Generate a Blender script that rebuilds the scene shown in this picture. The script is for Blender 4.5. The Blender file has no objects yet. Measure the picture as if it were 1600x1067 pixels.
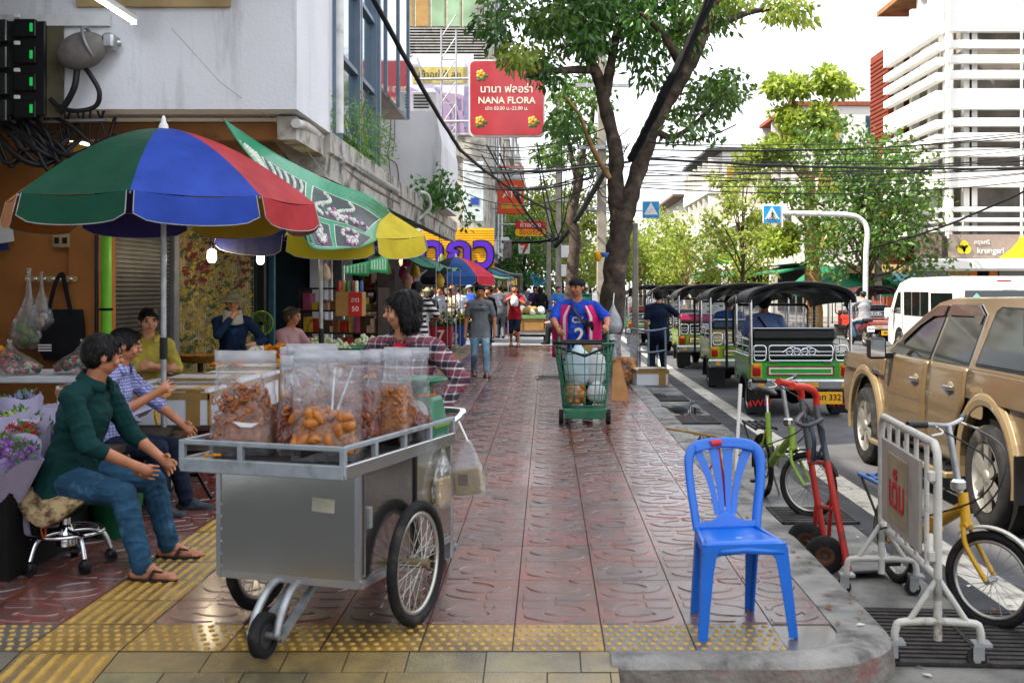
import bpy, math, random
import numpy as np
from mathutils import Vector, Matrix, Euler
random.seed(7); rng = np.random.default_rng(7)
S = bpy.context.scene
COL = S.collection
R = math.radians
PI = math.pi

# ------------------------------------------------------------------ camera, sky, sun, exposure
F, VX, VY, EYE = 1770.0, 855.0, 450.0, 1.56
cam = bpy.data.cameras.new('camera'); cam_o = bpy.data.objects.new('camera', cam); COL.objects.link(cam_o)
cam_o.location = (0, 0, EYE); cam_o.rotation_euler = (R(90), 0, 0)
cam.sensor_width = 36.0; cam.lens = 36.0 * F / 1600.0
cam.shift_x = -(VX - 800.0) / 1600.0
cam.shift_y = -(533.5 - VY) / 1600.0
cam.clip_start = 0.1; cam.clip_end = 2000.0
cam.dof.use_dof = True; cam.dof.focus_distance = 13.5; cam.dof.aperture_fstop = 5.0
S.camera = cam_o

SUN_EL, SUN_AZ = R(52), R(250)      # azimuth clockwise from +Y (up the street): behind the camera and to the left
world = bpy.data.worlds.new('World'); S.world = world; world.use_nodes = True
nt = world.node_tree; nt.nodes.clear()
sky = nt.nodes.new('ShaderNodeTexSky'); sky.sky_type = 'NISHITA'; sky.sun_disc = False
sky.sun_elevation = SUN_EL; sky.sun_rotation = SUN_AZ; sky.dust_density = 4.0; sky.air_density = 1.0; sky.ozone_density = 1.0
veil = nt.nodes.new('ShaderNodeMix'); veil.data_type = 'RGBA'; veil.inputs[0].default_value = 0.62
veil.inputs[7].default_value = (10.2, 10.3, 10.7, 1)        # thin white high cloud over the whole sky
bg = nt.nodes.new('ShaderNodeBackground'); bg.inputs[1].default_value = 0.105
wo = nt.nodes.new('ShaderNodeOutputWorld')
nt.links.new(sky.outputs[0], veil.inputs[6]); nt.links.new(veil.outputs[2], bg.inputs[0]); nt.links.new(bg.outputs[0], wo.inputs[0])
sun = bpy.data.lights.new('sun', 'SUN'); sun.energy = 5.0; sun.angle = R(0.8); sun.color = (1.0, 0.90, 0.76)
sun_o = bpy.data.objects.new('sun', sun); COL.objects.link(sun_o)
sd = Vector((math.sin(SUN_AZ) * math.cos(SUN_EL), math.cos(SUN_AZ) * math.cos(SUN_EL), math.sin(SUN_EL)))
sun_o.rotation_euler = sd.to_track_quat('Z', 'Y').to_euler()
S.view_settings.view_transform = 'Standard'; S.view_settings.look = 'None'
S.view_settings.exposure = 1.38; S.view_settings.gamma = 1.0
S.cycles.max_bounces = 8; S.cycles.transparent_max_bounces = 24; S.cycles.diffuse_bounces = 3; S.cycles.glossy_bounces = 3
S.cycles.use_denoising = True; S.cycles.caustics_reflective = False; S.cycles.caustics_refractive = False
S.cycles.sample_clamp_indirect = 6.0

def P(px, py, Y):                       # photo measurement at depth Y -> metres
    return Vector(((px - VX) * Y / F, Y, EYE - (py - VY) * Y / F))
def G(px, py, z=0.0):
    Y = F * (EYE - z) / (py - VY)
    return Vector(((px - VX) * Y / F, Y, z))

# ------------------------------------------------------------------ materials
MC = {}
def srgb(c):
    if isinstance(c, str):
        c = c.lstrip('#'); c = [int(c[i:i+2], 16) / 255 for i in (0, 2, 4)]
        return tuple(((x / 12.92) if x <= 0.04045 else ((x + 0.055) / 1.055) ** 2.4) for x in c)
    return tuple(c)
def mat(name, col, rough=0.6, metal=0.0, vary=0.18, scale=6.0, bump=0.0, bscale=60.0, col2=None, dirt=None, dscale=2.5, dthr=0.58, streak=0.0,
        emit=0.0, alpha=None, coat=0.0, trans=0.0, rvar=0.12, sub=0.0):
    """procedural principled material: two-tone noise, optional dirt patches and bump"""
    if name in MC: return MC[name]
    m = bpy.data.materials.new(name); m.use_nodes = True; MC[name] = m
    t = m.node_tree; b = t.nodes['Principled BSDF']; L = t.links.new
    c = srgb(col)
    tc = t.nodes.new('ShaderNodeTexCoord')
    nz = t.nodes.new('ShaderNodeTexNoise'); nz.inputs['Scale'].default_value = scale; nz.inputs['Detail'].default_value = 6
    L(tc.outputs['Object'], nz.inputs['Vector'])
    mr = t.nodes.new('ShaderNodeMapRange'); mr.inputs[1].default_value = 0.3; mr.inputs[2].default_value = 0.7
    L(nz.outputs['Fac'], mr.inputs[0])
    mx = t.nodes.new('ShaderNodeMix'); mx.data_type = 'RGBA'
    c2 = srgb(col2) if col2 is not None else tuple(x * (1 - vary * 1.4) for x in c)
    c1 = c if col2 is not None else tuple(min(1, x * (1 + vary * 0.6)) for x in c)
    mx.inputs[6].default_value = (*c1, 1); mx.inputs[7].default_value = (*c2, 1)
    L(mr.outputs[0], mx.inputs[0]); out = mx.outputs[2]
    if dirt is not None:
        n2 = t.nodes.new('ShaderNodeTexNoise'); n2.inputs['Scale'].default_value = dscale; n2.inputs['Detail'].default_value = 9
        n2.inputs['Roughness'].default_value = 0.65
        if streak:
            mp = t.nodes.new('ShaderNodeMapping'); mp.inputs['Scale'].default_value = (1, 1, streak); L(tc.outputs['Object'], mp.inputs[0]); L(mp.outputs[0], n2.inputs['Vector'])
        else: L(tc.outputs['Object'], n2.inputs['Vector'])
        m2 = t.nodes.new('ShaderNodeMapRange'); m2.inputs[1].default_value = dthr - 0.04; m2.inputs[2].default_value = dthr + 0.1; m2.inputs[4].default_value = 0.85
        L(n2.outputs['Fac'], m2.inputs[0])
        x2 = t.nodes.new('ShaderNodeMix'); x2.data_type = 'RGBA'; x2.inputs[7].default_value = (*srgb(dirt), 1)
        L(m2.outputs[0], x2.inputs[0]); L(out, x2.inputs[6]); out = x2.outputs[2]
    L(out, b.inputs['Base Color'])
    rr = t.nodes.new('ShaderNodeMapRange'); rr.inputs[3].default_value = max(0.02, rough - rvar); rr.inputs[4].default_value = min(1, rough + rvar)
    L(nz.outputs['Fac'], rr.inputs[0]); L(rr.outputs[0], b.inputs['Roughness'])
    b.inputs['Metallic'].default_value = metal
    if rough >= .6: b.inputs['Specular IOR Level'].default_value = .18
    elif rough >= .4 and not metal: b.inputs['Specular IOR Level'].default_value = .34
    if coat: b.inputs['Coat Weight'].default_value = coat; b.inputs['Coat Roughness'].default_value = 0.06
    if trans: b.inputs['Transmission Weight'].default_value = trans
    if sub:
        b.inputs['Subsurface Weight'].default_value = sub; b.inputs['Subsurface Radius'].default_value = (0.012, 0.005, 0.003)
    if emit:
        b.inputs['Emission Color'].default_value = (*c, 1); b.inputs['Emission Strength'].default_value = emit
    if alpha is not None: b.inputs['Alpha'].default_value = alpha
    if bump:
        nb = t.nodes.new('ShaderNodeTexNoise'); nb.inputs['Scale'].default_value = bscale; nb.inputs['Detail'].default_value = 5
        L(tc.outputs['Object'], nb.inputs['Vector'])
        bn = t.nodes.new('ShaderNodeBump'); bn.inputs['Strength'].default_value = bump; bn.inputs['Distance'].default_value = 0.02
        L(nb.outputs['Fac'], bn.inputs['Height']); L(bn.outputs[0], b.inputs['Normal'])
    return m
def film(name, tint=(0.93, 0.95, 0.97), haze=0.12, rough=0.08, gloss=0.3, bump=0.5, bscale=18, fres=.45):
    """thin clear plastic: see-through film with glossy crinkles and a little milky scatter"""
    if name in MC: return MC[name]
    m = bpy.data.materials.new(name); m.use_nodes = True; MC[name] = m
    t = m.node_tree; t.nodes.clear(); L = t.links.new
    o = t.nodes.new('ShaderNodeOutputMaterial'); tr = t.nodes.new('ShaderNodeBsdfTransparent'); tr.inputs[0].default_value = (*tint, 1)
    gl = t.nodes.new('ShaderNodeBsdfGlossy'); gl.inputs['Roughness'].default_value = rough
    di = t.nodes.new('ShaderNodeBsdfTranslucent'); di.inputs[0].default_value = (0.9, 0.92, 0.95, 1)
    d2 = t.nodes.new('ShaderNodeBsdfDiffuse'); d2.inputs[0].default_value = (0.9, 0.92, 0.95, 1)
    tc = t.nodes.new('ShaderNodeTexCoord'); nb = t.nodes.new('ShaderNodeTexNoise'); nb.inputs['Scale'].default_value = bscale; nb.inputs['Detail'].default_value = 4
    L(tc.outputs['Object'], nb.inputs['Vector'])
    bn = t.nodes.new('ShaderNodeBump'); bn.inputs['Strength'].default_value = bump; bn.inputs['Distance'].default_value = 0.05
    L(nb.outputs['Fac'], bn.inputs['Height']); L(bn.outputs[0], gl.inputs['Normal'])
    fr = t.nodes.new('ShaderNodeFresnel'); fr.inputs[0].default_value = 1.45; L(bn.outputs[0], fr.inputs['Normal'])
    ml = t.nodes.new('ShaderNodeMath'); ml.operation = 'MULTIPLY_ADD'; ml.inputs[1].default_value = fres; ml.inputs[2].default_value = gloss * 0.25
    L(fr.outputs[0], ml.inputs[0])
    m0 = t.nodes.new('ShaderNodeMixShader'); m0.inputs[0].default_value = 0.5; L(di.outputs[0], m0.inputs[1]); L(d2.outputs[0], m0.inputs[2])
    m1 = t.nodes.new('ShaderNodeMixShader'); m1.inputs[0].default_value = haze; L(tr.outputs[0], m1.inputs[1]); L(m0.outputs[0], m1.inputs[2])
    m2 = t.nodes.new('ShaderNodeMixShader'); L(ml.outputs[0], m2.inputs[0]); L(m1.outputs[0], m2.inputs[1]); L(gl.outputs[0], m2.inputs[2])
    L(m2.outputs[0], o.inputs[0]); return m
def cloth(name, col, bump=0.35, **k): return mat(name, col, rough=0.85, bump=bump, bscale=k.pop('bscale', 26), **k)
def plaid(name, base, bands, period=0.09, axes=('X', 'Z'), rough=0.85, bump=0.3):
    """woven check: stripes along two axes of the object; bands = [(start, end, colour, weight)] in fractions of the period"""
    if name in MC: return MC[name]
    m = mat(name, base, rough=rough, bump=bump, bscale=24); t = m.node_tree; L = t.links.new
    b = t.nodes['Principled BSDF']; src = b.inputs['Base Color'].links[0].from_socket
    tc = t.nodes.new('ShaderNodeTexCoord'); sp = t.nodes.new('ShaderNodeSeparateXYZ'); L(tc.outputs['Object'], sp.inputs[0])
    for ax in axes:
        mo = t.nodes.new('ShaderNodeMath'); mo.operation = 'PINGPONG' if False else 'MODULO'
        ad = t.nodes.new('ShaderNodeMath'); ad.operation = 'ADD'; ad.inputs[1].default_value = 50.0
        L(sp.outputs[ax], ad.inputs[0]); L(ad.outputs[0], mo.inputs[0]); mo.inputs[1].default_value = period
        for a, e, c, w in bands:
            g = t.nodes.new('ShaderNodeMath'); g.operation = 'GREATER_THAN'; g.inputs[1].default_value = a * period; L(mo.outputs[0], g.inputs[0])
            l = t.nodes.new('ShaderNodeMath'); l.operation = 'LESS_THAN'; l.inputs[1].default_value = e * period; L(mo.outputs[0], l.inputs[0])
            k = t.nodes.new('ShaderNodeMath'); k.operation = 'MULTIPLY'; L(g.outputs[0], k.inputs[0]); L(l.outputs[0], k.inputs[1])
            k2 = t.nodes.new('ShaderNodeMath'); k2.operation = 'MULTIPLY'; k2.inputs[1].default_value = w; L(k.outputs[0], k2.inputs[0])
            x = t.nodes.new('ShaderNodeMix'); x.data_type = 'RGBA'; x.inputs[7].default_value = (*srgb(c), 1)
            L(k2.outputs[0], x.inputs[0]); L(src, x.inputs[6]); src = x.outputs[2]
    L(src, b.inputs['Base Color']); return m
def leafmat(name, c1, c2, gloss=0.45, transl=0.35):
    if name in MC: return MC[name]
    m = bpy.data.materials.new(name); m.use_nodes = True; MC[name] = m
    t = m.node_tree; L = t.links.new; b = t.nodes['Principled BSDF']; o = t.nodes['Material Output']
    ge = t.nodes.new('ShaderNodeNewGeometry'); mx = t.nodes.new('ShaderNodeMix'); mx.data_type = 'RGBA'
    mx.inputs[6].default_value = (*srgb(c1), 1); mx.inputs[7].default_value = (*srgb(c2), 1)
    L(ge.outputs['Random Per Island'], mx.inputs[0]); L(mx.outputs[2], b.inputs['Base Color']); b.inputs['Roughness'].default_value = gloss
    tl = t.nodes.new('ShaderNodeBsdfTranslucent'); hs = t.nodes.new('ShaderNodeHueSaturation'); hs.inputs['Value'].default_value = 1.7; hs.inputs['Hue'].default_value = 0.48
    L(mx.outputs[2], hs.inputs['Color']); L(hs.outputs[0], tl.inputs[0])
    ms = t.nodes.new('ShaderNodeMixShader'); ms.inputs[0].default_value = transl
    L(b.outputs[0], ms.inputs[1]); L(tl.outputs[0], ms.inputs[2]); L(ms.outputs[0], o.inputs[0]); return m

# ------------------------------------------------------------------ mesh builder
def frame_from(d, up=Vector((0, 0, 1))):
    d = Vector(d).normalized()
    if abs(d.dot(up)) > 0.97: up = Vector((0, 1, 0)) if abs(d.y) < 0.9 else Vector((1, 0, 0))
    a = up.cross(d).normalized(); b = d.cross(a).normalized()
    return a, b, d
def T(loc=(0, 0, 0), rz=0.0, rx=0.0, ry=0.0, s=1.0):
    return Matrix.Translation(Vector(loc)) @ Euler((rx, ry, rz)).to_matrix().to_4x4() @ Matrix.Scale(s, 4)
_txt = {}
class MB:
    def __init__(s): s.v = []; s.f = []; s.m = []; s.sm = []; s.mats = []
    def mi(s, m):
        if m not in s.mats: s.mats.append(m)
        return s.mats.index(m)
    def add(s, vs, fs, m, smooth=False, M=None):
        o = len(s.v); k = s.mi(m)
        s.v += [tuple(M @ Vector(p)) for p in vs] if M is not None else [tuple(p) for p in vs]
        s.f += [tuple(i + o for i in f) for f in fs]; s.m += [k] * len(fs); s.sm += [smooth] * len(fs); return s
    def box(s, c, d, m, rz=0.0, M=None, rx=0.0, ry=0.0, top=1.0, bev=0.0):
        x, y, z = d[0] / 2, d[1] / 2, d[2] / 2
        MM = T(c, rz, rx, ry)
        if M is not None: MM = M @ MM
        b = min(bev, x * .45, y * .45, z * .45)
        if b <= 0:
            vs = [(-x, -y, -z), (x, -y, -z), (x, y, -z), (-x, y, -z), (-x * top, -y * top, z), (x * top, -y * top, z), (x * top, y * top, z), (-x * top, y * top, z)]
            return s.add(vs, [(3, 2, 1, 0), (4, 5, 6, 7), (0, 1, 5, 4), (1, 2, 6, 5), (2, 3, 7, 6), (3, 0, 4, 7)], m, False, MM)
        def ring(ix, iy, c_, z_):
            return [(-ix + c_, -iy, z_), (ix - c_, -iy, z_), (ix, -iy + c_, z_), (ix, iy - c_, z_), (ix - c_, iy, z_), (-ix + c_, iy, z_), (-ix, iy - c_, z_), (-ix, -iy + c_, z_)]
        rs = [ring(x - b, y - b, b * .4, -z), ring(x, y, b, -z + b), ring(x * top, y * top, b, z - b), ring((x - b) * top, (y - b) * top, b * .4, z)]
        return s.loft(rs, m, smooth=False, M=MM)
    def loft(s, rings, m, smooth=True, cap=True, closed=True, M=None, loop=False):
        n = len(rings[0]); vs = [p for r in rings for p in r]; fs = []
        K = len(rings)
        for i in range(K if loop else K - 1):
            a, b = i * n, ((i + 1) % K) * n
            for j in range(n if closed else n - 1):
                k = (j + 1) % n; fs.append((a + j, a + k, b + k, b + j))
        s.add(vs, fs, m, smooth, M)
        if cap and closed and not loop:
            s.add(rings[0], [tuple(range(n - 1, -1, -1))], m, False, M); s.add(rings[-1], [tuple(range(n))], m, False, M)
        return s
    def tube(s, pts, r, m, n=8, cap=True, closed=False, M=None, flat=1.0):
        pts = [Vector(p) for p in pts]; K = len(pts)
        rr = r if isinstance(r, (list, tuple)) else [r] * K
        rings = []; a = None
        for i, p in enumerate(pts):
            if closed: d = pts[(i + 1) % K] - pts[i - 1]
            else: d = pts[min(i + 1, K - 1)] - pts[max(i - 1, 0)]
            if d.length < 1e-9: d = Vector((0, 0, 1))
            d.normalize()
            if a is None: a = frame_from(d)[0]
            else:
                a = a - d * a.dot(d)
                a = a.normalized() if a.length > 1e-6 else frame_from(d)[0]
            b = d.cross(a)
            rings.append([p + (a * math.cos(2 * PI * j / n) + b * math.sin(2 * PI * j / n) * flat) * rr[i] for j in range(n)])
        return s.loft(rings, m, True, cap, True, M, loop=closed)
    def cyl(s, p0, p1, r, m, n=16, r1=None, M=None): return s.tube([p0, p1], [r, r if r1 is None else r1], m, n, True, False, M)
    def lathe(s, prof, m, n=20, M=None, smooth=True, cap=True):
        rings = [[(r * math.cos(2 * PI * j / n), r * math.sin(2 * PI * j / n), z) for j in range(n)] for r, z in prof]
        return s.loft(rings, m, smooth, cap, True, M)
    def ell(s, c, r, m, n=12, k=8, M=None):
        r = r if isinstance(r, (tuple, list)) else (r, r, r)
        rings = []
        for i in range(1, k):
            a = PI * i / k
            rings.append([(c[0] + r[0] * math.sin(a) * math.cos(2 * PI * j / n), c[1] + r[1] * math.sin(a) * math.sin(2 * PI * j / n), c[2] - r[2] * math.cos(a)) for j in range(n)])
        vs = [(c[0], c[1], c[2] - r[2])] + [p for q in rings for p in q] + [(c[0], c[1], c[2] + r[2])]
        fs = [(0, 1 + (j + 1) % n, 1 + j) for j in range(n)]
        for i in range(k - 2):
            for j in range(n):
                q = (j + 1) % n; fs.append((1 + i * n + j, 1 + i * n + q, 1 + (i + 1) * n + q, 1 + (i + 1) * n + j))
        e = len(vs) - 1; o = 1 + (k - 2) * n
        fs += [(o + j, o + (j + 1) % n, e) for j in range(n)]
        return s.add(vs, fs, m, True, M)
    def prism(s, poly, z0, z1, m, M=None, smooth=False):
        """polygon in local xy pushed from z0 to z1"""
        n = len(poly)
        vs = [(x, y, z0) for x, y in poly] + [(x, y, z1) for x, y in poly]
        s.add(vs, [(i, (i + 1) % n, n + (i + 1) % n, n + i) for i in range(n)], m, smooth, M)
        return s.add(vs, [tuple(range(n - 1, -1, -1)), tuple(range(n, 2 * n))], m, False, M)
    def sheet(s, fn, nu, nv, m, th=0.0, M=None, smooth=True):
        g = [[Vector(fn(i / nu, j / nv)) for i in range(nu + 1)] for j in range(nv + 1)]
        W = nu + 1
        vs = [p for row in g for p in row]
        fs = [(j * W + i, j * W + i + 1, (j + 1) * W + i + 1, (j + 1) * W + i) for j in range(nv) for i in range(nu)]
        if th:
            N = []
            for j in range(nv + 1):
                for i in range(W):
                    du = g[j][min(i + 1, nu)] - g[j][max(i - 1, 0)]; dv = g[min(j + 1, nv)][i] - g[max(j - 1, 0)][i]
                    nn = du.cross(dv); N.append(nn.normalized() if nn.length > 1e-9 else Vector((0, 0, 1)))
            o = len(vs); vs = vs + [p - q * th for p, q in zip(vs, N)]
            fs = fs + [tuple(i + o for i in reversed(f)) for f in fs]
            ed = [(i, i + 1) for i in range(nu)] + [(j * W + nu, (j + 1) * W + nu) for j in range(nv)] + [(nv * W + i + 1, nv * W + i) for i in range(nu)] + [((j + 1) * W, j * W) for j in range(nv)]
            fs += [(b, a, a + o, b + o) for a, b in ed]
        return s.add(vs, fs, m, smooth, M)
    def torus(s, c, Rr, r, m, axis='Z', n=28, k=8, M=None, a0=0.0, a1=2 * PI):
        full = abs(a1 - a0 - 2 * PI) < 1e-6; pts = []
        for i in range(n if full else n + 1):
            a = a0 + (a1 - a0) * i / n; ca, sa = Rr * math.cos(a), Rr * math.sin(a)
            pts.append(Vector(c) + Vector({'Z': (ca, sa, 0), 'X': (0, ca, sa), 'Y': (ca, 0, sa)}[axis]))
        return s.tube(pts, r, m, k, not full, full, M)
    def text(s, st, size, m, M, ext=0.003, align='CENTER', bold=0.0, sx=1.0):
        """lettering in the local xy plane of M, standing ext thick along +z"""
        key = (st, ext / size, align, bold)
        if key not in _txt:
            cu = bpy.data.curves.new('lettering', 'FONT'); cu.body = st; cu.size = 1.0; cu.extrude = ext / size / 2; cu.align_x = align; cu.align_y = 'CENTER'
            cu.offset = bold; cu.resolution_u = 3
            ob = bpy.data.objects.new('lettering', cu); COL.objects.link(ob)
            dg = bpy.context.evaluated_depsgraph_get(); me = bpy.data.meshes.new_from_object(ob.evaluated_get(dg))
            _txt[key] = ([tuple(v.co) for v in me.vertices], [tuple(p.vertices) for p in me.polygons])
            bpy.data.objects.remove(ob); bpy.data.curves.remove(cu); bpy.data.meshes.remove(me)
        vs, fs = _txt[key]
        return s.add([(x * size * sx, y * size, z * size) for x, y, z in vs], fs, m, False, M)
    def mesh(s, name):
        me = bpy.data.meshes.new(name); me.from_pydata(s.v, [], s.f)
        for m in s.mats: me.materials.append(m)
        if s.f:
            me.polygons.foreach_set('material_index', s.m); me.polygons.foreach_set('use_smooth', s.sm)
        me.update(); return me
    def build(s, name, parent=None, bevel=0.0, label=None, kind=None, loc=None, rz=None, sub=0):
        o = bpy.data.objects.new(name, s.mesh(name)); COL.objects.link(o)
        if parent is not None: o.parent = parent
        if loc is not None: o.location = loc
        if rz is not None: o.rotation_euler = (0, 0, rz)
        if bevel:
            b = o.modifiers.new('bevel', 'BEVEL'); b.width = bevel; b.segments = 2; b.limit_method = 'ANGLE'; b.angle_limit = R(40)
        if sub:
            b = o.modifiers.new('sub', 'SUBSURF'); b.levels = sub; b.render_levels = sub
        if label: o['label'] = label
        if kind: o['kind'] = kind
        return o
def wallM(origin, xdir, up=(0, 0, 1)):
    """matrix of an upright surface: local x along xdir, local y up, local z out of the face"""
    x = Vector(xdir).normalized(); y = Vector(up).normalized(); z = x.cross(y)
    M = Matrix((x, y, z)).transposed().to_4x4(); M.translation = Vector(origin); return M
def thing(name, label, cat, loc=(0, 0, 0), rz=0.0, group=None):
    o = bpy.data.objects.new(name, None); COL.objects.link(o); o.empty_display_size = 0.1
    o.location = loc; o.rotation_euler = (0, 0, rz); o['label'] = label; o['category'] = cat
    if group: o['group'] = group
    return o
def tag(o, label, cat, group=None, kind=None):
    if label: o['label'] = label
    if cat: o['category'] = cat
    if group: o['group'] = group
    if kind: o['kind'] = kind
    return o
def solo(mb, name, label, cat, group=None, loc=None, rz=None, bevel=0.0, kind=None):
    return tag(mb.build(name, None, bevel, loc=loc, rz=rz), label, cat, group, kind)
def structure(mb, name, bevel=0.0): return mb.build(name, None, bevel, kind='structure')
def dup(root, loc=None, rz=None, label=None, group=None):
    def cp(o, parent):
        c = o.copy(); COL.objects.link(c)
        if parent is not None: c.parent = parent
        for ch in list(o.children): cp(ch, c)
        return c
    r = cp(root, None)
    if loc is not None: r.location = loc
    if rz is not None: r.rotation_euler = (0, 0, rz)
    if label: r['label'] = label
    if group: r['group'] = group
    return r
def bez(p0, p1, p2, p3, n=12):
    p0, p1, p2, p3 = map(Vector, (p0, p1, p2, p3)); o = []
    for i in range(n + 1):
        t = i / n; u = 1 - t; o.append(p0 * u**3 + p1 * 3 * u * u * t + p2 * 3 * u * t * t + p3 * t**3)
    return o
def spline(pts, k=6):
    """Catmull-Rom through the points"""
    p = [Vector(q) for q in pts]; o = []
    for i in range(len(p) - 1):
        a, b, c, d = p[max(i - 1, 0)], p[i], p[i + 1], p[min(i + 2, len(p) - 1)]
        for j in range(k):
            t = j / k; o.append(0.5 * ((2 * b) + (c - a) * t + (2 * a - 5 * b + 4 * c - d) * t * t + (3 * b - a - 3 * c + d) * t**3))
    o.append(p[-1]); return o
def rrect(w, h, r, n=4, cx=0, cy=0):
    o = []
    for x, y, a in ((w / 2 - r, h / 2 - r, 0), (-w / 2 + r, h / 2 - r, 90), (-w / 2 + r, -h / 2 + r, 180), (w / 2 - r, -h / 2 + r, 270)):
        for i in range(n + 1):
            t = R(a + 90 * i / n); o.append((cx + x + r * math.cos(t), cy + y + r * math.sin(t)))
    return o
# ================================================================== ground, road, pavement
M_asph = mat('asphalt', '#5b5c5f', 0.62, vary=0.25, scale=1.3, bump=0.5, bscale=220, dirt='#46474a', dscale=0.7, dthr=0.55, rvar=0.2)
M_asph2 = mat('asphalt_patch', '#3f4145', 0.6, vary=0.25, scale=2.0, bump=0.5, bscale=220, dirt='#55565a', dscale=1.2)
M_gutter = mat('gutter_concrete', '#76756f', 0.42, vary=0.3, scale=2.2, bump=0.35, bscale=90, dirt='#3c3d3d', dscale=1.1, dthr=0.5, rvar=0.28)
M_line = mat('road_paint', '#c3bfb2', 0.6, vary=0.15, scale=9, bump=0.2, bscale=150, dirt='#6d6b66', dscale=5, dthr=0.56)
M_kerb = mat('kerb_concrete', '#85837e', 0.55, vary=0.3, scale=4, bump=0.7, bscale=35, dirt='#3b3a38', dscale=3.2, dthr=0.52)
M_kerbface = mat('kerb_face', '#7d7770', 0.6, vary=0.3, scale=4, bump=0.7, bscale=30, col2='#4a3d3a', dirt='#7a2f2c', dscale=2.6, dthr=0.57)
M_grout = mat('grout', '#2c2623', 0.7)
def wetmat(name, c1, c2, dirt, r0, r1, scale=0.9, bump=0.15):
    """paving that is wet in patches: roughness follows large soft puddles"""
    m = mat(name, c1, 0.4, col2=c2, scale=7, bump=bump, bscale=120, dirt=dirt, dscale=1.9, dthr=0.52)
    t = m.node_tree; b = t.nodes['Principled BSDF']; L = t.links.new
    tc = t.nodes.new('ShaderNodeTexCoord'); n = t.nodes.new('ShaderNodeTexNoise'); n.inputs['Scale'].default_value = scale; n.inputs['Detail'].default_value = 7
    n.inputs['Roughness'].default_value = 0.6
    L(tc.outputs['Object'], n.inputs['Vector'])
    r = t.nodes.new('ShaderNodeMapRange'); r.inputs[1].default_value = 0.40; r.inputs[2].default_value = 0.60; r.inputs[3].default_value = r0; r.inputs[4].default_value = r1
    L(n.outputs['Fac'], r.inputs[0]); L(r.outputs[0], b.inputs['Roughness'])
    cw = t.nodes.new('ShaderNodeMapRange'); cw.inputs[1].default_value = 0.40; cw.inputs[2].default_value = 0.62; cw.inputs[3].default_value = 0.42; cw.inputs[4].default_value = 0.12
    L(n.outputs['Fac'], cw.inputs[0]); L(cw.outputs[0], b.inputs['Coat Weight']); b.inputs['Coat Roughness'].default_value = 0.15; b.inputs['Specular IOR Level'].default_value = 0.8
    return m
M_tile = wetmat('red_tile', '#80463a', '#68372d', '#4a332c', 0.03, 0.27)
M_relief = wetmat('red_tile_relief', '#6c4a44', '#5d413c', '#4a3f40', 0.04, 0.30)
M_tiles = [M_tile, M_tile, wetmat('red_tile_worn', '#754a40', '#5f3a31', '#43302b', 0.06, 0.36), wetmat('red_tile_fresh', '#863f33', '#6f3229', '#4d302a', 0.03, 0.24), wetmat('red_tile_grey', '#6d4f49', '#593f3a', '#413330', 0.08, 0.4)]; tq = random.Random(77)
M_tacy = wetmat('tactile_yellow', '#957532', '#7a612c', '#473d28', 0.18, 0.5, 1.4)
M_tacg = wetmat('tactile_worn', '#5b564a', '#4a463e', '#6b6045', 0.2, 0.5, 1.4)
M_dot = mat('tactile_dot', '#ad8a40', 0.5, vary=0.2, scale=20)
M_pav = wetmat('yellow_paver', '#846f3c', '#6a5c36', '#433c28', 0.22, 0.55, 1.3, 0.4)
M_pav2 = wetmat('yellow_paver_pale', '#7d7247', '#655c3e', '#453f2e', 0.22, 0.55, 1.3, 0.4)

b = MB(); b.add([(-300, -60, -.15), (300, -60, -.15), (300, 900, -.15), (-300, 900, -.15)], [(0, 1, 2, 3)], M_asph); structure(b, 'road')
b = MB()
b.add([(1.4, 3.0, -.146), (2.2, 3.0, -.146), (2.2, 90, -.146), (1.4, 90, -.146)], [(0, 1, 2, 3)], M_gutter); structure(b, 'gutter')
b = MB(); b.add([(2.2, 3, -.142), (2.44, 3, -.142), (2.44, 90, -.142), (2.2, 90, -.142)], [(0, 1, 2, 3)], M_asph2); structure(b, 'asphalt_strip')
b = MB(); b.add([(2.44, 3, -.142), (2.67, 3, -.142), (2.67, 90, -.142), (2.44, 90, -.142)], [(0, 1, 2, 3)], M_line); structure(b, 'edge_line')
b = MB()
for k in range(14):
    y = 14 + k * 7; b.add([(6.1, y, -.146), (6.22, y, -.146), (6.22, y + 3, -.146), (6.1, y + 3, -.146)], [(0, 1, 2, 3)], M_line)
structure(b, 'lane_dashes')
# zebra crossing bars far up the road
b = MB()
for k in range(11):
    x = 2.9 + k * 0.8; b.add([(x, 44, -.146), (x + .42, 44, -.146), (x + .42, 47, -.146), (x, 47, -.146)], [(0, 1, 2, 3)], M_line)
structure(b, 'crossing_bars')

# pavement: every tile a raised plate with the moulded petal motif
XC = [-4.8, -4.4, -3.98, -3.55, -3.12, -2.69, -2.26, -1.84, -1.40, -0.98, -0.553, -0.15, 0.249, 0.643, 1.04, 1.32]
def arc(cx, cy, rx, ry, a0, a1, n): return [(cx + rx * math.cos(R(a0 + (a1 - a0) * i / n)), cy + ry * math.sin(R(a0 + (a1 - a0) * i / n))) for i in range(n + 1)]
def blob(pts, k=3): 
    q = spline([(x, y, 0) for x, y in pts + [pts[0]]], k)[:-1]; return [(p.x, p.y) for p in q]
MOTIF = [
    rrect(.34, .26, .05, 2, .27, .31),
    blob([(-.44, .10), (-.40, .26), (-.22, .40), (.0, .46), (.03, .36), (-.10, .30), (-.26, .20), (-.34, .06)]),
    [(x * .94 - y * .28 - .06, x * .28 + y * .94 - .02) for x, y in arc(0, 0, .27, .15, 0, 345, 14)],
    blob([(.08, .08), (.22, .12), (.36, -.02), (.41, -.18), (.30, -.31), (.06, -.41), (-.12, -.38), (.05, -.29), (.18, -.14), (.13, -.02)]),
    [(-.47, -.47)] + arc(-.47, -.47, .30, .17, 0, 90, 6),
]
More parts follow.
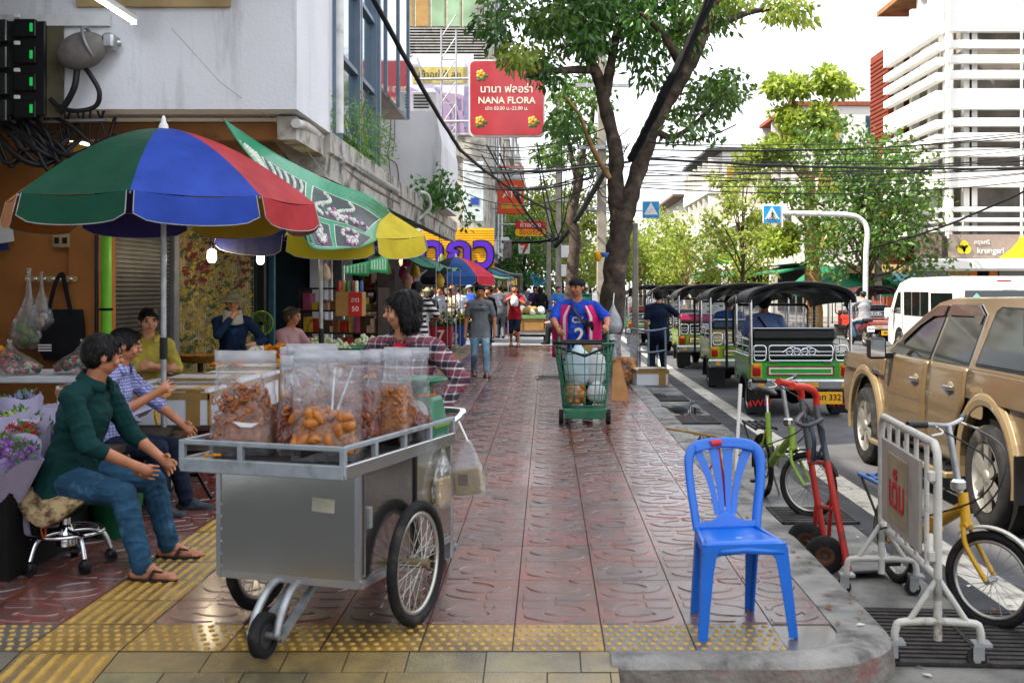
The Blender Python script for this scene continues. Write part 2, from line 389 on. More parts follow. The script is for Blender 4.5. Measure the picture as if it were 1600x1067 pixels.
b = MB()
b.add([(-12, 5.2, -.007), (1.34, 5.2, -.007), (1.34, 30.7, -.007), (-12, 30.7, -.007)], [(0, 1, 2, 3)], M_grout)
b.add([(-12, 4.87, -.007), (1.2, 4.87, -.007), (1.2, 5.2, -.007), (-12, 5.2, -.007)], [(0, 1, 2, 3)], M_grout)
row = 0; y = 5.26
gx0, gx1 = -2.26, -1.84
while y < 30.5:
    near = y < 19
    for ci in range(len(XC) - 1):
        x0, x1 = XC[ci] + .003, XC[ci + 1] - .003; y0, y1 = y + .0022, y + .3978
        if abs(XC[ci] - gx0) < .01:
            b.add([(x0, y0, 0), (x1, y0, 0), (x1, y1, 0), (x0, y1, 0)], [(0, 1, 2, 3)], M_tacg if (row % 5 > 1) else M_tacy)
            for k in range(7):
                cx = x0 + (x1 - x0) * (k + .5) / 7
                b.box((cx, (y0 + y1) / 2, .0035), (.026, .37, .007), M_dot if near else M_tacy, top=.7)
            continue
        dz = random.uniform(-.0012, .0012)
        b.add([(x0, y0, dz), (x1, y0, dz), (x1, y1, dz), (x0, y1, dz), (x0, y0, -.006), (x1, y0, -.006), (x1, y1, -.006), (x0, y1, -.006)],
              [(0, 1, 2, 3), (4, 5, 1, 0), (5, 6, 2, 1), (6, 7, 3, 2), (7, 4, 0, 3)], tq.choice(M_tiles))
        if XC[ci] < -3.2 and y > 9: continue
        if y > 24: continue
        fx = -1 if (ci % 2) else 1; fy = -1 if (row % 2) else 1
        w, h, cx, cy = (x1 - x0), .395, (x0 + x1) / 2, (y0 + y1) / 2
        for im, pl in enumerate(MOTIF):
            pp = [(cx + px * fx * w, cy + py * fy * h) for px, py in pl]
            if sum(pp[k - 1][0] * pp[k][1] - pp[k][0] * pp[k - 1][1] for k in range(len(pp))) < 0: pp = pp[::-1]
            r0 = [(p[0], p[1], dz + .0002) for p in pp]; r1 = []; n_ = len(pp)
            for k in range(n_):
                tx, ty = pp[(k + 1) % n_][0] - pp[k - 1][0], pp[(k + 1) % n_][1] - pp[k - 1][1]; l_ = math.hypot(tx, ty) or 1
                r1.append((pp[k][0] - ty / l_ * .0045, pp[k][1] + tx / l_ * .0045, dz + .0032 + .0005 * im))
            b.loft([r0, r1], M_relief, smooth=False, cap=False); b.add(r1, [tuple(range(len(r1)))], M_relief)
    y += .4; row += 1
b.add([(1.042, 4.86, -.004), (1.36, 4.95, -.004), (1.36, 5.6, -.004), (1.042, 5.6, -.004)], [(0, 1, 2, 3)], M_tacg)
# blister-tile row across the corner
for ci in range(len(XC) - 2):
    x0, x1, y0, y1 = XC[ci] + .003, XC[ci + 1] - .003, 4.872, 5.257
    yel = -2.3 < XC[ci] < .2
    b.add([(x0, y0, 0), (x1, y0, 0), (x1, y1, 0), (x0, y1, 0)], [(0, 1, 2, 3)], M_tacy if yel else M_tacg)
    for j in range(6):
        for i in range(8):
            cx = x0 + (x1 - x0) * (i + (.3 if j % 2 else .7)) / 8; cy = y0 + (y1 - y0) * (j + .5) / 6
            b.lathe([(.0155, 0), (.013, .004), (.006, .0062)], M_dot, 8, T((cx, cy, 0)))
structure(b, 'pavement')
# foreground ramp of small worn pavers falling to the road
b = MB(); zr = lambda yy: -max(0, 4.868 - yy) * .13
b.add([(-8, 4.868, -.007), (.30, 4.868, -.007), (.30, 3.0, zr(3.0) - .007), (-8, 3.0, zr(3) - .007)], [(3, 2, 1, 0)], M_grout)
b.add([(.30, 4.80, -.105), (4.0, 4.80, -.142), (4.0, 3.0, -.142), (.30, 3.0, -.14)], [(3, 2, 1, 0)], M_pav2)
yy = 4.866; r = 0
while yy > 3.1:
    xx = -7.5 + (.17 if r % 2 else 0); hgt = .125 if r % 3 else .19
    while xx < .29:
        w = random.choice([.26, .33, .40]); x1 = min(xx + w, .298)
        if xx < -2.26 < x1: x1 = -2.26
        if not (-2.262 < xx < -1.842):
            y0, y1 = yy - hgt + .0025, yy - .0025; d = random.uniform(-.0015, .0015)
            m_ = (random.choice([M_pav, M_pav, M_pav2]) if xx > -2 else M_tacg)
            b.add([(xx + .0025, y0, zr(y0) + d), (x1 - .0025, y0, zr(y0) + d), (x1 - .0025, y1, zr(y1) + d), (xx + .0025, y1, zr(y1) + d)], [(0, 1, 2, 3)], m_)
        else: x1 = -1.84
        xx = x1
    yy -= hgt; r += 1
for k in range(4):
    y1 = 4.866 - k * .4; y0 = y1 - .395; b.add([(-2.257, y0, zr(y0)), (-1.843, y0, zr(y0)), (-1.843, y1, zr(y1)), (-2.257, y1, zr(y1))], [(0, 1, 2, 3)], M_tacy)
    for i in range(6):
        cx = -2.257 + .414 * (i + .5) / 6; yc = (y0 + y1) / 2
        b.box((cx, yc, zr(yc) + .0035), (.028, .36, .008), M_dot, rx=math.atan(.13), top=.7)
structure(b, 'corner_ramp')
# kerb: straight along the road, rounded at the corner
b = MB(); out_, inn = [], []
for yv in [40, 36, 32] + [30.7 - k * 1.0 for k in range(26)]: out_.append((1.57, yv)); inn.append((1.32, yv))
for i in range(1, 11):
    a = R(9 * i); out_.append((1.05 + .52 * math.cos(a), 5.24 - .52 * math.sin(a))); inn.append((1.05 + .27 * math.cos(a), 5.22 - .35 * math.sin(a)))
for xv in (.8, .6, .45, .27): out_.append((xv, 4.72)); inn.append((xv, 4.87))
rings_t, rings_f = [], []
for i, ((ox, oy), (ix, iy)) in enumerate(zip(out_, inn)):
    j = random.uniform(-.006, .006); d = Vector((ox - ix, oy - iy, 0)).normalized()
    o = Vector((ox, oy, 0)) + d * j
    rings_t.append([Vector((ix, iy, .004)), o - d * .10 + Vector((0, 0, .009 + j * .3)), o - d * .035 + Vector((0, 0, .006)), o - d * .012 + Vector((0, 0, -.006)), o + Vector((0, 0, -.03))])
    rings_f.append([o + Vector((0, 0, -.03)), o + d * .010 + Vector((0, 0, -.1)), o + d * .02 + Vector((0, 0, -.2))])
b.loft(rings_t, M_kerb, True, False, False); b.loft(rings_f, M_kerbface, True, False, False)
structure(b, 'kerb')
# side street crossing beyond the tiles, and the pavements further on
b = MB(); M_side = mat('side_street', '#767a80', 0.6, vary=0.2, scale=1.5, bump=0.3, bscale=150)
b.add([(-40, 30.7, -.012), (1.25, 30.7, -.012), (1.25, 38, -.012), (-40, 38, -.012)], [(0, 1, 2, 3)], M_side); structure(b, 'side_street')
b = MB(); M_pf = mat('far_pavement', '#77706c', 0.5, vary=0.2, scale=2)
b.box((-6, 139, -.08), (15.1, 202, .16), M_pf); structure(b, 'far_pavement')
b = MB(); b.box((21.4, 150, -.075), (20, 300, .16), M_pf); structure(b, 'opposite_pavement')
# drain grates let into the gutter
M_grate = mat('cast_iron', '#3a3735', 0.55, 0.6, vary=0.35, scale=12, bump=0.3, bscale=80); M_hole = mat('drain_hole', '#0b0b0c', 0.7)
def grate(loc, w, d, rz, label, n=12):
    b = MB(); b.box((0, 0, -.002), (w, d, .004), M_hole)
    for k in range(n): b.box((0, -d / 2 + d * (k + .5) / n, .008), (w - .02, d / n * .55, .012), M_grate)
    for x in (-w / 2, 0, w / 2): b.box((x, 0, .009), (.022, d + .02, .016), M_grate)
    for s_ in (-1, 1): b.box((0, s_ * d / 2, .0085), (w, .02, .015), M_grate)
    return solo(b, 'drain_grate', label, 'drain grate', 'drain grates along the gutter', loc, rz)
grate((2.02, 5.52, -.14), .92, .86, R(-4), 'iron drain grate under the white barrier castors', 14)
grate((1.97, 8.45, -.14), .55, .55, 0, 'iron drain grate beneath the green bicycle front wheel', 9)
grate((1.90, 14.6, -.14), .55, .8, 0, 'iron drain grate in the gutter by the pigeon', 9)
grate((1.86, 17.4, -.14), .55, .7, 0, 'iron drain grate in front of the white foam box', 9)
# thin puddles in the gutter
M_water = mat('puddle', '#2b2d30', 0.03, vary=0.05, rvar=0.01); M_water.node_tree.nodes['Principled BSDF'].inputs['Specular IOR Level'].default_value = 0.9
b = MB()
for cx, cy, rx, ry, s_ in ((1.9, 15.8, .26, .7, 1), (1.75, 7.3, .08, .35, 2), (1.82, 12.6, .14, .5, 3)):
    q = random.Random(s_); n = 26
    b.add([(cx + rx * math.cos(2 * PI * i / n) * q.uniform(.75, 1.1), cy + ry * math.sin(2 * PI * i / n) * q.uniform(.75, 1.1), -.1425) for i in range(n)], [tuple(range(n))], M_water)
structure(b, 'gutter_water')
# scraps and leaf litter in the gutter and on the kerb
b = MB(); q = random.Random(5)
M_l1 = mat('dry_leaf', '#8a5a2c', 0.8); M_l2 = mat('green_leaf_scrap', '#6d7a35', 0.8); M_l3 = mat('paper_scrap', '#c9c6bd', 0.8)
for k in range(150):
    if k < 90: x, yv, z = q.uniform(1.62, 2.6), 4.6 + q.random() ** 1.7 * 12, -.137
    elif k < 130: x, yv, z = q.uniform(1.30, 1.55), 5.2 + q.random() ** 1.5 * 9, .014
    else: x, yv, z = q.uniform(-2.5, 1.2), q.uniform(5.0, 14), .009
    a = q.uniform(0, 6); l = q.uniform(.008, .03); w = l * q.uniform(.3, .7); ca, sa = math.cos(a), math.sin(a)
    b.add([(x + ca * l, yv + sa * l, z), (x - sa * w, yv + ca * w, z + q.uniform(0, .008)), (x - ca * l, yv - sa * l, z), (x + sa * w, yv - ca * w, z + q.uniform(0, .008))], [(0, 1, 2, 3)], q.choice([M_l1, M_l1, M_l2, M_l3]))
tag(b.build('litter'), 'leaf scraps and litter scattered on kerb and gutter', 'litter', kind='stuff')
# ================================================================== left side: shophouse with overhang, stalls' backdrop, signs
M_white = mat('white_render', '#d8dade', 0.75, vary=0.08, scale=1.2, bump=0.25, bscale=30, dirt='#b0b1b3', dscale=3.4, dthr=0.62, streak=.12)
M_whiteold = mat('stained_render', '#b4b1a8', 0.8, vary=0.2, scale=3, bump=0.3, bscale=40, dirt='#3a3936', dscale=2.4, dthr=0.52)
M_orange = mat('orange_wall_paint', '#9c6634', 0.7, vary=0.2, scale=1.6, bump=0.15, bscale=50, dirt='#7d5a35', dscale=1.1, dthr=0.58)
M_ceil = mat('ceiling_paint', '#8a5f38', 0.8, vary=0.25, scale=1.5, dirt='#4a3a2a', dscale=1.4, dthr=0.55)
M_beige = mat('beige_wall', '#a89368', 0.75, vary=0.2, scale=2, dirt='#6f6044', dscale=1.5)
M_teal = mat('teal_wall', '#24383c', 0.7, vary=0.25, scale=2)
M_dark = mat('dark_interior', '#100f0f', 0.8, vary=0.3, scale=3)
M_shut = mat('roller_shutter', '#3a3733', 0.5, 0.3, vary=0.2, scale=4, dirt='#25221f', dscale=2)
M_green = mat('green_pipe_paint', '#5fa51c', 0.4, vary=0.12, scale=8)
M_pvc = mat('grey_pvc', '#9a9a96', 0.5, vary=0.2, scale=6, dirt='#6a6862', dscale=4)
M_pvcw = mat('white_pvc', '#cfd0ce', 0.45, vary=0.1, scale=6, dirt='#8d8b84', dscale=3)
M_glassd = mat('tinted_glass', '#2a4654', 0.06, vary=0.25, scale=0.7, rvar=0.03, coat=0.3); M_glassd.node_tree.nodes['Principled BSDF'].inputs['Specular IOR Level'].default_value = 0.9
M_mirror = mat('reflective_glass', '#6d7f84', 0.04, 0.75, vary=0.2, scale=0.5, rvar=0.02)
M_alu = mat('aluminium_frame', '#6e7f90', 0.4, 0.3, vary=0.1)
M_blackcab = mat('black_cable', '#141415', 0.5, vary=0.2); M_blackpl = mat('black_plastic', '#0e0f10', 0.4, vary=0.2)
M_steel = mat('stainless', '#b9bbbd', 0.25, 0.9, vary=0.1, scale=5); M_galv = mat('galvanised', '#a2a6a8', 0.42, 0.7, vary=0.2, scale=9, dirt='#7d7d78', dscale=5)
M_chrome = mat('chrome', '#d5d7da', 0.1, 1.0, vary=0.05, rvar=0.04)
M_whitep = mat('white_plastic', '#d8d8d4', 0.4, vary=0.08); M_grey = mat('grey_metal', '#7c7e80', 0.45, 0.4, vary=0.15)
M_tube = mat('lit_tube', '#f2f7ff', 0.3, emit=9.0); M_bulb = mat('lit_bulb', '#fff2dc', 0.3, emit=4.0); M_tubeg = mat('lit_tube_warm', '#dfe6c4', 0.3, emit=3.0)

sh = thing('shophouse', 'white rendered shophouse overhanging the stalls, orange wall and shutter below', 'building')
b = MB(); b.box((-6.65, 11.21, 7.1), (8.7, 1.62, 7.8), M_white); b.build('corner_bay', sh)
b = MB(); b.box((-6.7, 14.16, 7.1), (8.3, 4.28, 7.74), M_white); b.build('upper_storey', sh)
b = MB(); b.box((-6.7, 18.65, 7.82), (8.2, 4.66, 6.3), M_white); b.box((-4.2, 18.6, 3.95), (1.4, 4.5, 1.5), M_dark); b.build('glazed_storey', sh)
b = MB(); b.box((-6.0, 20.5, 3.155), (7.0, 18.6, .06), M_ceil); b.box((-4.5, 10.9, 3.06), (4.2, .12, .16), M_ceil); b.build('soffit', sh)
# ledge running along the street, stained at its lip
b = MB()
b.loft([[(-2.62, yv, 2.78), (-2.36, yv, 2.74), (-2.34, yv, 2.98), (-2.30, yv, 3.0), (-2.30, yv, 3.22), (-2.98, yv, 3.22)] for yv in (12.01, 16, 20, 24, 29)], M_whiteold, False, True, True)
b.build('ledge', sh)
b = MB(); b.box((-2.46, 11.35, 3.07), (.18, 1.3, .22), M_whiteold); b.build('bay_beam', sh)
b = MB(); b.box((-7.2, 11.45, 1.6), (5.6, .2, 3.1), M_orange); b.box((-4.62, 11.32, 1.6), (.3, .09, 3.1), M_orange, bev=.01); b.box((-6.0, 11.33, 1.6), (.9, .05, 3.1), M_orange)
b.build('orange_wall', sh)
b = MB()
for k in range(58): b.box((-4.42, 12.35, .06 + k * .048), (.018, 1.78, .036), M_shut, bev=.008)
b.box((-4.45, 12.35, 1.4), (.02, 1.9, 2.8), M_shut); b.box((-4.40, 12.35, 2.95), (.22, 1.9, .3), M_shut)
b.build('roller_shutter', sh)
b = MB(); b.box((-4.42, 13.35, 1.5), (.12, .18, 3.0), M_grey, bev=.01); b.build('door_post', sh)
b = MB(); b.tube([(-4.36, 11.2, 0), (-4.36, 11.2, 3.15)], .052, M_green, 12)
for z in (.5, 1.35, 2.6): b.torus((-4.36, 11.2, z), .056, .012, M_dark)
b.build('green_drainpipe', sh)
b = MB(); b.tube([(-4.47, 11.24, 0), (-4.47, 11.24, 3.15)], .022, M_blackpl, 8); b.build('black_conduit', sh)
b = MB(); b.box((-4.52, 15.3, 1.5), (.06, 3.7, 3.0), M_beige); b.build('mesh_wall', sh)
b = MB(); M_wire = mat('coated_wire', '#8f8a66', 0.5, 0.3)
for k in range(38): b.box((-4.44, 13.5 + k * .098, 1.42), (.006, .006, 2.5), M_wire)
for k in range(26): b.box((-4.434, 15.3, .2 + k * .098), (.006, 3.65, .006), M_wire)
b.build('wire_grid', sh)
# teal recessed shop room
b = MB(); b.box((-6.6, 19.4, 1.5), (.08, 4.4, 3.0), M_teal); b.box((-5.5, 17.2, 1.5), (2.2, .1, 3.0), M_teal); b.box((-5.5, 21.75, 1.5), (2.2, .1, 3.0), M_teal); b.build('teal_room', sh)
for yv, m_, w in ((17.25, M_blackpl, .12), (17.9, mat('blue_post', '#2f5a66', .5), .1), (21.6, M_white, .3), (22.6, M_white, .12), (23.6, M_grey, .2), (24.8, M_white, .15), (26.2, M_dark, .3), (28.6, M_white, .3)):
    b = MB(); b.box((-4.35, yv, 1.5), (w, w, 3.0), m_, bev=.01); b.build('shop_post', sh)
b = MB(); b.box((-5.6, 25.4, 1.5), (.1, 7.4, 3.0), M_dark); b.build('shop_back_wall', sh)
# windows of the upper storeys: blue tinted bay, then mirror glass
for i, (y0, y1) in enumerate(((13.45, 14.85), (14.9, 16.25))):
    fr = MB(); fr.box((-2.56, (y0 + y1) / 2, 5.6), (.06, y1 - y0, 4.6), M_dark)
    for z in (3.45, 4.35, 5.35, 6.4, 7.4): fr.box((-2.51, (y0 + y1) / 2, z), (.1, y1 - y0, .06), M_alu)
    for yv in (y0 + .04, y1 - .04): fr.box((-2.50, yv, 5.6), (.12, .09, 4.6), M_alu)
    w = fr.build('window', sh)
    g = MB(); g.box((-2.53, (y0 + y1) / 2, 5.6), (.03, y1 - y0 - .1, 4.5), M_glassd); g.build('pane', w)
b = MB(); b.box((-2.50, 16.33, 5.9), (.2, .12, 5.4), M_alu); b.build('frame_post', sh)
b = MB(); b.box((-2.58, 18.65, 7.6), (.05, 4.5, 5.9), M_mirror)
for yv in (16.5, 17.9, 19.4, 20.8): b.box((-2.55, yv, 7.6), (.05, .05, 5.9), M_alu)
b.build('mirror_glazing', sh)
# pipes under and along the ledge
b = MB()
b.tube(spline([P(462, 193, 10.6), P(480, 198, 11.2), P(505, 218, 12.2), P(523, 236, 12.8)], 5), .045, M_pvcw, 12)
b.tube(spline([P(520, 233, 12.7), P(528, 250, 12.8), P(522, 268, 12.9)], 5), .085, M_whiteold, 12)
b.tube([P(532, 246, 13.0), P(560, 262, 14.0), P(620, 300, 17.5)], .05, M_pvc, 12)
b.tube([P(440, 245, 12.0), P(520, 247, 13.0)], .03, M_pvc, 10)
b.tube(spline([P(532, 262, 13.0), P(560, 282, 14.2), P(590, 300, 15.8), P(622, 318, 18)], 4), .03, mat('lagging', '#7a6f60', .9, bump=.9, bscale=50), 8)
b.tube(spline([P(655, 300, 20), P(668, 305, 20.2), P(672, 325, 20.4), P(655, 342, 20.4)], 5), .03, M_pvcw, 8)
b.build('pipework', sh)
b = MB(); b.tube([(-2.20, 12.02, 3.2), (-2.20, 12.02, 11)], .04, M_pvcw, 10); b.build('downpipe', sh)
b = MB(); b.box((-3.6, 10.36, 4.17), (1.4, .05, .09), M_beige); b.box((-5.6, 10.36, 4.0), (3.2, .06, .10), M_pvcw); b.build('trunking', sh)
b = MB(); b.box((-5.6, 9.6, 5.1), (6.8, 1.6, .14), M_whiteold); b.build('added_sun_blocker', sh)  # unseen slab added above the view to keep sun off the white wall
# plain unseen block added left of and behind the camera to shade the pavement
shade_block = thing('shop_block', 'tall plain unseen block added beyond the left edge to shade the pavement', 'building')
b = MB(); b.box((-9.6, -7.9, 4.8), (10, 34, 9.6), M_white); b.build('wall', shade_block)
b = MB(); b.box((-6.7, 9.72, 4.0), (1.0, 1.2, 8.0), M_white); b.build('sky_gap_blocker', shade_block)  # unseen box added to close a sky gap that glared in the wet paving
b = MB(); b.box((-9.6, -7.9, 9.72), (10.3, 34.3, .25), M_whiteold); b.build('roof', shade_block)

# stuff fixed to the shophouse
bp = thing('breaker_panel', 'black breaker board with green switches on the white upper wall', 'breaker panel', P(40, 108, 10.33))
b = MB(); b.box((-.04, 0, 0), (.46, .06, .86), M_blackpl, bev=.01); b.build('backboard', bp)
b = MB(); b.box((.235, .02, -.02), (.2, .03, .84), mat('dirty_board', '#57523f', .8, dirt='#2c2a22', dscale=5)); b.build('mounting_board', bp)
M_led = mat('green_switch', '#19a345', .4, emit=.3)
for k in range(4):
    z = .36 - k * .245
    c = MB(); c.box((.02, -.045, z), (.2, .05, .16), M_blackpl, bev=.008); br = c.build('breaker', bp)
    c = MB(); c.box((.085, -.075, z), (.022, .02, .075), M_led); c.build('switch', br)
    c = MB(); c.box((-.045, -.07, z + .105), (.05, .03, .035), M_whitep, bev=.004); c.build('terminal', br)
for k in range(4):
    c = MB(); c.box((-.19, -.06, .33 - k * .24), (.12, .08, .2), mat('smoked_cover', '#22241f', .25), bev=.01); c.build('meter_cover', bp)
fl = thing('floodlight', 'dusty grey oval floodlight on a bracket on the white wall', 'lamp', P(128, 80, 10.2))
b = MB(); b.ell((0, 0, 0), (.23, .15, .165), mat('dusty_lamp', '#6a6762', .65, vary=.25, bump=.2), 20, 12, T((0, 0, 0), 0, 0, -.35)); b.build('lamp_housing', fl)
b = MB(); b.torus((.1, 0, .03), .155, .015, M_grey, 'X', M=T((0, 0, 0), 0, 0, -.35)); b.build('rim', fl)
b = MB(); b.box((.24, .04, .09), (.1, .16, .14), M_galv, bev=.02); b.tube([(.2, .06, .08), (.3, .12, .1)], .04, M_galv); b.build('bracket', fl)
b = MB(); b.tube(spline([(.02, .02, -.15), (.1, -.03, -.24), (.17, -.03, -.38), (.12, 0, -.5), (-.05, 0, -.54), (-.22, .05, -.5), (-.32, .08, -.42)], 6), .022, M_blackcab, 8); b.tube(spline([(-.05, .02, -.13), (-.06, 0, -.3), (-.12, .02, -.42), (-.22, .05, -.55)], 6), .03, M_blackcab, 8); b.build('cable', fl)
def tube_lamp(name, label, p0, p1, w, m_t, up=.04):
    d = (p1 - p0); L_ = d.length; t = thing(name, label, 'lamp', (p0 + p1) / 2)
    c = (p0 + p1) / 2; a, e, dd = frame_from(d)
    b = MB(); b.tube([p0 - c + Vector((0, 0, up)), p1 - c + Vector((0, 0, up))], w, M_whitep, 4); b.build('fitting', t)
    b = MB(); b.tube([p0 - c, p1 - c], w * .42, m_t, 10); b.build('tube', t)
    for q in (p0, p1): b = MB(); b.box(q - c + Vector((0, 0, .01)), (.05, .04, .07), M_whitep); b.build('end_cap', t)
    return t
tube_lamp('fluorescent_lamp', 'white fluorescent batten jutting out below the upper wall window', P(142, -8, 9.6), P(210, 36, 10.2), .045, M_tube)
tube_lamp('fluorescent_lamp', 'fluorescent tube glowing behind black cables under the orange ceiling', P(28, 196, 10.9), P(150, 228, 11.1), .06, M_tubeg)
tube_lamp('fluorescent_lamp', 'lower fluorescent tube half hidden behind the umbrella and cables', P(96, 204, 11.0), P(175, 236, 11.15), .05, M_tubeg)
cb = thing('cable_tangle', 'tangle of sagging black cables under the white wall by the umbrella', 'cables', P(90, 215, 10.55))
b = MB(); q = random.Random(3); o = P(90, 215, 10.55)
for k in range(22):
    x0 = q.uniform(-30, 60); x1 = x0 + q.uniform(60, 170); y0, y1 = q.uniform(170, 200), q.uniform(175, 240)
    pts = [P(x0, y0, 10.5), P((x0 * 2 + x1) / 3, y0 + q.uniform(10, 60), 10.45), P((x0 + 2 * x1) / 3, y1 + q.uniform(0, 50), 10.5), P(min(x1, 180), y1, 10.6)]
    b.tube([p - o for p in spline(pts, 6)], q.uniform(.009, .03), M_blackcab, 6)
for k in range(16):
    x = 5 + k * 10.5; b.tube([P(x, 172, 10.5) - o, P(x + q.uniform(-14, 14), q.uniform(205, 228), 10.52) - o], .012, M_blackcab, 6)
b.build('cable', cb)
b = MB(); b.tube([P(0, 192, 10.5) - o, P(165, 188, 10.5) - o], .018, M_galv, 8); b.build('rail', cb)
hr = thing('hook_rack', 'cream hook rail with steel pegs on the orange wall', 'hook rack', P(80, 436, 11.27))
b = MB(); b.prism(rrect(.52, .055, .02), -.012, .012, M_beige, wallM((0, 0, 0), (1, 0, 0))); b.build('rail', hr)
for k in range(6):
    b = MB(); b.lathe([(.009, 0), (.009, .03), (.02, .034), (.018, .048), (.002, .05)], M_chrome, 12, T((-.215 + k * .086, -.012, 0), 0, R(90))); b.build('hook', hr)
M_tote = cloth('black_nylon', '#131418', bump=.5)
tb = thing('tote_bag', 'black tote bag with three white stripes hanging on the orange wall', 'bag', P(98, 515, 11.15))
b = MB(); b.loft([[(x * s_, y * t_, z) for x, y in rrect(.42, .14, .05, 3)] for s_, t_, z in ((.84, .8, -.3), (1.0, 1.1, -.22), (1.0, 1.0, 0), (.96, .6, .16), (.94, .45, .2))], M_tote, True); b.build('bag_body', tb)
b = MB(); b.tube(spline([(-.12, -.05, .16), (-.06, -.05, .42), (-.01, .0, .55), (.05, -.05, .4), (.11, -.05, .14)], 6), .022, M_tote, 8, flat=.4); b.build('handle', tb)
b = MB(); [b.box((-.14, -.083, -.2 + k * .026), (.13, .006, .013), M_whitep) for k in range(3)]; b.build('stripes', tb)
M_bagfilm = film('carrier_film', haze=.16, gloss=.3)
def carrier(loc, label, s_=1.0, fill='#7fae4a', seed=0):
    t = thing('plastic_bag', label, 'bag', loc); q = random.Random(seed)
    b = MB(); rings = []
    for z, r in ((-.42, .02), (-.40, .10), (-.3, .15), (-.18, .13), (-.06, .07), (.05, .03), (.2, .012), (.28, .02)):
        rings.append([(r * s_ * (1 + q.uniform(-.25, .25)) * math.cos(2 * PI * j / 16), r * s_ * .6 * (1 + q.uniform(-.25, .25)) * math.sin(2 * PI * j / 16), z * s_) for j in range(16)])
    b.loft(rings, M_bagfilm, True, True); b.build('bag_film', t)
    b = MB(); 
    for k in range(7): b.ell((q.uniform(-.07, .07) * s_, q.uniform(-.03, .03) * s_, (-.3 + q.uniform(-.06, .07)) * s_), [q.uniform(.03, .055) * s_ for _ in range(3)], mat('fill_' + fill, fill, .7, vary=.4, scale=20), 10, 6)
    b.build('contents', t); return t
carrier(P(45, 470, 11.15), 'clear plastic bag of greens hanging on the hook rail', 1.15, '#7c9a4a', 1)
carrier(P(65, 462, 11.12), 'smaller clear bag hanging second on the hook rail', .85, '#b9a79a', 2)
sw = thing('switch_plate', 'twin wall switch box on the orange wall under the umbrella rim', 'switch', P(96, 376, 11.28))
b = MB(); b.box((0, 0, 0), (.17, .03, .14), M_beige, bev=.006); b.build('plate', sw)
for x in (-.04, .04): b = MB(); b.box((x, -.018, 0), (.045, .012, .06), M_blackpl); b.build('switch', sw)
b = MB(); b.box((0, 0, 0), (.2, .006, .17), M_whitep, ry=-.15); b.box((-.03, .004, -.13), (.16, .006, .07), mat('blue_card', '#23306b', .6), ry=-.1)
solo(b, 'paper_notice', 'white paper notice pinned to the orange wall', 'notice', None, P(5, 366, 11.2))
# dried flower boards on the wire grid and lit bulbs
b = MB(); q = random.Random(11); M_dry = mat('dried_flower', '#8a7a3a', .9, vary=.5, scale=20); M_maroon = mat('maroon_patch', '#5d1c20', .8); M_dg = mat('dried_leaf', '#3d4a24', .9, vary=.4, scale=20)
for k in range(620):
    yv = 13.6 + q.random() * 3.3; z = .3 + q.random() * 2.1
    m_ = M_maroon if (z > 1.55 and q.random() < .3) else (M_dg if q.random() < .25 else M_dry)
    a = q.uniform(0, 6); l = q.uniform(.03, .1)
    b.add([(-4.42, yv - l, z), (-4.40, yv, z - l * .4), (-4.38, yv + l, z + l * .3), (-4.41, yv, z + l * .5)], [(0, 1, 2, 3)], m_)
tag(b.build('dried_flowers'), 'dried flowers and maroon paper hung over the wire grid wall', 'flowers', kind='stuff')
def bulb(p, label, e=1.0):
    t = thing('hanging_bulb', label, 'lamp', p)
    b = MB(); b.lathe([(.008, .075), (.02, .075), (.022, .05), (.045, .03), (.048, -.05), (.03, -.085), (.004, -.09)], M_bulb, 16); b.build('bulb', t)
    b = MB(); b.lathe([(.022, .045), (.028, .06), (.026, .1), (.008, .12)], M_blackpl, 12); b.tube([(0, 0, .1), (0, 0, 1.0)], .006, M_blackcab, 6); b.build('socket', t)
    l = bpy.data.lights.new('bulb_light', 'POINT'); l.energy = 6 * e; l.color = (1, .82, .55); l.shadow_soft_size = .06
    lo = bpy.data.objects.new('bulb_light', l); COL.objects.link(lo); lo.parent = t; lo.location = (0, -.12, -.02)
    return t
bulb(P(331, 397, 11.6), 'bare lit bulb hanging in front of the wire grid'); bulb(P(407, 402, 14.0), 'smaller bare lit bulb by the blue post', .8)
# plants growing on the ledge
M_lfy = leafmat('ledge_leaf', '#4b7a1e', '#6f9a30'); M_lfd = leafmat('ledge_leaf_dark', '#2d5a22', '#4a7a34')
def leaf_cloud(b, centres, n, r, ll, lw, m_, droop=.3, q=rng, zs=.8):
    """many separate folded leaves scattered round the given centres"""
    C = np.asarray(centres, float); idx = q.integers(0, len(C), n)
    d = q.normal(size=(n, 3)); d /= np.linalg.norm(d, axis=1)[:, None]; rad = r * q.random(n) ** .45
    if np.ndim(r) == 0: pass
    pos = C[idx] + d * (rad[:, None]) * np.array([1, 1, zs])
    ax = d * .6 + q.normal(size=(n, 3)) * .6; ax[:, 2] -= droop * 1.2; ax /= np.linalg.norm(ax, axis=1)[:, None]
    sd_ = np.cross(ax, q.normal(size=(n, 3))); sd_ /= np.linalg.norm(sd_, axis=1)[:, None] + 1e-9
    nn = np.cross(ax, sd_)
    L_ = ll * q.uniform(.6, 1.25, n)[:, None]; W = lw * q.uniform(.6, 1.2, n)[:, None]
    a = pos; p1 = pos + ax * L_ * .45 + sd_ * W + nn * W * .25; p2 = pos + ax * L_; p3 = pos + ax * L_ * .45 - sd_ * W + nn * W * .25
    V = np.stack([a, p1, p2, p3], 1).reshape(-1, 3); o = len(b.v); k = b.mi(m_)
    b.v += [tuple(x) for x in V.tolist()]; b.f += [(o + 4 * i, o + 4 * i + 1, o + 4 * i + 2, o + 4 * i + 3) for i in range(n)]; b.m += [k] * n; b.sm += [False] * n
    return b
pl = thing('wild_fern', 'feathery green fern sprouting on the ledge under the blue windows', 'plant', P(556, 238, 14.2))
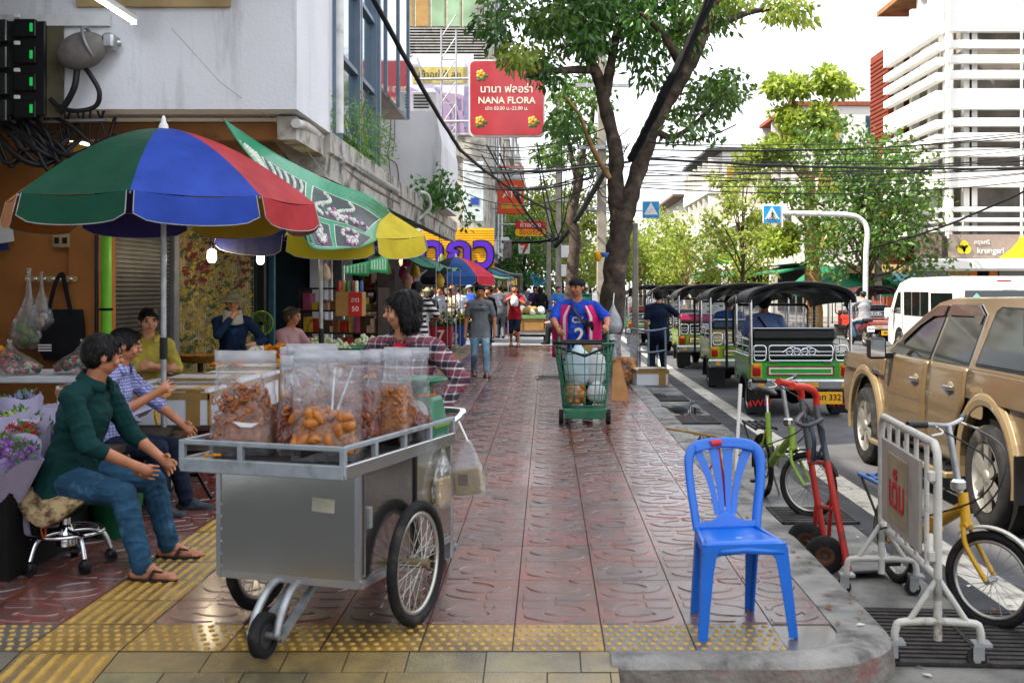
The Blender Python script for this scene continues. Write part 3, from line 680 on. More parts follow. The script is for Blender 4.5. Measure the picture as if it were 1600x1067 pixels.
b = MB(); q = random.Random(2); o = P(556, 238, 14.2)
for k in range(20):
    x, z = q.uniform(-.3, .35), q.uniform(.2, .6); yv = q.uniform(-1.2, 1.8)
    b.tube(spline([(0, yv * .5, -.1), (x * .5, yv * .6, z * .6), (x, yv, z)], 4), .006, M_lfy, 5)
b.build('stems', pl)
b = MB(); leaf_cloud(b, [(q.uniform(-.3, .3), q.uniform(-1.4, 2.2), q.uniform(-.05, .5)) for _ in range(40)], 1500, .2, .06, .012, M_lfy); b.build('foliage', pl)
pl = thing('creeper_plant', 'broad leaved green creeper trailing over the end of the ledge', 'plant', P(688, 305, 21.5))
b = MB(); b.tube(spline([(-.1, 0, -.3), (0, 0, .1), (.05, 0, .5)], 4), .015, M_lfd, 6); b.tube(spline([(0, 0, .1), (.3, .2, .1), (.5, .3, -.35)], 4), .012, M_lfd, 6); b.build('stems', pl)
b = MB(); q = random.Random(8)
leaf_cloud(b, [(q.uniform(-.5, .2), q.uniform(-.5, .5), q.uniform(-.25, .2)) for _ in range(16)] + [(.05, 0, .3), (0, 0, .48), (.38, .2, -.05), (.45, .2, -.3), (.5, .3, -.5)], 430, .2, .13, .05, M_lfd); b.build('foliage', pl)
# white plant-room box, louvres, hoarding
wb = thing('white_annex', 'white windowless annex standing on the ledge below the hoarding', 'building', P(640, 318, 22))
b = MB(); b.loft([[(-.65, 0, 0), (.6, 0, 0), (.62, 0, 1.2), (.5, 0, 1.78), (-.65, 0, 1.82)], [(-.65, 4, 0), (.6, 4, 0), (.62, 4, 1.2), (.5, 4, 1.78), (-.65, 4, 1.82)]], M_white, False); b.build('wall', wb)
b = MB(); b.box((.25, .5, 2.02), (.5, .5, .4), M_whitep, bev=.02); [b.box((.2, .245, 1.9 + k * .06), (.3, .02, .025), M_dark) for k in range(5)]; b.build('condenser', wb)
b = MB(); b.tube(spline([(-.35, -.03, 1.9), (-.38, -.03, 1.2), (-.42, -.03, .9), (-.25, -.03, .75), (-.2, -.03, .4)], 5), .008, M_blackcab, 5); b.tube(spline([(-.28, -.03, 1.9), (-.3, -.03, 1.1), (-.4, -.03, .95), (-.35, -.03, .4)], 5), .006, M_blackcab, 5); b.build('cable', wb)
tw = thing('shop_tower', 'greenish windowed block with dark louvres behind the hoarding', 'building', (-3.78, 39.0, -.28)); tw.scale = (1.18, 1.18, 1.18)
b = MB(); b.box((-.6, 3, 8.9), (4.0, 6, 12.2), M_whiteold); b.build('wall', tw)
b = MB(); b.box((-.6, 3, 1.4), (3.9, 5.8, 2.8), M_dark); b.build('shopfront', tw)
M_gg = mat('green_glass', '#7d9a7a', .15, vary=.3, scale=1.5)
for k in range(5):
    x = -.9 + k * .46
    w = MB(); w.box((x, -.03, 9.8), (.44, .06, 1.5), mat('window_frame', '#b8b49a', .6)); wo_ = w.build('window', tw)
    g = MB(); g.box((x, -.07, 9.82), (.36, .03, 1.3), random.choice([M_gg, M_gg, mat('orange_curtain', '#9a7a45', .5)])); g.build('pane', wo_)
b = MB(); b.box((.2, -.06, 8.6), (2.4, .05, 1.1), M_dark)
for k in range(13): b.box((.2, -.12, 8.1 + k * .083), (2.4, .05, .035), M_pvc)
b.build('louvres', tw)
hd = thing('hoarding', 'pale lilac hoarding with city skyline and yellow banner of black Thai text', 'billboard', P(690, 148, 38.2)); hd.scale = (1.232, 1.232, 1.232)
M_hsky = mat('hoarding_print', '#b9b4c8', .4, col2='#d6d2d8', scale=.7); M_hcity = mat('hoarding_city', '#7a6a90', .5, col2='#4c3d60', scale=5); M_hy = mat('hoarding_yellow', '#b0a25e', .5)
b = MB(); b.box((0, 0, 0), (1.75, .1, 2.2), M_hsky); b.build('panel', hd)
b = MB(); q = random.Random(4)
b.prism([(-.86, -1.05), (.86, -1.05), (.86, -.15), (.5, 0), (0, .05), (-.4, .0), (-.86, .2)], .051, .056, mat('hoarding_dusk', '#8d7a98', .5, col2='#a08aa0', scale=2), wallM((0, 0, 0), (1, 0, 0)))
for k in range(40): x = q.uniform(-.8, .8); h_ = q.uniform(.08, .4); b.box((x, -.058, -1.0 + q.random() * .7 + h_ / 2), (q.uniform(.02, .06), .004, h_), M_hcity)
for x in (-.1, .68): b.box((x, -.06, -.35), (.12, .006, 1.1), mat('hoarding_tower', '#9a98b8', .4))
b.build('skyline_print', hd)
b = MB(); b.box((-.05, -.062, .52), (1.5, .006, .44), M_hy); b.text('เข้าอยู่ได้ สุข', .25, M_blackpl, wallM((-.05, -.068, .52), (1, 0, 0)), .004); b.build('banner_text', hd)
b = MB()
for x in (.02, .42): b.tube([(x, -.3, -1.6), (x, -.3, 1.7)], .025, M_galv, 8)
for k in range(6): z = -1.5 + k * .6; b.tube([(.02, -.3, z), (.42, -.3, z + .6)], .016, M_galv, 6); b.tube([(.02, -.3, z), (.42, -.3, z)], .016, M_galv, 6)
b.build('truss', hd)
b = MB(); b.tube(spline([(-.9, -.2, 1.0), (-.65, -.4, .95), (-.5, -.4, .4), (-.4, -.35, -.6)], 5), .025, M_galv, 8); b.box((-.95, -.2, 1.05), (.3, .15, .1), M_grey); b.build('lamp_arm', hd)
# red shop sign
sg = thing('shop_sign', 'big red rounded sign NANA FLORA with gold flowers beside the tree', 'sign', P(792, 155, 29.0))
M_signred = mat('sign_red', '#8c1620', .25, col2='#a12a30', scale=1.2, coat=.4); M_signw = mat('sign_letter', '#d8c9bb', .5); M_gold = mat('sign_gold', '#c09a3a', .5, vary=.3, scale=20); M_sgreen = mat('sign_leaf', '#2c6a3a', .5)
W_ = wallM((0, 0, 0), (1, 0, 0))
b = MB(); b.prism(rrect(1.94, 1.96, .16, 5), -.12, .12, M_pvcw, W_); b.build('frame', sg)
b = MB(); b.prism(rrect(1.86, 1.88, .13, 5), .12, .16, M_signred, W_); b.build('face', sg)
b = MB(); tz = .163
b.text('นานา ฟลอร่า', .27, M_signw, wallM((0, -tz, .22), (1, 0, 0)), .012, bold=.012); b.text('NANA FLORA', .235, M_signw, wallM((0, -tz, -.07), (1, 0, 0)), .012, bold=.018, sx=1.0)
b.text('เปิด 03.00 น.-22.00 น.', .125, M_signw, wallM((0, -tz, -.27), (1, 0, 0)), .01, bold=.01); b.build('lettering', sg)
b = MB()
for cx, cz in ((-.66, .60), (.62, .62), (-.68, -.58), (.66, -.58)):
    for k in range(5): a = 2 * PI * k / 5; b.ell((cx + .065 * math.cos(a), -.165, cz + .065 * math.sin(a)), (.06, .02, .06), M_gold, 8, 6)
    b.ell((cx, -.18, cz), (.04, .02, .04), mat('sign_gold_deep', '#b5701f', .5), 8, 6)
    for k in range(3): a = -1.9 + k * .8; b.ell((cx + .14 * math.cos(a), -.16, cz + .14 * math.sin(a)), (.06, .012, .045), M_sgreen, 8, 5)
b.build('flower_motif', sg)
b = MB()
for z in (.55, -.55): b.tube([(-2.4, .25, z), (.6, .05, z)], .035, M_galv, 8)
b.tube([(-.3, .15, .9), (-.3, .15, -.9)], .03, M_galv, 8); b.build('bracket', sg)
# yellow corrugated sign with purple letters
sg = thing('shop_sign', 'yellow ribbed shop sign with fat purple Thai letters above the umbrella', 'sign', P(716, 388, 38.4)); sg.scale = (1.239, 1.239, 1.239)
M_sy = mat('sign_yellow', '#d79a0e', .5, vary=.12, scale=4); M_sp = mat('sign_purple', '#4a1fa0', .4); M_spd = mat('sign_purple_edge', '#1c0a3a', .5)
b = MB()
for k in range(16): b.box((0, 0, -.5 + k * .066), (1.98, .05, .058), M_sy, bev=.015)
b.box((0, .05, 0), (1.95, .05, 1.1), M_sy); b.build('face', sg)
b = MB(); b.text('ดกว', 1.25, M_spd, wallM((-.05, -.03, -.15), (1, 0, 0)), .05, bold=.05); b.build('letter_edge', sg)
b = MB(); b.text('ดกว', 1.25, M_sp, wallM((-.05, -.075, -.15), (1, 0, 0)), .05, bold=.02); b.build('lettering', sg)
# receding row of buildings on the left, further up the street
rowb = [(-2.3, 46.4, 7.8, 18, '#b9c3c4', 'tall pale blue grey block behind the orange bank sign'), (-2.5, 54.4, 10, 12, '#c9b9a6', 'cream low block far along the left pavement'), (-2.2, 64.6, 14, 16, '#b8b4ae', 'grey block further along the left pavement'), (-2.4, 79, 40, 13, '#cfcac0', 'farthest pale block at the end of the left row')]
for x, y0, dl, h_, c_, lab in rowb:
    t = thing('shop_block', lab, 'building', (x, y0, 0)); m_ = mat('block_' + c_, c_, .8, vary=.12, scale=1.0, dirt='#8a867e', dscale=.8)
    b = MB(); b.box((-4, dl / 2, h_ / 2), (8, dl, h_), m_)
    for z in range(3, int(h_), 3): b.box((.12, dl / 2, z), (.3, dl, .12), m_)
    b.build('wall', t)
    n = max(2, int(dl / 2.2))
    for z in range(3, int(h_) - 1, 3):
        for k in range(n):
            yv = dl * (k + .5) / n; c = MB(); c.box((.02, yv, z + 1.5), (.08, dl / n * .62, 1.5), M_alu); w = c.build('window', t)
            c = MB(); c.box((.045, yv, z + 1.5), (.06, dl / n * .54, 1.36), M_glassd); c.build('pane', w)
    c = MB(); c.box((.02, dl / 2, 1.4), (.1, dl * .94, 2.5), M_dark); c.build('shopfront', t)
    c = MB()
    for yv in (dl * .2, dl * .7): c.tube([(.22, yv, 2.8), (.22, yv, h_ - .3)], .05, M_pvcw, 6)
    c.build('pipework', t)
    q = random.Random(int(y0))
    for z in range(3, int(h_) - 1, 3): c = MB(); c.box((.35, q.uniform(.2, .8) * dl, z + .6), (.4, .8, .55), M_whitep, bev=.03); c.build('condenser', t)
# hanging shop signs further up
sg = thing('bank_sign', 'tall orange ATM sign hanging out over the pavement', 'sign', P(798, 297, 44.0)); M_or = mat('sign_orange', '#c8451a', .4, col2='#b73c1a', scale=2); M_oy = mat('sign_amber', '#c58a1e', .4)
b = MB(); b.box((0, 0, 0), (1.02, .22, 1.86), M_or, bev=.02); b.build('box', sg)
b = MB(); b.box((0, -.115, .62), (.98, .02, .5), M_pvcw); b.torus((0, -.13, .66), .13, .022, M_grey, 'Y'); b.text('ธนาคารธนชาต', .13, M_grey, wallM((0, -.13, .47), (1, 0, 0)), .01); b.build('logo_panel', sg)
b = MB(); b.text('ATM', .36, M_signw, wallM((.06, -.115, -.2), (1, 0, 0)), .02, bold=.015); b.box((.05, -.118, -.64), (.84, .016, .2), M_oy); b.text('ธนาคาร', .16, M_signw, wallM((.02, -.115, .13), (1, 0, 0)), .01)
b.text('พร้อม', .12, M_or, wallM((.2, -.128, -.64), (1, 0, 0)), .01); b.build('lettering', sg)
b = MB(); b.tube([(-1.3, .1, .7), (-.4, .1, .7)], .04, M_galv); b.tube([(-1.3, .1, -.7), (-.4, .1, -.7)], .04, M_galv); b.build('bracket', sg)
sg = thing('gold_shop_sign', 'red and yellow oval Thai sign hanging above the crowd', 'sign', P(829, 358, 50.0)); M_r2 = mat('sign_scarlet', '#b51a1c', .4); M_y2 = mat('sign_bright_yellow', '#d9a716', .4)
b = MB(); b.prism(rrect(1.36, .36, .17, 5), -.06, .06, M_r2, wallM((0, 0, .17), (1, 0, 0))); b.build('upper_panel', sg); b = MB(); b.prism(rrect(1.36, .36, .17, 5), -.055, .055, M_y2, wallM((0, 0, -.14), (1, 0, 0))); b.build('lower_panel', sg)
b = MB(); b.text('ห้างทอง', .29, M_signw, wallM((0, -.062, .17), (1, 0, 0)), .01, bold=.012); b.text('ชัยเจริญ', .3, M_r2, wallM((0, -.058, -.15), (1, 0, 0)), .01, bold=.012); b.build('lettering', sg)
b = MB(); b.tube([(-2.3, .0, .2), (-.5, 0, .2)], .04, M_galv); b.build('bracket', sg)
sg = thing('store_sign', 'white convenience store sign with orange and red figure 7', 'sign', P(819, 387, 52.0)); W_ = wallM((0, -.08, 0), (1, 0, 0))
b = MB(); b.prism([(-.33, .33), (-.28, -.33), (.28, -.33), (.33, .33)], -.07, .07, mat('sign_store_green', '#1c6b45', .4), wallM((0, 0, 0), (1, 0, 0))); b.build('box', sg)
b = MB(); b.prism([(-.28, .28), (-.24, -.28), (.24, -.28), (.28, .28)], .0, .01, M_whitep, W_); b.build('face', sg)
b = MB(); b.prism([(-.2, .2), (.2, .2), (.2, .1), (-.2, .1)], .01, .02, M_or, W_); b.prism([(.05, .1), (.2, .1), (.02, -.25), (-.1, -.25)], .01, .02, M_r2, W_); b.text('ELEVEN', .1, mat('sign_store_green', '#1c6b45'), wallM((.0, -.102, -.06), (1, 0, 0)), .006, bold=.01); b.build('logo', sg)
b = MB(); b.tube([(-2.3, 0, .2), (-.3, 0, .2)], .04, M_galv); b.build('bracket', sg)
sg = thing('banner_sign', 'narrow dark blue hanging banner beyond the yellow sign', 'sign', P(793, 390, 42)); b = MB(); b.box((0, 0, 0), (.3, .05, .62), mat('banner_blue', '#39406a', .6, col2='#8a7a5a', scale=6)); b.build('banner', sg)
b = MB(); b.tube([(-.8, 0, .33), (.18, 0, .33)], .02, M_galv, 6); b.build('bracket', sg)
sg = thing('wall_sign', 'pale blue panel sign with small blue logo on the left block', 'sign', P(740, 300, 36)); b = MB(); b.box((0, 0, 0), (.66, .15, 1.9), mat('sign_pale', '#b9c4c8', .5), bev=.02); b.build('panel', sg); b = MB(); b.box((.04, -.085, -.3), (.26, .02, .22), mat('logo_blue', '#24459a', .5)); b.build('logo', sg)
# ================================================================== trees, poles, cables, right side of the street
M_bark = mat('dark_bark', '#4a4038', .9, vary=.4, scale=7, bump=1.0, bscale=28, dirt='#7a6a58', dscale=3, dthr=.6)
M_barkl = mat('pale_bark', '#9a7a50', .9, vary=.3, scale=6, bump=.8, bscale=25, dirt='#6a553c', dscale=3)
M_lf1 = leafmat('tree_leaf', '#24441a', '#4a7a2c', .3, .35); M_lf2 = leafmat('tree_leaf_bright', '#55701f', '#8f9f3c', .4, .4)
M_lf3 = leafmat('tree_leaf_olive', '#5c702c', '#9aa84c', .5, .4); M_lf4 = leafmat('tree_leaf_mid', '#2c4d1c', '#587a2c', .38, .32)
def limb(b, pts, r0, r1, m, n=9, k=5):
    p = spline(pts, k); b.tube(p, [(r0 + (r1 - r0) * i / (len(p) - 1)) * (1 + .09 * math.sin(i * 2.3 + r0 * 90) + .05 * math.sin(i * 5.1)) for i in range(len(p))], m, n); return b
# main street tree with a forked trunk; leaves hang in clumps with gaps
TY = 19.4
mt = thing('street_tree', 'big dark forked street tree rising from the pavement behind the vendor', 'tree', (1.03, TY, 0))
o = Vector((1.03, TY, 0)); pp = lambda x, y, d=0: P(x, y, TY + d) - o
b = MB()
limb(b, [(0, 0, -.1), pp(950, 560), pp(957, 470), pp(964, 400), pp(972, 345), pp(972, 322)], .235, .18, M_bark, 14)
for k in range(5): a = 2 * PI * k / 5 + .4; limb(b, [(.36 * math.cos(a), .36 * math.sin(a), -.05), (.2 * math.cos(a), .2 * math.sin(a), .16), (.1 * math.cos(a), .1 * math.sin(a), .6)], .07, .1, M_bark, 8)
b.build('trunk', mt)
b = MB()
limb(b, [pp(966, 345), pp(962, 290), pp(962, 236), pp(945, 166), pp(932, 115), pp(908, 72), pp(880, 20), pp(850, -60)], .155, .05, M_bark, 12)
limb(b, [pp(944, 160), pp(953, 110), pp(962, 60), pp(975, 0), pp(985, -90)], .10, .04, M_bark, 10)
limb(b, [pp(976, 345), pp(985, 305), pp(1008, 236), pp(1030, 182), pp(1062, 130), pp(1084, 92), pp(1110, 30), pp(1150, -60)], .165, .07, M_bark, 12)
limb(b, [pp(1020, 200, .1), pp(1050, 215, .6), pp(1090, 190, .9), pp(1130, 150, 1.0)], .07, .03, M_bark, 8)
limb(b, [pp(1070, 118), pp(1040, 60, -.8), pp(1000, 20, -1)], .09, .03, M_bark, 8)
limb(b, [pp(930, 110), pp(880, 110, -.8), pp(820, 120, -1.2)], .08, .03, M_bark, 8)
limb(b, [pp(952, 278, -.2), pp(925, 230, -.5), pp(905, 180, -.7), pp(880, 150, -.9)], .05, .025, M_barkl, 8)
limb(b, [pp(1100, 50), pp(1170, 20, .4), pp(1240, 10, .6)], .07, .03, M_bark, 8)
b.build('limbs', mt)
b = MB(); q = random.Random(21); rg = np.random.default_rng(5)
def clump(cx, cy, rx, ry, n, m_, d=0.0, dd=1.2, r=.34):
    cs = [pp(cx + q.gauss(0, rx * .5), cy + q.gauss(0, ry * .5), d + q.uniform(-dd, dd)) for _ in range(max(3, int(n / 55)))]
    leaf_cloud(b, cs, int(n * .92), r, .168, .04, m_, .75, rg, .75)
for a in ((812, 88, 44, 10, 480, M_lf2, -1), (856, 112, 18, 10, 240, M_lf1, -1), (775, 20, 30, 30, 260, M_lf1, 0), (860, 30, 60, 34, 1150, M_lf4, 0), (935, 15, 60, 40, 1300, M_lf1, .4), (1010, 25, 60, 44, 1200, M_lf1, .2),
          (1085, 30, 50, 36, 900, M_lf4, .5), (905, 70, 40, 18, 480, M_lf1, -.4), (990, 85, 34, 20, 300, M_lf1, .9), (1022, 118, 14, 22, 130, M_lf1, .9), (1125, 138, 40, 16, 620, M_lf4, 1), (1085, 178, 34, 26, 420, M_lf4, .6), (1060, 205, 16, 12, 110, M_lf4, .4),
          (1215, 14, 44, 10, 420, M_lf2, .6), (1150, 0, 44, 22, 520, M_lf2, .5), (890, 200, 26, 10, 210, M_lf1, -.4), (880, -70, 110, 40, 1200, M_lf4, 0), (1040, -70, 120, 40, 1300, M_lf4, 0), (1180, -80, 70, 40, 500, M_lf2, .3), (752, 40, 10, 40, 150, M_lf1, .2), (1045, 75, 26, 20, 260, M_lf4, .7)):
    clump(*a)
b.build('crown', mt)
off = thing('tree_offering', 'small blue bowl and yellow cloth tied to the big tree trunk', 'offering', P(944, 399, 19.05))
b = MB(); b.lathe([(.05, -.03), (.085, .04), (.08, .045), (.01, .0)], mat('blue_bowl', '#2a64b0', .4), 16); b.build('bowl', off); b = MB(); b.ell((-.1, -.02, -.02), (.06, .05, .09), mat('yellow_cloth', '#d39a1a', .8)); b.build('cloth', off)
def tree(label, base, h, r, m_, n, leaf=.22, trunk=None, tr=.14, name='street_tree', seed=0, lean=0.0, group=None, clumps=9, zs=.9, low=.35, gap=.5):
    t = thing(name, label, 'tree', base, 0, group); q = random.Random(seed); rg = np.random.default_rng(seed)
    b = MB(); limb(b, [(0, 0, -.1), (lean * .2, 0, h * .2), (lean * .6 + q.uniform(-.2, .2), 0, h * .42), (lean, 0, h * .62)], tr, tr * .55, trunk or M_bark, 10); b.build('trunk', t)
    b = MB(); cs = []
    for k in range(clumps):
        a = 2 * PI * (k * .382); z = h * (low + (1 - low) * ((k + .5) / clumps) ** .9); rr = r * math.sqrt(max(.12, 1 - ((z / h - .62) / .48) ** 2)) * q.uniform(.55, 1.0)
        c = Vector((lean + rr * math.cos(a), rr * math.sin(a), z)); cs.append(c)
        limb(b, [(lean * .6, 0, max(h * .3, z * .55)), (lean + (c.x - lean) * .5, c.y * .5, z * .85), c], tr * .42, tr * .1, trunk or M_bark, 6, 4)
    b.build('limbs', t)
    b = MB()
    for c in cs:
        sub = [c + Vector((q.gauss(0, r * .24), q.gauss(0, r * .24), q.gauss(0, r * .2))) for _ in range(8)]
        leaf_cloud(b, sub, n // clumps, r * .26 * gap * 2, leaf, leaf * .3, m_, .35, rg, zs)
    b.build('crown', t); return t
tree('dense green tree growing before the white car park', (10.6, 37.5, 0), 6.4, 1.95, M_lf4, 6200, .22, tr=.16, seed=3, clumps=18, gap=.75)
g_ = 'street trees across the road'
# tall sparse pale trunked tree
ps = thing('street_tree', 'tall sparse tree with pale crooked trunk right of the crossing sign', 'tree', (9.7, 41, 0)); o2 = Vector((9.7, 41, 0)); p2 = lambda x, y, d=0: P(x, y, 41 + d) - o2
b = MB(); limb(b, [(0, 0, 0), p2(1270, 430), p2(1268, 350), p2(1262, 280), p2(1248, 262)], .32, .2, M_barkl, 12); b.build('trunk', ps)
b = MB()
limb(b, [p2(1262, 285), p2(1240, 255), p2(1228, 220), p2(1240, 170), p2(1236, 130)], .16, .05, M_barkl); limb(b, [p2(1265, 290), p2(1285, 230), p2(1290, 180), p2(1310, 140)], .12, .04, M_barkl); limb(b, [p2(1245, 262), p2(1225, 240), p2(1222, 200)], .1, .03, M_barkl); limb(b, [p2(1268, 360), p2(1240, 330), p2(1230, 300)], .08, .03, M_barkl)
b.build('limbs', ps)
b = MB(); rg = np.random.default_rng(9); q = random.Random(9)
for cx, cy, rx, ry, n in ((1245, 135, 34, 16, 260), (1290, 125, 28, 16, 260), (1315, 135, 22, 10, 160), (1215, 140, 16, 10, 120), (1230, 185, 26, 20, 220), (1285, 175, 26, 18, 240), (1220, 235, 30, 16, 260), (1275, 220, 24, 20, 220), (1190, 245, 22, 8, 120), (1225, 380, 30, 26, 340), (1210, 300, 14, 12, 80)):
    leaf_cloud(b, [p2(cx + q.gauss(0, rx * .5), cy + q.gauss(0, ry * .5), q.uniform(-1, 1)) for _ in range(7)], int(n * 2.6), .42, .28, .085, M_lf2, .3, rg)
b.build('crown', ps)
tree('slim mid green tree in front of the white balconied block', (8.6, 50, 0), 6.9, 1.25, M_lf3, 2500, .24, tr=.11, seed=5, clumps=12, low=.42)
tree('bushy yellow green tree by the green banner', (9.6, 57, 0), 4.4, 1.7, M_lf2, 2200, .24, tr=.1, seed=6, clumps=9)
tree('yellowing sparse tree beyond the row of tuk tuks', (7.9, 64, 0), 5.6, 1.9, M_lf2, 1900, .26, tr=.12, seed=7, clumps=10, trunk=M_barkl)
tree('rounded green tree behind the far crossing sign', (6.6, 80, 0), 5.6, 2.8, M_lf2, 3200, .32, tr=.14, seed=8, clumps=10, trunk=M_barkl)
tree('far low tree straight up the road', (8.6, 100, 0), 6.2, 3.6, M_lf3, 4000, .4, tr=.16, seed=9, clumps=9)
tree('farthest pale green tree at the end of the road', (4.5, 118, 0), 6.0, 3.8, M_lf3, 3400, .46, tr=.18, seed=10, clumps=9)
tree('yellow green tree over the far left pavement', (-.6, 62, 0), 6.2, 2.3, M_lf2, 4200, .3, tr=.12, seed=11, clumps=9, trunk=M_barkl)
tree('dark feathery conifer like tree beyond the crowd', (-1.1, 54, 0), 4.8, 1.4, M_lf1, 2400, .22, tr=.1, seed=12, clumps=12, low=.2)
tree('green tree behind the concrete poles', (1.0, 74, 0), 7.6, 2.8, M_lf3, 4400, .34, tr=.14, seed=13, clumps=10)
st = thing('street_tree', 'bent bare trunked tree standing behind the vendor by the poles', 'tree', (.72, 34.0, 0)); o3 = Vector((.72, 34, 0)); p3 = lambda x, y, d=0: P(x, y, 34 + d) - o3
b = MB(); limb(b, [(0, 0, 0), p3(893, 440), p3(899, 370), p3(893, 340), p3(903, 290), p3(910, 240)], .2, .12, M_bark, 10); b.build('trunk', st)
b = MB(); limb(b, [p3(903, 290), p3(890, 230), p3(880, 180)], .1, .04, M_bark); limb(b, [p3(910, 240), p3(925, 190), p3(930, 120)], .1, .04, M_bark); b.build('limbs', st)
b = MB(); leaf_cloud(b, [p3(cx + q.gauss(0, 14), cy + q.gauss(0, 10), q.uniform(-1, 1)) for cx, cy in ((885, 150), (905, 120), (870, 240), (925, 250), (930, 150), (880, 180), (900, 210)) for _ in range(5)], 2000, .45, .2, .055, M_lf4, .4, rg); b.build('crown', st)
# poles
M_conc = mat('pole_concrete', '#8e897e', .85, vary=.2, scale=5, bump=.3, bscale=50, dirt='#6a665c', dscale=3)
def pole(label, p, h, w=.24, arms=(), box=False, group=None):
    t = thing('utility_pole', label, 'pole', p); b = MB(); b.box((0, 0, h / 2), (w, w, h), M_conc, top=.75, bev=.02); b.build('shaft', t)
    for z, l in arms: b = MB(); b.box((0, -w * .6, z), (l, .08, .09), M_galv); b.build('crossarm', t)
    if box:
        for z in box: b = MB(); b.box((w * .9, -w * .5, z), (.3, .2, .45), M_pvcw, bev=.02); b.build('meter_box', t)
    return t
pole('square concrete pole just left of the big tree trunk', (1.42, 29.5, 0), 8.6, .27, ((5.2, 1.2), (6.8, 1.4)), group=None)
pole('paler concrete pole with meter boxes hung with black cables', (.42, 42, 0), 8.5, .26, ((4.8, 1.0),), (2.9, 2.2))
pole('thin yellowish pole left of the meter box pole', (.05, 44, 0), 5.2, .2)
pole('leaning weathered post beside the street lamp across the road', P(1372, 470, 38), 4.3, .22)
pole('thin concrete post close behind the vendor by the tree', (1.75, 22.5, -.15), 3.0, .14)
pole('far pole against the trees up the road', (3.2, 70, 0), 8, .25, ((6.5, 1.6),))
# street lamp gantry with crossing sign
M_signb = mat('crossing_blue', '#1c86bd', .4)
def crossing(name, label, p, s_, walker=True):
    t = thing('crossing_sign', label, 'sign', p); W = wallM((0, -.05, 0), (1, 0, 0))
    b = MB(); b.box((0, 0, 0), (s_, .06, s_), M_pvcw, bev=.01); b.build('board', t)
    b = MB(); b.prism(rrect(s_ * .93, s_ * .93, .03), .002, .008, M_signb, wallM((0, -.03, 0), (1, 0, 0))); b.build('blue_field', t)
    b = MB(); b.prism([(-.4 * s_, -.28 * s_), (.4 * s_, -.28 * s_), (0, .42 * s_)], -.012, -.002, M_pvcw, W); b.build('triangle', t)
    if walker:
        b = MB(); 
        for pts in (((0, .12), (0, -.06)), ((0, -.06), (-.07, -.2)), ((0, -.06), (.07, -.2)), ((0, .08), (.08, -.02)), ((0, .08), (-.07, 0))): b.tube([(x * s_, -.07, z * s_) for x, z in pts], .025 * s_, M_blackpl, 6)
        b.ell((0, -.07, .17 * s_), .035 * s_, M_blackpl, 8, 6)
        for k in range(5): b.box((-.26 * s_ + k * .13 * s_, -.07, -.24 * s_), (.06 * s_, .02, .05 * s_), M_blackpl, ry=.3)
        b.build('walker_figure', t)
    return t
crossing('a', 'blue pedestrian crossing sign hanging from the curved lamp arm', P(1206, 335, 35), .56)
crossing('b', 'faded blue crossing sign with blank white triangle right of the big tree', P(1017, 328, 47), .72, False)
lp = thing('sign_gantry', 'grey curved pole arm holding the crossing sign over the road', 'pole', P(1352, 470, 35)); o = P(1352, 470, 35)
b = MB(); b.tube([p - o for p in spline([P(1352, 480, 35), P(1353, 400, 35), P(1355, 360, 35), P(1345, 343, 35), P(1325, 336, 35), P(1270, 334, 35), P(1222, 333, 35)], 6)], .08, M_pvcw, 10); b.build('pole', lp)
b = MB(); b.box(P(1222, 335, 35) - o, (.05, .05, .8), M_pvcw); b.build('bracket', lp)
lp = thing('sign_gantry', 'thin grey arm reaching from the pole to the blank crossing sign', 'pole', P(896, 328, 47)); o = P(896, 328, 47)
b = MB(); b.tube([(0, 0, 0), P(1006, 330, 47) - o], .03, M_grey, 8); b.tube([(0, 0, -2.4), (0, 0, .2)], .06, M_grey, 8); b.build('pole', lp)
# white car park on the corner across the road
cp = thing('car_park', 'white banded multi storey building with bank shop on the corner', 'building')
M_wh = mat('bright_white', '#dcdcd9', .7, vary=.05, scale=1, dirt='#bdbbb5', dscale=1.2, dthr=.64); M_cav = mat('parking_void', '#8f8a82', .9, vary=.3, scale=1); M_brick = mat('red_cladding', '#7a3a28', .8, vary=.2, scale=3)
CX, CY = 14.05, 40.0        # the corner
DP = 6.3
b = MB(); b.box((CX + 10.2, CY + .9 + DP / 2, 6.2), (18, DP - .6, 12.2), M_cav); b.build('inner_walls', cp)
bands = [(3.55, 3.72), (3.88, 4.02), (4.24, 4.40)]
for k in range(3):
    z0 = 5.10 + k * 2.73
    bands += [(z0, z0 + .72)] + ([(z0 + 1.07, z0 + 1.36), (z0 + 1.62, z0 + 1.90), (z0 + 2.14, z0 + 2.42)] if k < 2 else [])
bands += [(11.27, 13.0)]
for z0, z1 in bands:
    c = MB(); c.box((CX + 10, CY - .12, (z0 + z1) / 2), (20, .3, z1 - z0), M_wh, bev=.01); c.box((CX - .12, CY + DP / 2 + .14, (z0 + z1) / 2 - (.55 if z1 > 12 else 0)), (.3, DP, (z1 - z0) * (.34 if z1 > 12 else 1)), M_wh, bev=.01); c.build('parapet_band', cp)
b = MB()
for x in (CX + .2, CX + .85, CX + 1.05, CX + 3.6, CX + 6.5): b.box((x, CY + .28, 7.9), (.28, .3, 9.0), M_wh)
for yv in (CY + 2.1, CY + 4.2, CY + 6.2): b.box((CX + .28, yv, 7.9), (.3, .3, 9), M_wh)
b.build('columns', cp)
b = MB()
for x in (CX - .02, CX + 2.55): b.tube([(x, CY - .36, 3.3), (x, CY - .36, 12.2)], .05, M_pvcw, 6)
b.build('downpipe', cp)
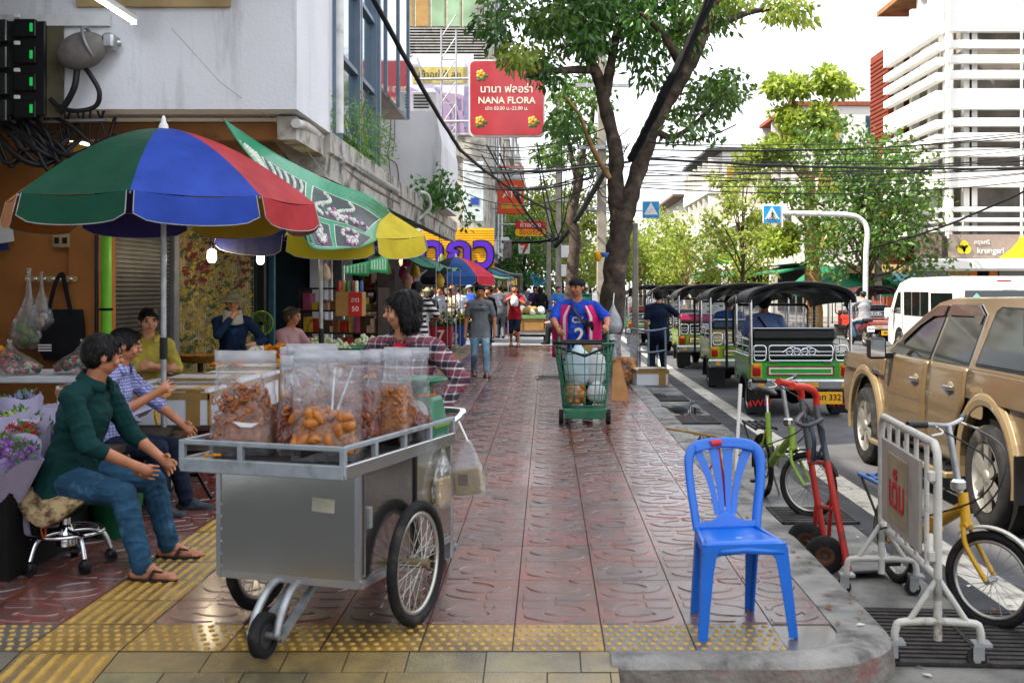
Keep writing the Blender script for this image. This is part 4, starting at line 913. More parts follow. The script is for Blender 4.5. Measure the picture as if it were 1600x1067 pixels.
b = MB(); b.box((CX + 5.4, CY + 4.2, 13.12), (11, 7.5, .2), M_ceil); b.box((CX + .5, CY + 4.0, 12.2), (.3, .3, 1.7), M_wh); b.box((CX + 1.2, CY + 3.4, 11.9), (2, .1, 2.2), M_wh); b.build('roof_canopy', cp)
b = MB(); b.box((CX + 10, CY - .32, 3.02), (20, .12, .82), mat('sign_taupe', '#8a7c72', .5, vary=.06)); b.box((CX - .55, CY + .1, 3.02), (1.0, .12, .82), mat('sign_taupe_dark', '#5d514a', .5), rz=-.7); b.build('shop_sign', cp)
b = MB(); W = wallM((CX + .52, CY - .40, 2.98), (1, 0, 0)); M_ky = mat('bank_yellow', '#d9bb1c', .45)
for k in range(3): a = PI / 2 + 2 * PI * k / 3; b.lathe([(.15, 0), (.15, .02)], M_ky, 18, W @ T((.11 * math.cos(a), -.02 + .11 * math.sin(a), 0)))
b.text('กรุงศรี', .2, M_pvcw, wallM((CX + 1.15, CY - .40, 3.15), (1, 0, 0)), .02, 'CENTER', .006); b.text('krungsri', .29, M_pvcw, wallM((CX + 1.45, CY - .40, 2.86), (1, 0, 0)), .02, 'CENTER', .012)
pl_ = [(1.75, -.41), (2.15, -.12), (2.4, .15), (2.5, .41), (9, .41), (9, -.41)]; b.prism(pl_, -.015, .0, M_ky, wallM((CX, CY - .40, 3.02), (1, 0, 0))); b.build('lettering', cp)
b = MB(); b.box((CX + 9.3, CY - .75, 2.36), (21, 1.0, .42), M_wh, bev=.08); b.box((CX - 1.6, CY + 1.2, 2.25), (2.8, 1.2, .3), M_beige, rz=-.5); b.build('awning', cp)
M_shopg = mat('shop_glass', '#5a5f52', .12, vary=.5, scale=.8)
for x0, x1, m_ in ((.0, .75, M_beige), (.75, 1.05, mat('bank_orange', '#c9761a', .4)), (1.05, 1.45, M_dark), (1.45, 1.75, mat('bank_orange', '#c9761a', .4)), (1.8, 6.5, M_shopg), (-1.2, 0, M_shopg)):
    c = MB(); c.box((CX + (x0 + x1) / 2, CY - .2, 1.1), (x1 - x0 - .03, .1, 2.15), m_); c.build('shopfront', cp)
b = MB(); b.box((CX + 3.0, CY + DP + 1.55, 5.75), (6.1, 2.5, 11.5), M_brick)
for k in range(52): b.box((CX - .06, CY + DP + 1.55, 2 + k * .18), (.04, 2.4, .05), mat('cladding_joint', '#6d2a1c', .8)); b.box((CX + .6, CY + DP + .29, 2 + k * .18), (1.3, .04, .05), mat('cladding_joint', '#6d2a1c', .8))
b.build('stair_tower', cp)
# white balconied blocks further up the right side
def rblock(x, y0, dl, h_, label, roof='#8a4a32', n=3, c_='#d3d1cb'):
    t = thing('balcony_block', label, 'building', (x, y0, 0)); m_ = mat('rblock_' + c_, c_, .75, vary=.06, scale=1.0, dirt='#aaa79f', dscale=.7, dthr=.62)
    b = MB(); b.box((5, dl / 2, h_ / 2), (10, dl, h_), m_); b.build('wall', t)
    for z in range(3, int(h_ - .5), 3):
        c = MB(); c.box((-.55, dl / 2, z), (1.1, dl * .98, .14), m_); c.box((-1.05, dl / 2, z + .45), (.12, dl * .98, .8), m_, bev=.02)
        for k in range(n + 1): c.box((-.5, dl * (.02 + .96 * k / n), z + 1.4), (1.1, .16, 2.7), m_)
        c.build('balcony', t)
        for k in range(n):
            w = MB(); w.box((-.03, dl * (.02 + .96 * (k + .5) / n), z + 1.35), (.1, dl / n * .6, 1.7), mat('brown_shutter', '#8a5a3a', .7) if k % 2 else M_alu); w_ = w.build('window', t)
            w = MB(); w.box((-.08, dl * (.02 + .96 * (k + .5) / n), z + 1.4), (.06, dl / n * .45, 1.3), M_glassd); w.build('pane', w_)
        for k in range(3): c = MB(); c.box((.9 + k * 2.6, -.04, z + 1.4), (1.1, .12, 1.3), M_glassd if k % 2 else mat('ochre_panel', '#b08a3a', .7)); c.build('end_window', t)
    c = MB(); c.box((4.6, dl / 2, h_ + .12), (11.6, dl * 1.03, .22), mat('roof_' + roof, roof, .8, vary=.2)); c.build('roof', t)
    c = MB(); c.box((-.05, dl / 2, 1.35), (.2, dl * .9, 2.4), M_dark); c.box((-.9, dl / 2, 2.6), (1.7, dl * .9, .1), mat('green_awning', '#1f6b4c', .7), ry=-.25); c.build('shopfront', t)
    return t
rblock(14.6, 62.5, 9, 11.6, 'white block with red brown roof behind the sparse tree', n=3)
rblock(14.2, 72, 15, 9.2, 'white balconied block with brown shutters behind the slim tree', '#5a5048', 5)
rblock(13.6, 88, 16, 12.2, 'tall white balconied block with grey slanted roof up the road', '#4c4a48', 5)
rblock(12.8, 105, 30, 10, 'farthest white block closing the right side', '#6a5a50', 6)
b_ = thing('green_banner', 'green and yellow banner on the white block up the right side', 'banner', P(1137, 402, 62)); b = MB(); b.box((0, 0, 0), (1.5, .04, .76), mat('banner_green', '#2f8a4a', .6, vary=.2)); b.build('cloth', b_)
b = MB(); b.torus((0, -.03, 0), .3, .03, mat('banner_yellow', '#c8b632', .6), 'Y', M=Matrix.Diagonal((1.7, 1, .8, 1))); b.text('ร้านอาหาร', .2, mat('banner_yellow', '#c8b632'), wallM((0, -.03, 0), (1, 0, 0)), .01, bold=.01); b.build('print', b_)
for i, (x, y, w, lab) in enumerate(((1330, 465, 1.6, 'green market canopy left of the leaning post'), (1425, 455, 2.0, 'green shop canopy behind the white van'), (1290, 462, 1.4, 'small green canopy beyond the nearest tuk tuk'))):
    p = P(x, y, 42 + i); t = thing('market_canopy', lab, 'canopy', (p.x, p.y, 0)); M_ga = mat('green_awning', '#1f6b4c')
    b = MB(); b.add([(-w, -1, 1.5), (w, -1, 1.5), (w, 1, 1.5), (-w, 1, 1.5), (-w * .3, 0, 2.4), (w * .3, 0, 2.4), (-w, -1, 1.25), (w, -1, 1.25), (w, 1, 1.25), (-w, 1, 1.25)], [(0, 1, 5, 4), (1, 2, 5), (2, 3, 4, 5), (3, 0, 4), (6, 7, 1, 0), (7, 8, 2, 1), (8, 9, 3, 2), (9, 6, 0, 3)], M_ga); b.build('roof', t)
    for sx in (-1, 1): 
        for sy in (-1, 1): b = MB(); b.tube([(sx * w * .97, sy * .97, 0), (sx * w * .97, sy * .97, 1.5)], .03, M_galv, 6); b.build('leg', t)
b_ = thing('shop_board', 'pale blue shop board under the awning by the white van', 'sign', P(1414, 433, 39.2)); b = MB(); b.box((0, 0, 0), (.85, .06, .26), mat('board_blue', '#4a9fc0', .5, col2='#9ad0e0', scale=6)); b.text('ร้านค้า', .16, M_pvcw, wallM((0, -.035, .02), (1, 0, 0)), .006); b.build('board', b_)
# overhead cables: each strung from pole to pole with its own sag
M_cab = mat('overhead_cable', '#191a1c', .6)
def cable(p0, p1, sag, r, label, wav=0.0, seed=0):
    q = random.Random(seed); o = (p0 + p1) / 2; pts = []
    for i in range(25):
        t = i / 24; p = p0.lerp(p1, t) - o; p.z -= sag * 4 * t * (1 - t); p.z += wav * q.uniform(-1, 1); pts.append(p)
    b = MB(); b.tube(pts, r, M_cab, 5); c = b.build('overhead_cable', None, loc=o); tag(c, label, 'cable', 'overhead cables'); return c
CL = 'thin overhead cable strung between the poles above the street'
q = random.Random(17)
for k in range(17):       # across the street to the right, above the tuk tuks
    y0 = 205 + k * 4.4 + q.uniform(-3, 3); Ya = 26 + q.uniform(-2, 3); Yb = 34 + q.uniform(-3, 5)
    cable(P(1000 + q.uniform(-15, 10), y0 + 18, Ya), P(1640, y0 + q.uniform(-14, 26), Yb), q.uniform(.05, .3), q.uniform(.009, .017), CL, 0, k)
cable(P(1010, 248, 26), P(1640, 262, 33), .12, .032, 'thick black overhead cable crossing to the car park', .012, 3)
cable(P(1320, 395, 37), P(1660, 268, 30), .3, .034, 'thick sagging cable rising past the bank sign', .015, 4)
for k in range(15):       # from the tree to the left facade
    y0 = 215 + k * 6 + q.uniform(-4, 4)
    cable(P(725 + q.uniform(-10, 8), y0, 33), P(930 + q.uniform(-15, 25), 195 + k * 7 + q.uniform(-10, 10), 29), q.uniform(.1, .5), q.uniform(.011, .019), CL, 0, 40 + k)
for k in range(13):       # fanning down to the meter box pole
    cable(P(870 + q.uniform(-6, 8), 375 + q.uniform(-8, 8), 41.5), P(q.uniform(745, 960), q.uniform(205, 270), 30 + q.uniform(-1, 2)), q.uniform(.1, .6), q.uniform(.012, .022), 'thin cable fanning up from the meter box pole', 0, 70 + k)
cable(P(577, -12, 12.5), P(720, 236, 20), .06, .034, 'thick twisted black cable slanting down past the hoarding', .008, 5)
cable(P(720, 236, 20), P(868, 330, 34), .15, .03, 'twisted black cable running from the ledge end to the poles', .01, 6)
cable(P(742, 268, 31), P(985, 252, 27), .1, .035, 'thick black cable level with the bank sign', .012, 7)
cable(P(785, 378, 44), P(872, 374, 41.5), .06, .05, 'thick cable at the height of the gold shop sign', .012, 8)
cable(P(868, 385, 41), P(945, 268, 27), .15, .085, 'thick bundle of cables climbing from pole to tree', .02, 9)
cable(P(985, 250, 18.3), P(1035, 150, 17.6), .03, .07, 'heavy cable bundle running up through the tree fork', .02, 10)
cable(P(1035, 150, 17.6), P(1118, -20, 17.0), .06, .075, 'heavy cable bundle leaving the tree top', .02, 11)
cable(P(1012, 205, 17.9), P(1112, -20, 16.8), .1, .03, 'second cable beside the heavy bundle in the tree', .02, 12)
cable(P(1150, 195, 19), P(1012, 222, 18.4), .12, .012, 'pale drooping cable under the right limb', 0, 13)
for k in range(7): cable(P(905 + k * 8, 250 + q.uniform(-20, 20), 28.8), P(985 + q.uniform(-20, 20), 205 + q.uniform(-20, 60), 28.4), q.uniform(-.3, .9), .014, 'short looping cable knotted at the concrete pole', .02, 90 + k)
for k in range(6):
    y0 = 385 + k * 3; cable(P(850, y0 - 8, 46), P(985, y0 - 45 + k * 3, 70), .4, .015, 'faint cable far up the left pavement', 0, 110 + k)
# ================================================================== vehicles
M_tyre = mat('tyre_rubber', '#1f1f20', .75, vary=.25, scale=10, bump=.25, bscale=70, dirt='#4b463e', dscale=4, dthr=.6)
M_alloy = mat('alloy_rim', '#b9b6ad', .3, .8, vary=.08); M_gold_p = mat('gold_paint', '#655439', .28, .35, vary=.06, scale=2, coat=.7, rvar=.04); M_gold_l = mat('pale_gold_paint', '#7a694c', .4, .3, vary=.06, coat=.6)
M_carglass = mat('car_glass', '#141a18', .05, vary=.3, scale=2, rvar=.02); M_carglass.node_tree.nodes['Principled BSDF'].inputs['Specular IOR Level'].default_value = .9
M_red_l = mat('tail_lens_red', '#8f1216', .2, coat=.5); M_amber = mat('lens_amber', '#c4741a', .25, coat=.4); M_clear_l = mat('lens_clear', '#d8d8d8', .15, coat=.5)
M_canvas = mat('black_canvas', '#1a1b1e', .5, vary=.25, scale=6, bump=.6, bscale=9); M_seat = mat('black_vinyl', '#1d1e21', .4, bump=.3, bscale=15)
def wheel(parent, loc, r, w, axis='X', rim=None, spokes=6, side=-1, name='wheel'):
    """tyre of the wheel with its rim as a part below it; axis X"""
    M = T(loc, 0, 0, R(90)); b = MB()
    b.lathe([(r * .68, -w * .42), (r * .9, -w * .5), (r * .975, -w * .42), (r, -w * .3), (r, w * .3), (r * .975, w * .42), (r * .9, w * .5), (r * .68, w * .42)], M_tyre, 32, M, True, False)
    wo = b.build(name, parent); c = MB(); m_ = rim or M_alloy
    c.lathe([(r * .7, -w * .42), (r * .69, -w * .3), (r * .62, -w * .2), (r * .62, w * .2), (r * .69, w * .3), (r * .7, w * .42), (r * .66, w * .43), (r * .6, w * .1), (r * .6, -w * .1), (r * .66, -w * .43)], m_, 32, M, True, False)
    if spokes:
        for s_ in (-1, 1):
            for k in range(spokes):
                a = 2 * PI * k / spokes; c.prism([(r * .1, -r * .085), (r * .64, -r * .12), (r * .64, r * .12), (r * .1, r * .085)], s_ * w * .34 - .012, s_ * w * .34 + .012, m_, M @ Euler((0, 0, a)).to_matrix().to_4x4())
            c.lathe([(.001, s_ * w * .3), (r * .17, s_ * w * .32), (r * .15, s_ * w * .42), (.001, s_ * w * .43)], m_, 16, M)
    c.lathe([(r * .6, -.02), (r * .6, .02)], M_dark, 24, M); c.build('rim', wo); return wo
# ---- gold pickup, parked facing away; local y forward, rear axle at the origin, z from the road
pk = thing('pickup_truck', 'gold four door pickup with a canopy over its bed parked by the kerb', 'pickup truck', (4.0, 8.02, -.15))
def arcp(cx, cz, r, a0, a1, n=14): return [(cx + r * math.cos(R(a0 + (a1 - a0) * i / n)), cz + r * math.sin(R(a0 + (a1 - a0) * i / n))) for i in range(n + 1)]
prof = [(-1.12, .47), (-.5, .42)] + arcp(0, .40, .47, 178, 8) + [(.5, .36), (2.55, .36)] + arcp(3.05, .40, .47, 172, 8) + [(3.56, .40), (3.92, .44), (3.99, .6), (3.97, .80), (3.84, .98), (3.3, 1.07), (2.5, 1.12), (1.2, 1.13), (-1.12, 1.12)]
yz = Matrix(((0, 0, 1, 0), (1, 0, 0, 0), (0, 1, 0, 0), (0, 0, 0, 1)))       # local (a, b, c) -> x=c, y=a, z=b
def sidewall(poly, xs, m, b, smooth=False):
    """body shell: the side outline at several widths so the flank bulges"""
    cy, cz = 1.4, .75
    rings = [[(x, cy + (y - cy) * s_, cz + (z - cz) * s_) for y, z in poly] for x, s_ in xs]
    b.loft(rings, m, smooth, True); return b
b = MB(); sidewall(prof, [(-.875, .972), (-.862, .99), (-.82, 1.0), (.82, 1.0), (.862, .99), (.875, .972)], M_gold_p, b); b.build('body', pk)
sx = lambda z: -.865 + .20 * max(0, (z - 1.12)) / .5
cab = [(2.5, 1.11), (2.2, 1.27), (1.82, 1.47), (1.55, 1.585), (1.3, 1.62), (-.2, 1.64), (-1.08, 1.62), (-1.12, 1.11)]
b = MB(); rings = []
for sgn in (-1, 1):
    o_, i_ = [(sgn * -sx(z) if sgn > 0 else sx(z), y, z) for y, z in cab], [((sx(z) + .05) if sgn < 0 else -(sx(z) + .05), y * .99 + .01, z + (.012 if z > 1.5 else 0)) for y, z in cab]
    rings += [o_, i_] if sgn < 0 else [i_, o_]
b.loft(rings, M_gold_p, False, True); b.build('cab', pk, bevel=.02)
def pane(pts, name, m, parent, off=.006, th=.02):
    b = MB(); o_ = [(sx(z) - off, y, z) for y, z in pts]; i_ = [(sx(z) - off + th, y, z) for y, z in pts]
    b.loft([o_, i_], m, False, True); return b.build(name, parent)
trim = [[(2.36, 1.13), (2.06, 1.29), (1.72, 1.475), (1.5, 1.55), (1.27, 1.56), (1.27, 1.13)], [(1.19, 1.13), (1.19, 1.565), (.62, 1.57), (.45, 1.5), (.42, 1.13)], [(.26, 1.16), (.26, 1.53), (.2, 1.56), (-.95, 1.55), (-1.02, 1.5), (-1.02, 1.16)]]
for i, tr_ in enumerate(trim):
    cx_, cz_ = sum(p[0] for p in tr_) / len(tr_), sum(p[1] for p in tr_) / len(tr_)
    w = pane([(cx_ + (y - cx_) * 1.05, cz_ + (z - cz_) * 1.09) for y, z in tr_], 'window_frame', M_blackpl if i == 2 else M_chrome, pk, .004)
    pane(tr_, 'pane', M_carglass, w, .010)
    if i < 2:
        b = MB(); top = [p for p in tr_ if p[1] > 1.28]; top = sorted(top, key=lambda p: -p[0])
        b.loft([[(sx(z) - .02, y, z + .01) for y, z in top] + [(sx(z - .07) - .03, y, z - .075) for y, z in reversed(top)], [(sx(z) - .012, y, z + .012) for y, z in top] + [(sx(z - .07) - .02, y, z - .073) for y, z in reversed(top)]], mat('visor', '#3a2f2a', .15), False, True); b.build('rain_visor', pk)
b = MB(); b.box((sx(1.35) - .014, -.42, 1.35), (.02, .03, .38), M_blackpl); b.build('window_bar', pk)
def flank(nm, ya, yb, z0, z1):
    """pressed outer panel with a soft bulge and a shoulder line"""
    def fn(u, v):
        z = z0 + (z1 - z0) * v; y = ya(z) + (yb(z) - ya(z)) * u; k = (z - .36) / .76
        return (-.880 - .036 * math.sin(PI * min(max(k, 0), 1)) ** .8 + .007 * math.exp(-((z - .74) / .025) ** 2), y, z)
    b = MB(); b.sheet(fn, 10, 22, M_gold_p, -.012); return b.build(nm, pk)
cst = lambda q_: (lambda z: q_)
flank('front_door', cst(1.248), lambda z: 2.33 + .02 * z, .37, 1.115); flank('rear_door', lambda z: .385 + (.22 * min(1, max(0, (.86 - z) / .25))), cst(1.226), .37, 1.115)
flank('bed_side', cst(-1.09), cst(.36), .90, 1.105); flank('front_fender', lambda z: 2.38, lambda z: 3.80, .905, 1.06)
b = MB(); b.box((-.8775, 1.237, .74), (.006, .02, .74), M_dark); b.box((-.8775, .372, .98), (.006, .02, .24), M_dark); b.box((-.8775, 2.366, .74), (.006, .024, .6), M_dark); b.build('door_gap', pk)
for y0 in (1.50, .68):
    b = MB(); b.ell((-.900, y0, .93), (.016, .085, .065), M_gold_l, 16, 8); b.tube([(-.918, y0 - .10, .945), (-.942, y0, .95), (-.918, y0 + .1, .945)], .018, M_chrome, 8); b.build('door_handle', pk)
b = MB(); b.prism(rrect(.24, .22, .04), .9, .905, M_gold_l, yz @ T((.16, .88, 0)) @ Matrix.Diagonal((1, 1, -1, 1))); b.build('fuel_flap', pk)
for cy_ in (0, 3.05):
    b = MB(); rings = []
    for (y, z), (y2, z2), (y3, z3) in zip(arcp(cy_, .40, .475, 192, -12, 22), arcp(cy_, .40, .52, 191, -11, 22), arcp(cy_, .40, .585, 188, -8, 22)):
        rings.append([(-.86, y, z), (-.912, y, z), (-.922, y2, z2), (-.914, (y2 + y3) / 2, (z2 + z3) / 2), (-.89, y3, z3), (-.84, y3, z3)])
    b.loft(rings, M_gold_l, False, True, True); b.build('fender_flare', pk, bevel=.006)
    b = MB(); b.lathe([(.46, -.24), (.46, .3)], M_dark, 24, T((-.6, cy_, .42), 0, 0, R(90))); b.build('wheel_arch', pk)
    for s_ in (-1, 1): wheel(pk, (s_ * .80, cy_, .37), .37, .24)
b = MB(); b.box((-.935, 1.5, .30), (.15, 2.0, .05), M_gold_l, bev=.02); b.box((-.93, 1.5, .332), (.11, 1.9, .012), M_blackpl); [b.box((-.85, y, .33), (.12, .05, .06), M_blackpl) for y in (.8, 1.5, 2.2)]; b.build('side_step', pk)
b = MB(); b.box((-1.04, 2.17, 1.17), (.16, .09, .19), M_blackpl, bev=.035); b.box((-.92, 2.2, 1.10), (.14, .05, .05), M_blackpl); b.build('wing_mirror', pk); b = MB(); b.box((-1.04, 2.123, 1.17), (.125, .006, .15), M_chrome); b.build('mirror_glass', pk)
b = MB(); b.tube([(-.55, -.6, 1.72), (-.55, .0, 1.72)], .03, M_galv); b.box((-.45, -.5, 1.74), (.35, .25, .04), mat('board_tan', '#b58a4a', .6)); [b.box((-.55, y, 1.67), (.04, .04, .08), M_blackpl) for y in (-.5, -.05)]; b.build('roof_rack', pk)
b = MB(); b.box((-.8, -.60, .45), (.28, .03, .32), M_blackpl); b.build('mud_flap', pk)
b = MB(); b.box((0, 3.86, .82), (1.5, .1, .2), M_blackpl, bev=.02); b.build('grille', pk)
b = MB(); b.box((0, 1.3, .32), (1.4, 4.2, .16), M_dark); b.build('chassis', pk)
b = MB(); b.text('Platinum', .075, M_chrome, Matrix(((0, 0, -1, -.912), (-1, 0, 0, 2.62), (0, 1, 0, .93), (0, 0, 0, 1))), .004); b.build('badge', pk)
# ---- tuk tuks seen from behind
M_yplate = mat('yellow_plate', '#d39a18', .5, vary=.1)
def tuk(label, loc, c1, c2, seat_m, roof_c='#2a2a2c', plate='ทท 332', load=False, cream=False, flap='4WD', rz=0.0):
    t = thing('tuk_tuk', label, 'tuk tuk', loc, rz, 'tuk tuks waiting along the kerb')
    m1 = mat('tuk_' + c1, c1, .3, vary=.1, scale=3, coat=.5); m2 = mat('tuk_' + c2, c2, .35, vary=.1, scale=3); mr = mat('roof_' + roof_c, roof_c, .55, vary=.3, scale=5, bump=.5, bscale=10)
    b = MB(); b.box((0, .55, .60), (1.34, 1.15, .26), m1, bev=.03); b.box((0, 1.6, .42), (1.0, 1.3, .12), M_blackpl); b.box((-.66, .6, .76), (.05, 1.2, .12), m1, bev=.01); b.box((.66, .6, .76), (.05, 1.2, .12), m1, bev=.01); b.box((0, .02, .615), (1.12, .06, .22), m1, bev=.015)
    b.loft([[(-.42, 2.1, .3), (.42, 2.1, .3), (.42, 2.1, .95), (-.42, 2.1, .95)], [(-.25, 2.5, .35), (.25, 2.5, .35), (.25, 2.42, .9), (-.25, 2.42, .9)]], m1, False); b.build('body', t)
    b = MB(); b.box((0, -.016, .615), (.94, .012, .17), m2); b.box((0, -.024, .615), (.9, .012, .135), mat('trim_maroon', '#6a2a1e', .5)); b.box((0, -.031, .615), (.84, .012, .09), M_signw); b.box((0, -.038, .615), (.80, .012, .05), m1); b.build('rear_panel', t)
    for s_ in (-1, 1):
        b = MB(); b.box((s_ * .585, -.02, .62), (.15, .03, .2), m2, bev=.01); b.build('lamp_surround', t)
        b = MB(); b.box((s_ * .585, -.04, .60), (.105, .05, .10), M_red_l, bev=.02); b.box((s_ * .585, -.04, .675), (.10, .05, .045), M_amber, bev=.015); b.build('tail_light', t)
    b = MB(); b.box((0, -.07, .44), (1.40, .12, .14), M_steel, bev=.03); [b.box((x, -.133, .44), (w, .008, .06), M_oy) for x, w in ((-.54, .08), (.1, .22), (.56, .09))]; b.build('bumper', t)
    b = MB(); b.box((.34, -.145, .27), (.36, .015, .16), M_yplate); b.build('number_plate', t)
    b = MB(); b.text(plate, .11, M_blackpl, wallM((.34, -.154, .275), (1, 0, 0)), .004, bold=.01); b.build('plate_number', t)
    for s_ in (-1, 1):
        b = MB(); b.box((s_ * .55, -.02, .23), (.28, .02, .34), M_blackpl, rx=.06); b.build('mud_flap', t)
        if flap: b = MB(); b.text(flap, .12, M_r2, wallM((s_ * .55, -.042, .19), (1, 0, .12)), .004, bold=.008, sx=1.2); b.build('flap_lettering', t)
    # luggage rail with scrollwork
    b = MB(); rr = .012
    for x0, x1 in ((-.42, .42), (-.62, -.46), (.46, .62)):
        b.tube([(x, -.03, z) for x, z in rrect(x1 - x0, .2, .04, 3, (x0 + x1) / 2, .85)], rr, M_chrome, 6, closed=True); b.tube([(x0, -.03, .82), (x1, -.03, .82)], rr * .7, M_chrome, 6); b.tube([(x0, -.03, .87), (x1, -.03, .87)], rr * .6, M_chrome, 6)
    for k in range(4): b.torus((-.15 + k * .1, -.035, .87), .045, .008, M_chrome, 'Y', 14, 6)
    b.tube(spline([(-.24, -.035, .86), (-.12, -.035, .93), (0, -.035, .89), (.12, -.035, .93), (.24, -.035, .86)], 5), .008, M_chrome, 6)
    for x in (-.36, .36): b.box((x, -.02, .73), (.12, .03, .03), M_chrome, bev=.01)
    b.build('luggage_rail', t)
    b = MB(); b.box((0, .42, 1.08), (1.16, .16, .16), seat_m, bev=.06); b.box((0, .46, .9), (1.1, .1, .32), M_beige if cream else M_seat, bev=.03); b.box((0, .75, .80), (1.12, .5, .14), seat_m, bev=.05); b.build('seat_back', t)
    b = MB(); b.tube([(-.56, .36, 1.165), (.56, .36, 1.165)], .012, M_chrome, 8); b.build('seat_rail', t)
    # roof vault with rolled canvas and its posts
    def roof(u, v): 
        a = PI * u; x = -.70 * math.cos(a); zz = 1.52 + .26 * math.sin(a) ** .7; y = -.12 + 2.25 * v; return (x * (1 - .08 * v), y, zz - .10 * v * v)
    b = MB(); b.sheet(roof, 20, 8, mr, .03); b.tube([roof(i / 20, 0) for i in range(21)], .02, M_blackpl, 8); b.tube([roof(i / 20, .62) for i in range(21)], .013, M_blackpl, 6); b.build('roof', t)
    b = MB(); b.sheet(lambda u, v: (-.66 * math.cos(PI * (.06 + .88 * u)), .0 + .06 * math.sin(u * 21) * v, 1.50 + .24 * math.sin(PI * (.06 + .88 * u)) ** .7 - v * (.07 + .10 * abs(math.cos(PI * u)) ** 3 + .02 * math.sin(u * 13))), 30, 4, M_canvas, .012); b.build('rolled_canvas', t)
    for s_ in (-1, 1):
        for y, z0, z1 in ((-.03, .7, 1.55), (1.12, .45, 1.6), (2.0, .5, 1.5)):
            b = MB(); b.tube([(s_ * .655, y, z0), (s_ * .66, y, z1)], .021, M_chrome if y < 1.5 else M_blackpl, 8); b.build('roof_post', t)
        b = MB(); [b.tube([(s_ * .67, .02, z), (s_ * .67, 1.1, z)], .011, M_chrome, 6) for z in (.84, .93, 1.02)]; b.tube([(s_ * .67, .55, .8), (s_ * .67, .55, 1.02)], .011, M_chrome, 6); b.build('side_rail', t)
        wheel(t, (s_ * .56, .42, .24), .24, .15, rim=M_galv, spokes=5)
        b = MB(); b.loft([[(s_ * .47, y, z), (s_ * .69, y, z), (s_ * .69, y2, z2), (s_ * .47, y2, z2)] for (y, z), (y2, z2) in zip(arcp(.42, .24, .29, 190, -10, 12), arcp(.42, .24, .32, 190, -10, 12))], M_blackpl, False); b.build('mudguard', t)
    wheel(t, (0, 2.32, .24), .24, .13, rim=M_galv, spokes=5)
    b = MB(); b.tube([(x, 1.98, z) for x, z in rrect(1.12, .62, .08, 3, 0, 1.15)], .02, M_blackpl, 6, closed=True); b.build('windscreen_frame', t)
    b = MB(); b.box((0, 1.98, 1.15), (1.08, .01, .58), film('screen_film', haze=.04, gloss=.15, bump=0)); b.build('windscreen', t)
    b = MB(); b.tube(spline([(-.3, 1.75, 1.0), (-.1, 1.9, .95), (.1, 1.9, .95), (.3, 1.75, 1.0)], 4), .016, M_blackpl, 6); b.tube([(0, 1.9, .95), (0, 2.2, .5)], .03, M_blackpl, 6); b.build('handlebar', t)
    b = MB(); b.box((0, 1.25, .72), (.7, .4, .1), seat_m, bev=.03); b.box((0, 1.45, .55), (.6, .5, .26), m1, bev=.03); b.build('driver_seat', t)
    b = MB(); b.box((0, .5, .36), (.7, .8, .16), M_dark); b.tube([(-.3, .42, .24), (.3, .42, .24)], .035, M_dark); b.ell((0, .4, .27), .13, M_dark, 10, 8); b.build('axle', t)
    b = MB()
    for k in range(9): b.box((.24, 1.05, 1.02 + k * .045), (.5, .004, .004), M_galv)
    for k in range(9): b.box((.02 + k * .055, 1.05, 1.2), (.004, .004, .4), M_galv)
    b.build('partition_mesh', t)
    if load:
        for i in range(3):
            for j in range(9):
                if i == 2 and j > 6: continue
                c = MB(); c.box((0, 0, 0), (.255, .42, .125), M_whitep, bev=.004); k = tag(c.build('carton', loc=Vector(loc) + Vector((.02 + i * .262, .72, .93 + j * .129 - .4))), 'white carton with green print in the load stacked inside a tuk tuk', 'carton', 'cartons loaded in a tuk tuk')
                c = MB(); c.box((.03, -.213, .02), (.075, .005, .045), mat('carton_green', '#0f5a3c', .6)); c.box((-.075, -.213, -.02), (.05, .004, .02), M_grey); c.build('print', k)
    return t
TZ = -.15
tuk('bright green tuk tuk with black seat back nearest the camera', (3.35, 15.0, TZ), '#1c8f2e', '#b08a24', M_seat)
tuk('olive green tuk tuk with cream seat back second in the row', (3.42, 19.2, TZ), '#5f8a1c', '#a8962a', mat('navy_vinyl', '#2a3a4c', .4), '#332f2c', 'กท 418', cream=True, flap=None)
tuk('dark tuk tuk stacked with white cartons third in the row', (3.42, 23.8, TZ), '#6f8a1c', '#4a4a2a', mat('pink_vinyl', '#a02a5a', .4), '#2a2a2c', 'สท 97', load=True, flap=None)
tuk('green tuk tuk with yellow plate behind the man in navy', (3.30, 28.6, TZ), '#2a6a2c', '#8a8a2a', M_seat, '#2c2a2c', 'มท 55', flap=None)
tuk('farthest tuk tuk at the head of the row with red seat', (3.05, 33.6, TZ), '#1f6a3a', '#5a7a2a', mat('red_vinyl', '#8a2f1c', .5), '#222224', 'ขท 12', flap=None)
tuk('far tuk tuk with maroon roof moving beside the white van', P(1367, 530, 36.5) * 1.0 + Vector((0, 0, TZ - P(1367, 530, 36.5).z)), '#b03020', '#3a4a9a', M_seat, '#4a1a22', 'ลท 8', flap=None, rz=.12)
